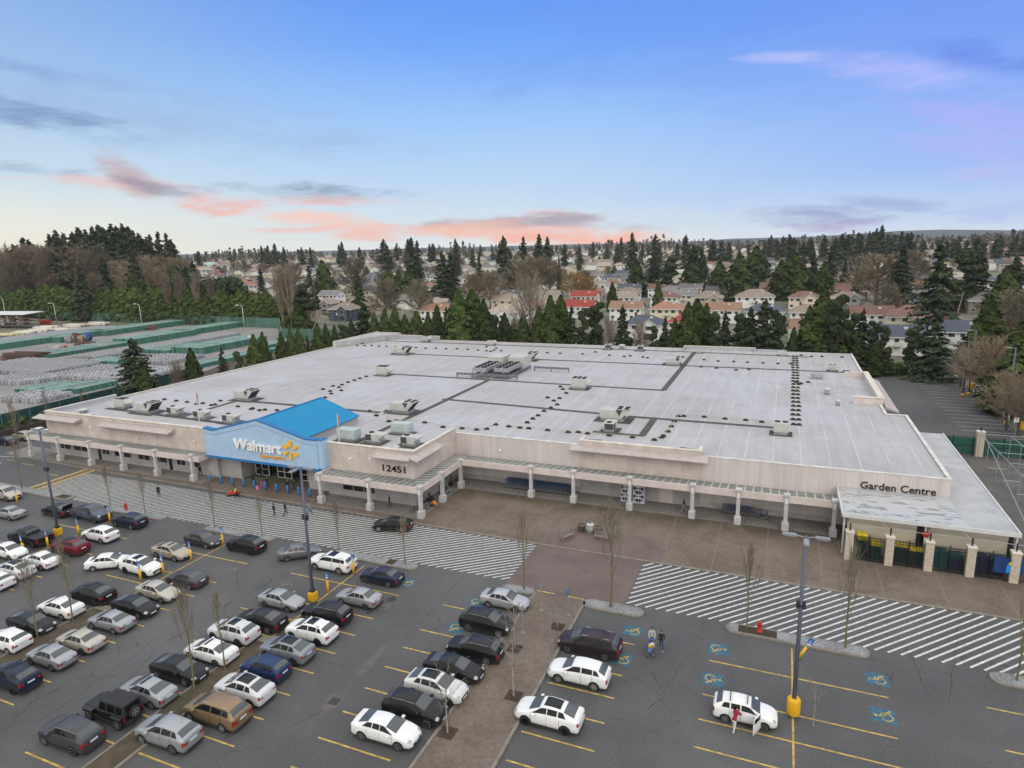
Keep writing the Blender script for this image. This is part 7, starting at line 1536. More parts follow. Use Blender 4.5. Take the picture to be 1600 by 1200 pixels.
for px, ty, d_, wd, lb in ((765,425,330,1.2,'bare tree, left of two broad ones in the centre suburb'),(740,428,325,1.1,'bare tree beside the long grey roof'),(835,402,400,1.7,'big broad bare tree in the centre suburb, right one'),(812,408,395,1.5,'big broad bare tree in the centre suburb, left one'),(858,410,405,1.4,'broad bare tree at the right end of the centre clump'),(552,408,430,1.2,'bare tree above the dark roofs left of centre'),(600,441,290,1.3,'wide bare tree above the driveway left of centre'),(655,440,290,1.2,'bare tree before the dark modern house'),(1375,402,330,1.9,'big reddish bare tree at the lawn on the right'),(1390,445,290,1.5,'low bare tree at the edge of the lawn'),(1598,462,200,1.4,'bare tree at the right edge before the large grey roof'),(1340,405,400,1.3,'bare tree behind the dark oval evergreen'),(455,412,450,1.3,'bare tree above the poplar tops'),(1430,395,420,1.2,'bare tree behind the large lawn fir')): far(px, ty, d_, 'farbare', lb, 'broad bare trees of the suburb', wd)
far(898,426,360,'willow','golden weeping willow left of the slate roofs','broad bare trees of the suburb',1.6); far(920,432,362,'willow','smaller golden willow beside the weeping willow','broad bare trees of the suburb',1.2)
tree('bare', *GY(828,530,166)[:1], 166, 0, GY(822,432,166)[1], 'tall thin bare tree rising above the store roof edge in the centre', 'broad bare trees of the suburb', wide=.75)
# scattered suburb trees
rs = random.Random(5); CN = {}
def nth(key): CN[key] = CN.get(key, -1)+1; return ORD[min(CN[key], len(ORD)-1)]
for k in range(190):
    kd = rs.choice(['farbare','farbare','farfir','farbare','farround','farbare','farcedar']); d_ = rs.uniform(420, 1150); px = 262+1358*(k+rs.random())/190; hgt = {'farbare':rs.uniform(8,14),'farfir':rs.uniform(12,24),'farcedar':rs.uniform(7,14),'farround':rs.uniform(7,12)}[kd]
    v = ray(px, 400); hd = math.hypot(v[0], v[1]); x, y = v[0]/hd*d_, v[1]/hd*d_
    if x < 60 and y < 200 : continue
    zn = 'left of the centre' if px < 700 else 'in the middle' if px < 1150 else 'on the right'
    tree(kd, x, y, terrain(x,y)-.2, hgt, {'farbare':'bare brown tree','farfir':'dark fir','farcedar':'green cedar','farround':'rounded evergreen'}[kd]+', '+nth((kd, zn))+' from the left among the houses '+zn, 'scattered '+{'farbare':'bare trees','farfir':'firs','farcedar':'cedars','farround':'round evergreens'}[kd]+' of the suburb '+zn, wide=rs.uniform(.9,1.3))
# skyline firs
sky_t = [(404,381),(412,384),(432,380),(447,384),(472,382),(490,386),(531,380),(537,378),(556,380),(600,374),(608,378),(618,375),(632,372),(648,374),(665,376),(680,381),(706,372),(712,380),(735,382),(768,384),(775,376),(800,384),(880,378),(905,384),(925,376),(945,382),(960,379),(973,370),(1000,376),(1012,377),(1036,378),(1060,374),(1085,380),(1112,370),(1118,372),(1130,371),(1142,377),(1150,384),(1175,378),(1190,372),(1202,366),(1214,368),(1228,364),(1240,370),(1256,374),(1270,372),(1286,366),(1304,368),(1320,362),(1330,364),(1345,362),(1362,358),(1374,354),(1384,352),(1392,360),(1404,362),(1418,362),(1430,374),(1446,372),(1460,373),(1476,374),(1488,372),(1500,368),(1512,372),(1526,366),(1538,372),(1552,370),(1566,366),(1580,368),(1594,364),(1606,368)]
for px, ty in sky_t:
    for q in range(2 if px > 1180 else 1): far(px+rs.uniform(-6,6), ty+rs.uniform(0,7), rs.uniform(620,900), 'farfir', 'dark fir, '+nth('sky%d' % ((px >= 560)+(px >= 1050)))+' from the left on the skyline '+('at the left' if px < 560 else 'in the centre' if px < 1050 else 'at the right'), 'skyline firs '+('at the left' if px < 560 else 'in the centre' if px < 1050 else 'at the right'), rs.uniform(.9,1.5))
# far wood that reads as one mass
P = []; r_ = np.random.default_rng(3)
for k in range(1500):
    px = r_.uniform(-120,1750); v = ray(px, 390); hd = math.hypot(v[0], v[1]); d_ = r_.uniform(950, 2600); x, y = v[0]/hd*d_, v[1]/hd*d_; h = r_.uniform(9,25)*(1+.25*math.sin(px*.02)); g = terrain(x, y); q = r_.random((26,1)); a = r_.uniform(0,2*PI,26); rr_ = (1-q[:,0])*r_.uniform(3,6); P.append(np.stack([x+np.cos(a)*rr_, y+np.sin(a)*rr_, g+q[:,0]*h], 1))
P = np.concatenate(P); N = unit(r_.normal(size=P.shape)+np.array([0,-.4,.5])); wood = place(tris(P, N, 4.2, 'distant_wood', foliage('distant_wood_leaves', (.075,.08,.065), (.13,.115,.09), .0, .02), 1.1), 'distant_wood'); tag(wood, 'far off wood of mixed trees reaching to the horizon', 'wood', None, 'stuff')
b = MB(); hills = []
for i in range(41): a = rad(-62+2.9*i); R_ = 7800; hh = 22+22*math.sin(i*.5+2)+12*math.sin(i*1.3+1); hills.append((math.sin(a)*R_, math.cos(a)*R_, hh if i > 19 else 5))
b.add([(x,y,-60) for x,y,z in hills]+[(x*1.02,y*1.02,z+40) for x,y,z in hills]+[(x*1.2,y*1.2,-60) for x,y,z in hills], [(i,i+1,41+i+1,41+i) for i in range(40)]+[(41+i,41+i+1,82+i+1,82+i) for i in range(40)], True)
struct(b.build('distant_hills', mat('hill_forest_hazed', (.06,.08,.10), .95, .1, .002)))  # blue of the distant haze is put into the forest colour
# ------------------------------------------------------------------ houses
RC_ = {'red': (0.286, 0.05, 0.039), 'terracotta': (.29,.15,.105), 'brown': (0.246, 0.145, 0.102), 'redbrown': (.185,.105,.085), 'tan': (0.254, 0.21, 0.167), 'grey': (0.174, 0.167, 0.167), 'slate': (0.08, 0.09, 0.123), 'dark': (0.08, 0.072, 0.072), 'beige': (0.348, 0.29, 0.232), 'green': (0.33, 0.462, 0.418)}
WC_ = {'white':(.74,.74,.72),'cream':(.68,.61,.46),'beige':(.42,.36,.29),'grey':(.26,.26,.27),'blue':(.38,.45,.55),'brick':(.15,.07,.055),'stone':(.22,.18,.14),'darkblue':(.07,.08,.12),'pinkish':(.45,.34,.30)}
RM = {k: shingle(v, 'roof_'+k) for k, v in RC_.items()}; WM_ = {k: mat('house_wall_'+k, v, .85, .08, .5) for k, v in WC_.items()}
hglass = mat('house_glass', (.04,.045,.05), .2, 0, spec=.6); htrim = mat('house_trim', (.6,.6,.58), .7, .05)
def slab_roof(b, quads, th=.18):
    for q in quads:
        n = len(q); b.add([*q, *[(x,y,z-th) for x,y,z in q]], [tuple(range(n)), tuple(range(2*n-1,n-1,-1))]+[(i,n+i,n+(i+1)%n,(i+1)%n) for i in range(n)])
def house_proto(kind, L=13., D=9., he=5.4, hr=7.9, far=False):
    t = bpy.data.objects.new('house', None); COL.objects.link(t); o_ = .55; l, d_ = L/2, D/2
    b = MB(); b.box(-l,l,-d_,d_,0,he)
    if kind == 'G': b.yprof([(-d_,he),(d_,he),(0,hr-.15)], -l, l)
    b.build('wall', WM_['white'], t)
    b = MB(); k = (hr-he)/d_
    if kind in ('G',):
        e = he-o_*k; slab_roof(b, [[(-l-o_,-d_-o_,e),(l+o_,-d_-o_,e),(l+o_,0,hr),(-l-o_,0,hr)], [(l+o_,d_+o_,e),(-l-o_,d_+o_,e),(-l-o_,0,hr),(l+o_,0,hr)]])
    else:
        e = he-.15; rl = max(.5, l-d_*.95); a_ = [(-l-o_,-d_-o_,e),(l+o_,-d_-o_,e),(l+o_,d_+o_,e),(-l-o_,d_+o_,e)]; slab_roof(b, [[a_[0],a_[1],(rl,0,hr),(-rl,0,hr)], [a_[2],a_[3],(-rl,0,hr),(rl,0,hr)], [a_[1],a_[2],(rl,0,hr)], [a_[3],a_[0],(-rl,0,hr)]])
    if kind == 'L':                                     # front gable wing
        w2 = 2.4; x0 = l*.38; zr = he+1.7; slab_roof(b, [[(x0-w2-.3,-d_-2.2,he-.2),(x0,-d_-2.2,zr),(x0,-d_+2.2,zr),(x0-w2-.3,-d_+.5,he-.2)], [(x0,-d_-2.2,zr),(x0+w2+.3,-d_-2.2,he-.2),(x0+w2+.3,-d_+.5,he-.2),(x0,-d_+2.2,zr)]])
    r = b.build('roof', RM['tan'], t)
    if kind == 'L':
        b = MB(); b.box(x0-w2,x0+w2,-d_-1.8,-d_,0,he); b.xprof([(x0-w2,he),(x0+w2,he),(x0,zr-.15)],-d_-1.8,-d_); b.build('gable_wing', WM_['white'], t)
        b = MB(); b.add([(x0-w2-.35,-d_-2.23,he-.42),(x0,-d_-2.23,zr-.2),(x0,-d_-2.23,zr+.04),(x0-w2-.35,-d_-2.23,he-.18)], [(0,1,2,3)]); b.add([(x0,-d_-2.23,zr-.2),(x0+w2+.35,-d_-2.23,he-.42),(x0+w2+.35,-d_-2.23,he-.18),(x0,-d_-2.23,zr+.04)], [(0,1,2,3)]); b.build('barge_board', htrim, t)
    b = MB(); b.box(-l-o_,l+o_,-d_-o_-.03,-d_-o_+.02,e-.32,e-.02); b.build('gutter', htrim, t)
    if not far:
        b = MB(); cx = -l*.5; b.box(cx-.4,cx+.4,.6,1.4,hr-1.2,hr+.7); b.build('chimney', WM_['brick'], r)
        b = MB(); b.box(l*.3,l*.3+.9,-1.9,-1.1,hr-k*1.9 if kind == 'G' else hr-1.1,hr-k*1.1+.12 if kind == 'G' else hr-.45); b.build('skylight', htrim, r)
    ws = []
    n = 5 if not far else 3
    for i in range(n):
        x = -l+L*(i+.5)/n
        if kind == 'L' and abs(x-x0) < w2+.4: continue
        ws.append((x, -d_, 3.7, 1.5 if i%2 else 1.0, 1.1))
        if i in (0,3): ws.append((x, -d_, 1.0, 1.2, 1.1))
    if kind == 'L': ws.append((x0, -d_-1.8, 3.6, 2.0, 1.2)); ws.append((x0, -d_-1.8, .3, 3.2, 2.2))
    for (x, y, z, w_, h_) in ws:
        b = MB(); b.box(x-w_/2-.1,x+w_/2+.1,y-.06,y,z-.1,z+h_+.1); f = b.build('window', htrim, t); b = MB(); b.box(x-w_/2,x+w_/2,y-.09,y-.05,z,z+h_); b.build('pane', hglass, f)
    for y in (-d_*.4, d_*.4):
        b = MB(); b.box(l,l+.06,y-.7,y+.7,3.6,4.8); f = b.build('window', htrim, t); b = MB(); b.box(l+.05,l+.09,y-.6,y+.6,3.7,4.7); b.build('pane', hglass, f)
    if not far:
        b = MB(); b.box(-l*.15,l*.2,-d_-1.6,-d_,2.7,2.85); b.box(-l*.15,l*.2,-d_-1.6,-d_-1.54,2.85,3.7); b.build('balcony', htrim, t)
    return t
HP = {}
def house(kind, x, y, z, roofc, wallc, label, group, rz=0., sc=1., far=False, key=None, dims=None):
    kk = (kind, far, dims)
    if kk not in HP: HP[kk] = [house_proto(kind, *(dims or (13.,9.,5.4,7.9)), far=far), False]
    if HP[kk][1]: t = copy_tree(HP[kk][0])
    else: t = HP[kk][0]; HP[kk][1] = True
    t.location = (x,y,z); t.rotation_euler = (0,0,rz); t.scale = (sc,)*3; tag(t, label, 'house', group)
    for ch in KIDS[t.name]:
        nm = ch.name.split('.')[0]
        m = RM[roofc] if nm == 'roof' else WM_[wallc] if nm in ('wall','gable_wing') else None
        if m: ch.material_slots[0].link = 'OBJECT'; ch.material_slots[0].material = m
    return t
def GTz(px, py, dz):
    v = ray(px, py); t = 120.
    while t < 5000:
        x, y, z = v[0]*t, v[1]*t, CAMH+v[2]*t
        if z < terrain(x, y)+dz: break
        t *= 1.003
    return v[0]*t, v[1]*t
HS = [(915,454,'red','white','G','bright red roofed white house, the upper of two'),(908,468,'red','white','G','bright red roofed white house, the lower of two'),(975,455,'tan','white','G','white house with grey tan roof right of the upper red roof'),(980,470,'brown','white','G','white house with plain brown roof right of the lower red roof'),(1040,455,'redbrown','white','H','white house with red tiled hip roof behind the terracotta one'),(1044,471,'terracotta','cream','H','cream house with pale terracotta hip roof'),
 (1108,455,'tan','beige','L','beige house with a tan roof and front gable'),(1130,472,'brown','white','G','white house with brown roof below the beige gabled one'),(1008,492,'slate','white','L','white house with blue slate roof just above the store trees'),(1078,489,'red','white','H','red roofed house half hidden by cedars behind the store'),(985,443,'slate','white','G','white house with dark slate roof left of the small cone tree'),(1032,443,'redbrown','white','G','white gable end house with red brown roof in the third row'),(1080,442,'grey','white','G','grey roofed white house below the broad pine'),(1070,452,'grey','cream','G','cream house with flat grey roof above the terracotta roofs'),
 (940,438,'tan','white','L','white house with tan roof and bay window left of the slate roof'),(955,428,'slate','white','H','dark slate hip roofed house in the middle distance'),(1180,454,'tan','white','H','white house with a long row of upper windows under tan roof'),(1215,443,'redbrown','pinkish','G','low red brown roof behind the long windowed house'),(1196,474,'slate','white','H','white house with dark slate roof above the big fir behind the store'),(1200,418,'slate','cream','H','slate roofed cream house between two cedars on the right'),(1200,428,'brown','pinkish','L','brown roofed house with two small gables on the right'),(1198,435,'tan','grey','H','tan roofed grey house above the long windowed house'),
 (1258,455,'redbrown','cream','L','cream house with red brown roof and front windows'),(1266,475,'tan','white','H','white two-storey house with tan hip roof right of centre'),(1272,498,'brown','white','G','small dark brown roof in front of the white two-storey house'),(1325,455,'tan','grey','L','grey house with arched garage window and tan roof'),(1325,445,'redbrown','brick','G','long red brown roof behind the arched window house'),(1362,477,'redbrown','white','G','white house with faded red brown roof left of the cream hip roof'),(1430,480,'redbrown','cream','H','large cream house with red brown hip roof near the right lawn'),(1398,507,'slate','white','G','white house with blue grey roof low behind the side lot trees'),(1500,500,'slate','white','G','white house with dark roof right of the spreading fir'),
 (1445,448,'grey','blue','G','pale blue house with grey roof beside the lawn'),(1437,425,'slate','cream','H','slate roofed house above the pale blue house'),(1445,436,'brown','brick','H','brown brick house above the pale blue house'),(1522,452,'grey','stone','L','large stone house with several gables, left part'),(1548,458,'grey','stone','L','large stone house with several gables, right part'),(1552,456,'redbrown','white','G','red brown roof right behind the stone house'),(1598,470,'grey','beige','H','large plain grey roof at the right photo edge'),(1378,395,'tan','beige','H','tan roofed house above the big bare tree on the right'),
 (477,435,'tan','white','L','brown grey roofed white house at the left of the suburb'),(505,443,'brown','brick','L','dark brick house left of the lone fir'),(532,435,'dark','cream','H','cream house with almost black roof left of centre'),(518,453,'grey','white','G','white gable house with mossy grey roof left of centre'),(513,465,'tan','grey','L','two-storey grey beige house with brown roof facing the white van'),(540,473,'tan','darkblue','L','dark blue gabled house with white trim beside the driveway'),(575,466,'tan','beige','G','long tan roof between the dark blue house and the bare tree'),(588,425,'slate','blue','L','blue grey house with twin white gables'),(556,447,'tan','cream','G','cream house half hidden behind the lone fir'),(585,448,'dark','cream','G','cream two-storey block right of the lone fir'),
 (628,445,'slate','grey','G','tall dark modern house with slate roof'),(655,451,'tan','beige','L','green grey gabled house right of the modern house'),(676,425,'slate','white','L','white gabled house with slate roof left of the black fir'),(683,441,'brown','cream','G','cream house with brown roof below the white gabled house'),(684,474,'brown','white','G','brown roofed white house just above the store trees left of centre'),(727,431,'grey','white','L','long grey roofed white house right of the black fir'),(782,456,'tan','white','H','large grey brown pyramid roof in the centre'),(785,478,'beige','white','L','white house with beige roof and arched gable above the store trees'),(857,453,'tan','white','G','white gable end house with tan roof left of the red roofs'),(846,469,'brown','white','G','brown roofed house left of the lower red roof'),(798,452,'slate','white','G','dark slate roof behind the pyramid roof'),(762,444,'slate','white','G','white house with slate roof left of the pyramid roof'),(907,408,'beige','cream','H','cream two-storey block in the middle distance'),(945,411,'beige','cream','G','low cream block right of the cream two-storey one'),
 (187,441,'grey','white','L','white house with pale roof below the left wood'),(252,439,'slate','white','L','slate roofed white house above the hedge'),(350,434,'grey','beige','H','grey hip roofed house behind the rounded clump'),(378,436,'brown','brick','G','brown roofed brick house right of the rounded clump'),(411,434,'grey','white','H','long grey roofed house above the hedge end'),(100,447,'grey','grey','H','dark grey hip roof below the left wood'),(107,455,'tan','white','G','tan roofed white house partly hidden by the hedge, left'),(57,457,'tan','beige','G','long tan roof above the hedge at the left'),(14,455,'grey','white','H','grey roofed white house at the left photo edge')]
used = []
for px, py, rc, wc, kd, lb in HS:
    x, y = GTz(px, py, 7.9); used.append((x,y)); house(kd, x, y, terrain(x,y), rc, wc, lb, 'named houses of the suburb', random.uniform(-.05,.05), dims=(17.,12.,5.4,8.6) if 'large' in lb or 'long' in lb else None)
x, y = GTz(322,412,7); house('G', x, y, terrain(x,y), 'green', 'white', 'large pale green roofed hall left of the suburb', 'halls', 0, 1., dims=(34.,16.,6.,8.5))
rs = random.Random(21); cnt = 0; SP = []
for k in range(3000):
    if cnt >= 205: break
    px = rs.uniform(270, 1620); py = 392+rs.random()**1.2*68-.026*(px-800); x, y = GTz(px, py, 7.9); dd = math.hypot(x, y)
    if dd > 1500 or dd < 235 or (y < 205): continue
    if any((x-a)**2+(y-c)**2 < (16.5**2) for a, c in used): continue
    used.append((x,y)); cnt += 1; rc = rs.choice(['tan','tan','brown','grey','grey','slate','beige','redbrown','brown','dark','beige','tan']); wc = rs.choice(['white','white','cream','beige','grey','white','pinkish'])
    zn = 'left of centre' if px < 700 else 'in the centre' if px < 1100 else 'on the right'
    SP.append((px, rs.choice('GHHL'), x, y, rc, wc, zn, rs.choice([0,0,PI/2])+rs.uniform(-.1,.1), rs.uniform(.85,1.05)))
for px, kd, x, y, rc, wc, zn, rz, sc in sorted(SP): house(kd, x, y, terrain(x,y), rc, wc, wc+' house with '+rc+' roof, '+nth((rc, wc, zn))+' such from the left '+zn, wc+' houses with '+rc+' roofs '+zn, rz, sc, far=True)
# roofs packed beyond the countable ones
b = MB(); hm = ['tan','beige','grey','brown','tan','slate']; FM = [WM_['white'], WM_['cream']]+[RM[q] for q in hm]
for k in range(1000):
    v = ray(rs.uniform(250,1640), 400); hd = math.hypot(v[0], v[1]); q = rs.uniform(620,2100); x, y = v[0]/hd*q, v[1]/hd*q; z = terrain(x,y); a = rs.choice([0,PI/2])+.1; L, D, he, hr = rs.uniform(6,8), rs.uniform(4.5,5.5), rs.uniform(4.6,5.8), 0; hr = he+rs.uniform(1.8,2.8)
    R_ = lambda p: (x+p[0]*math.cos(a)-p[1]*math.sin(a), y+p[0]*math.sin(a)+p[1]*math.cos(a), z+p[2])
    b.k = rs.choice([0,0,1]); b.add([R_(p) for p in ((-L,-D,0),(L,-D,0),(L,D,0),(-L,D,0),(-L,-D,he),(L,-D,he),(L,D,he),(-L,D,he),(-L,0,hr-.1),(L,0,hr-.1))], [(0,1,5,4),(1,2,6,9,5),(2,3,7,6),(3,0,4,8,7)])
    b.k = 2+rs.randrange(6); b.add([R_(p) for p in ((-L-.5,-D-.5,he-.2),(L+.5,-D-.5,he-.2),(L+.5,0,hr),(-L-.5,0,hr),(L+.5,D+.5,he-.2),(-L-.5,D+.5,he-.2))], [(0,1,2,3),(3,2,4,5)])
tag(b.build('distant_houses', FM), 'far off houses of the suburb packed towards the horizon', 'houses', None, 'stuff')
# lawns and streets
b = MB(); b.add([(*GT(px,py)[:2], GT(px,py)[2]+.06) for px, py in ((1386,480),(1422,488),(1428,446),(1398,446))], [(0,1,2,3)]); struct(b.build('lawn', mat('lawn', (.075,.09,.03))))
b = MB()
for py0 in (462,):
    pts = [GT(px, 500-.026*(px-800)) for px in range(480,1600,60)]
    for p, q in zip(pts, pts[1:]): b.add([(p[0],p[1]-3,p[2]+.05),(q[0],q[1]-3,q[2]+.05),(q[0],q[1]+3,q[2]+.05),(p[0],p[1]+3,p[2]+.05)], [(0,1,2,3)])
struct(b.build('suburb_street', asph))
for k, (px, py, kd, pc, rz, lb) in enumerate(((511,492,'minivan','white',0.,'white van parked in the driveway of the grey beige house'),(528,494,'suv','grey',0.,'grey car beside the white van in the driveway'),(620,484,'suv','black',.2,'dark car parked before the modern house'),(648,488,'suv','white',0.,'white car parked before the green grey house'),(668,490,'sedan','white',.1,'white car partly hidden by the cedars left of centre'),(750,464,'sedan','white',0.,'white car in the centre suburb, left of two'),(759,466,'suv','silver',.2,'silver car in the centre suburb, right of two'),(1434,470,'sedan','navy',PI/2,'dark car at the pale blue house on the right'),(1505,505,'suv','red',0.,'red car parked before the stone house'),(520,535-40,'sedan','blue',.3,'blue car low beside the driveway'))):
    x, y, z = GT(px, py); spawn_car(kd, x, y, z+.05, rz, pc, lb, 'cars parked in the suburb')
x, y = G(1480,592); spawn_car('sedan_plain', x, y, 0, .1, 'steelblue', 'bluish car parked in the shade at the far end of the side lot', 'cars parked in the suburb')
for c_ in [o for o in COL.objects if 'paintable' in o]: del c_['paintable']
# utility poles
for k, (px, ty, by, lb) in enumerate(((499,483,528,'tall pale pole at the far corner of the yard'),(1492,456,505,'leaning wooden utility pole before the stone house'),(996,440,500,'slim utility pole among the red roofs'),(1040,418,452,'utility pole before the broad pine'))):
    x, y, z = GT(px, by); zt = GY(px+(7 if k == 1 else 0), ty, y)[1]; t = thing('utility_pole', lb, 'utility pole', (x,y,z), 0, 'utility poles'); b = MB(); b.tube((0,0,0),(1.5 if k == 1 else 0,0,zt-z),.22,.14,6); b.build('pole', mat('pole_wood', (.30,.24,.17), .9, .2), t); b = MB(); b.box(-1.,1.,-.08,.08,zt-z-1.2,zt-z-1.05); b.build('crossarm', mat('pole_wood', (.30,.24,.17)), t)
# ------------------------------------------------------------------ storage yard beyond the left side of the store
bag_w = mat('bag_white', (.31,.315,.335), .7, .25, 1.5, rnd=.18); bag_g = mat('wrap_green', (.06,.165,.125), .6, .2, 1., rnd=.2); bag_gt_lit = mat('wrap_green_top_lit', (.19,.295,.25), .6, .25, 1.2, rnd=.15)  # paler copy of the green wrap paints skylight onto the pallet tops
def bag_mesh(w_=1.05, h=1.15):
    b = MB(); b.add([(-.48*w_,-.48*w_,0),(.48*w_,-.48*w_,0),(.48*w_,.48*w_,0),(-.48*w_,.48*w_,0),(-.52*w_,-.52*w_,h*.45),(.52*w_,-.52*w_,h*.45),(.52*w_,.52*w_,h*.45),(-.52*w_,.52*w_,h*.45),(-.42*w_,-.42*w_,h*.95),(.42*w_,-.42*w_,h*.95),(.42*w_,.42*w_,h*.95),(-.42*w_,.42*w_,h*.95),(0,0,h*1.12)],
        [(0,1,5,4),(1,2,6,5),(2,3,7,6),(3,0,4,7),(4,5,9,8),(5,6,10,9),(6,7,11,10),(7,4,8,11),(8,9,12),(9,10,12),(10,11,12),(11,8,12)]); return b
BM = bag_mesh(.93,1.2).mesh('bulk_bag', bag_w)
def crate_mesh(w_, d_, h):
    b = MB(); b.box(-w_/2,w_/2,-d_/2,d_/2,0,h-.06); b.k = 1; b.box(-w_/2+.01,w_/2-.01,-d_/2+.01,d_/2-.01,h-.06,h); return b
CMX = crate_mesh(1.16,1.16,2.2).mesh('wrapped_pallet', [bag_g, bag_gt_lit]); CML = crate_mesh(1.16,1.16,1.2).mesh('low_wrapped_stack', [bag_g, bag_gt_lit])
def inside(p, poly):
    c = False; n = len(poly)
    for i in range(n):
        a, b_ = poly[i], poly[(i+1)%n]
        if (a[1] > p[1]) != (b_[1] > p[1]) and p[0] < (b_[0]-a[0])*(p[1]-a[1])/(b_[1]-a[1])+a[0]: c = not c
    return c
items = {'w': [], 'g': [], 'gl': []}
SPC = {'w': (1.08,1.2,2,.45), 'g': (1.24,1.26,4,.5), 'gl': (1.24,1.26,3,.45)}
def block(kind, px, py, W_, D_, ang=.10):                # rows packed back and left from the front right corner
    x0, y0 = G(px, py); dx, dy, n_, gp = SPC[kind]; ca, sa_ = math.cos(ang), math.sin(ang); v_ = .6; j = 0
    while v_ < D_:
        u_ = .6; i = 0; cut = random.uniform(0,1.6) if j%5 == 0 else 0
        while u_ < W_-cut*(kind == 'w'):
            if random.random() > .006: x = -u_; items[kind].append((x0+x*ca-v_*sa_*.0+random.uniform(-.04,.04), y0+x*sa_+v_+random.uniform(-.04,.04), ang))
            u_ += dx+(gp if i%n_ == n_-1 else 0); i += 1
        v_ += dy+(.4 if j%7 == 6 else 0); j += 1
for a in (('w',178,598,25,18),('w',66,588,34,20),('w',29,603,14,11),('w',57,601,5,6),('w',57,632,13,9),('w',150,563,11,16),('w',160,545,11,5),('w',225,551,9,42),('w',262,571,15,13),('w',240,591,8,9),('w',5,538,14,48),
          ('gl',91,619,14,11),('gl',121,615.5,7,10),('gl',182,571,12,7),('gl',265,553,15,16),('gl',70,561,12,36),('gl',316,575,6,31),('g',166,525,11,62),('g',212,539,10,27),('g',290,525,9,31),('g',316,554,12,29),('g',418,550,6,15),('g',0,547,9,42),('g',94,536,7,5)): block(*a)
def emit(lst, me, name, label, cat, grp, z, lim):
    lst.sort(key=lambda p: p[0]**2+p[1]**2)
    for (x, y, a) in lst[:lim]: tag(place(me, name, None, (x,y,z), a+random.uniform(-.05,.05)), label, cat, grp)
    rest = lst[lim:]
    if rest:
        V = np.array([v.co[:] for v in me.vertices]); F = [tuple(p.vertices) for p in me.polygons]; MI = [p.material_index for p in me.polygons]; b = MB()
        for (x, y, a) in rest:
            ca, sa_ = math.cos(a), math.sin(a); b.add([(v[0]*ca-v[1]*sa_+x, v[0]*sa_+v[1]*ca+y, v[2]+z) for v in V], F)
        b.mi = MI*len(rest); tag(b.build(name+'_field', list(me.materials)), 'far rows of '+cat+'s packed close together at the back of the yard', cat+' rows', None, 'stuff')
emit(items['w'], BM, 'bulk_bag', 'white bulk bag standing in the closely packed rows of the storage yard', 'bulk bag', 'white bulk bags in the yard', .0, 290)
emit(items['g'], CMX, 'wrapped_pallet', 'tall green wrapped pallet in the storage yard rows', 'tall wrapped pallet', 'tall green wrapped pallets', .0, 280); emit(items['gl'], CML, 'low_wrapped_stack', 'low green wrapped pallet in the storage yard blocks', 'low wrapped pallet', 'low green wrapped pallets', .0, 280)
print('yard', {k: len(v) for k, v in items.items()})
# cable drums, pipes, timber, trailers, shed
def drum(px, py, r, c, lb):
    x, y = G(px, py); t = thing('cable_drum', lb, 'cable drum', (x,y,0), rad(15), 'cable drums in the yard')
    for s in (-1,1): b = MB(); b.tube((0,s*.6,r),(0,s*.72,r),r,n=18); b.build('flange', mat('drum_%d' % int(c[0]*999+c[2]*99), c, .8, .2, 2), t)
    b = MB(); b.tube((0,-.6,r),(0,.6,r),r*.6,n=14); b.build('core', mat('drum_core', (.03,.03,.03), .7, .1), t)
    for q in range(6): a = q*PI/3; b = MB(); b.tube((math.cos(a)*r*.2,-.74,r+math.sin(a)*r*.2),(math.cos(a)*r*.9,-.74,r+math.sin(a)*r*.9),.08,n=4); b.build('spoke', galv, t)
drum(119,534.5,1.75,(.10,.03,.025),'large dark red cable drum, second of the four standing drums'); drum(137.5,533,1.7,(.02,.09,.28),'large blue cable drum, rightmost of the four standing drums'); drum(109,536,1.55,(.25,.25,.26),'grey cable drum, leftmost of the four standing drums'); drum(128,534.5,1.35,(.28,.22,.16),'grey tan cable drum between the red and blue drums'); drum(101,548.5,1.0,(.32,.13,.05),'small orange brown drum lying before the green blocks'); drum(92,548,.9,(.45,.45,.45),'small white drum beside the orange brown drum')
def pile(px, py, w_, d_, h, c, lb, n=9, cat='timber pile', axis=0, name='timber_pile', rnd=True):
    x, y = G(px, py); t = thing(name, lb, cat, (x,y,0), rad(8)); r_ = random.Random(int(px*3+py)); m = mat('pile_%d_%d' % (int(px), int(py)), c, .85, .3, 2)
    for k in range(n):
        z = h*r_.random(); yy = r_.uniform(-d_/2,d_/2); b = MB()
        if rnd: b.box(-w_/2*r_.uniform(.6,1),w_/2*r_.uniform(.6,1),yy-.35,yy+.35,z,z+.45)
        else: b.tube((-w_/2,yy,z*.6+.5),(w_/2,yy,z*.6+.5),.5,n=10)
        b.build('beam' if rnd else 'pipe', m, t)
pile(38,562,14,7,2.0,(.10,.06,.045),'long heap of brown scrap beams before the white bags',16); pile(15,560,7,5,1.4,(.20,.13,.10),'small heap of pale and brown scrap at the left edge',8); pile(133,541,9,4,1.6,(.13,.06,.045),'rusty brown steel beams beside the blue drum',8); pile(22,566.5,6,2,.5,(.45,.32,.06),'thin yellow boards lying in front of the brown scrap',3); pile(104,516,6,4,1.2,(.12,.06,.05),'brown bundles near the far trailer',7)
pile(230,515,12,5,1.6,(.16,.08,.07),'reddish timber stacks right of the green row',10); pile(70,508,7,4,2.2,(.40,.07,.03),'orange red stack near the white roofed shed',8)
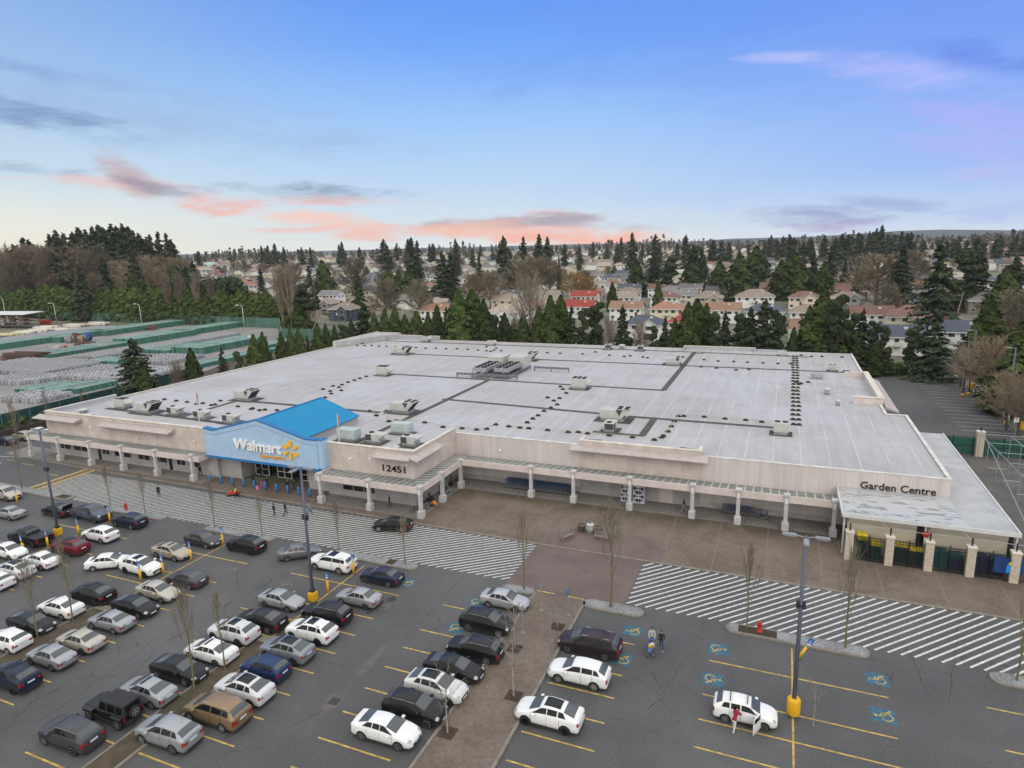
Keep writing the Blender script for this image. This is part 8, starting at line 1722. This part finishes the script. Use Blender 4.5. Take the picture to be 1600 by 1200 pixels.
for px, py, lb in ((15,527,'pale yellow pipes at the left edge of the yard'),(38,524,'pinkish white pipe bundle near the shed'),(60,521,'long white pipe bundle left of the drums'),(75,515,'white pipes behind the long bundle'),(120,512,'white pipe rows in the middle of the yard'),(150,509.5,'long cream pipes before the far trailer'),(100,518,'short white pipe bundle above the drums')): pile(px, py, 10, 6, 1.6, (.56,.52,.46) if 'white' in lb or 'cream' in lb else (.55,.45,.28), lb, 9, 'pipe bundle', name='pipe_bundle', rnd=False)
for px, py, lb in ((95,565,'short grey concrete barrier, left of three'),(113,565,'short grey concrete barrier, middle of three'),(130,564,'short pale concrete barrier, right of three')): x, y = G(px, py); b = MB(); b.yprof([(-.6,0),(.6,0),(.2,1.2),(-.2,1.2)],-2.2,2.2); tag(b.build('concrete_barrier', kerb_m, None, (x,y,0), rad(8)), lb, 'barrier')
for px, py, L, lb in ((185,503,18,'black flat trailer parked at the green fence, left one'),(268,507,15,'black flat trailer parked at the green fence, right one'),(90,502,12,'short dark trailer by the lamp post')):
    x, y = G(px, py); t = thing('flat_trailer', lb, 'trailer', (x,y,0), rad(4), 'trailers by the green fence'); b = MB(); b.box(-L/2,L/2,-1.2,1.2,1.1,1.5); b.build('deck', plast, t)
    for q in (-L*.4,-L*.32,L*.25,L*.38): b = MB(); b.tube((q,-1.2,.5),(q,-.8,.5),.5,n=12); b.tube((q,.8,.5),(q,1.2,.5),.5,n=12); b.build_each('wheel', tyre_m, t)
# white roofed rack shed
x, y = G(18,512); t = thing('rack_shed', 'open shed with a long white slanted roof and loaded racks at the left edge', 'shed', (x-4,y,0), rad(8)); b = MB(); b.yprof([(-5,6.4),(5,6.9),(5,7.2),(-5,6.7)],-32,18); b.build('roof', mat('shed_white', (.62,.63,.64), .5, .05), t)
for q in range(-30,18,6): b = MB(); b.box(q-.15,q+.15,-4.5,-4.2,0,6.4); b.build('post', mat('rust_steel', (.08,.05,.04), .8, .2), t)
for z in (1.6,3.2,4.8):
    b = MB(); b.box(-31,17,-4.2,2,z,z+.15); b.build('shelf', mat('rust_steel', (.08,.05,.04)), t)
    for q in range(16): c = random.choice([(.5,.42,.3),(.12,.08,.06),(.55,.4,.05),(.4,.4,.4)]); b = MB(); b.bbox(-31+3*q,-29+3*q,-3.8,-1.,z+.15,z+.15+random.uniform(.4,1.1)); b.build('rack_load', mat('load_%d' % int(c[0]*100+c[2]*10), c, .8, .2), t)
# yard lamp posts
for px, ty, by, lb in ((89,474,506,'double armed pale lamp post, left of the yard'),(222,475,508,'curved pale lamp post, middle of the yard'),(382,477,512,'curved pale lamp post, right part of the yard'),(10,465,500,'pale lamp post before the hedge at the left edge'),(403,526,552,'short curved white lamp post near the small cedars')):
    x, y = G(px, by); h = GY(px, ty, y)[1]; t = thing('yard_lamp', lb, 'lamp post', (x,y,0), 0, 'pale lamp posts of the yard'); pm = mat('pale_pole', (.45,.45,.42), .6, .1); b = MB(); b.tube((0,0,0),(0,0,h*.92),.22,.14,7); b.tube((0,0,h*.92),(-.8,0,h),.12,n=5); b.tube((-.8,0,h),(-2.4,0,h),.1,n=5); b.build('pole', pm, t); b = MB(); b.bbox(-3.4,-2.2,-.2,.2,h-.12,h+.12); b.build('lamp_head', wht, t)
# green fences
fg2 = mat('screen_green', (.07,.155,.12), .85, .2, .25); fg3 = mat('screen_dark_green', (.012,.055,.055), .85, .15, .3)
def gfence(pts, h, m, label, z=0):
    t = thing('green_fence', label, 'fence', (pts[0][0],pts[0][1],z)); o = pts[0]
    for p, q in zip(pts, pts[1:]):
        dx, dy = q[0]-p[0], q[1]-p[1]; L = math.hypot(dx,dy); nx, ny = -dy/L*.04, dx/L*.04; a = (p[0]-o[0],p[1]-o[1]); c = (q[0]-o[0],q[1]-o[1])
        b = MB(); b.prism([(a[0]+nx,a[1]+ny),(a[0]-nx,a[1]-ny),(c[0]-nx,c[1]-ny),(c[0]+nx,c[1]+ny)],0,h); b.build('green_screen', m, t)
        for k in range(int(L/6)+1): f = k*6/L; b = MB(); b.tube((a[0]+(c[0]-a[0])*f,a[1]+(c[1]-a[1])*f-.08,0),(a[0]+(c[0]-a[0])*f,a[1]+(c[1]-a[1])*f-.08,h+.3),.06,n=5); b.build('post', galv, t)
    return t
gfence([G(30,493),G(75,500),G(300,507),G(438,513)], 4.2, fg2, 'long pale green screened fence between the yard and the hedge'); gfence([G(438,513),G(441,531),G(560,534)], 4.2, fg2, 'green screened fence at the far right corner of the yard')
gfence([(-129.6,40),(-130.6,75),(-132.5,100),(-136,118)], 2.4, fg3, 'dark green screened fence between the yard and the retaining wall', 1.2)
b = MB(); b.prism([(-130.4,40),(-126.6,40),(-126.4,85),(-131.5,100),(-133.5,100)], -.02, 1.4); tag(b.build('retaining_wall', mat('dark_stone', (.055,.04,.033), .95, .4, 2.5, bump=.5)), 'dark brown stone retaining wall left of the store', 'retaining wall')
# ------------------------------------------------------------------ air
b = MB(); b.box(-3200,3200,-400,3600,-75,150); hz = b.build('haze', []) if False else place((lambda m_: m_)(b.mesh('haze', [])), 'haze')
hm_ = bpy.data.materials.new('haze_air'); hm_.use_nodes = True; t = NT(hm_.node_tree); t.n.remove(t.n['Principled BSDF'])
pv = t.new('ShaderNodeVolumePrincipled'); pv.inputs['Color'].default_value = (.88,.93,1,1); pv.inputs['Density'].default_value = .00007; pv.inputs['Anisotropy'].default_value = .0
t.l.new(pv.outputs[0], t.n['Material Output'].inputs['Volume']); hz.data.materials.append(hm_); tag(hz, None, None, None, 'stuff')
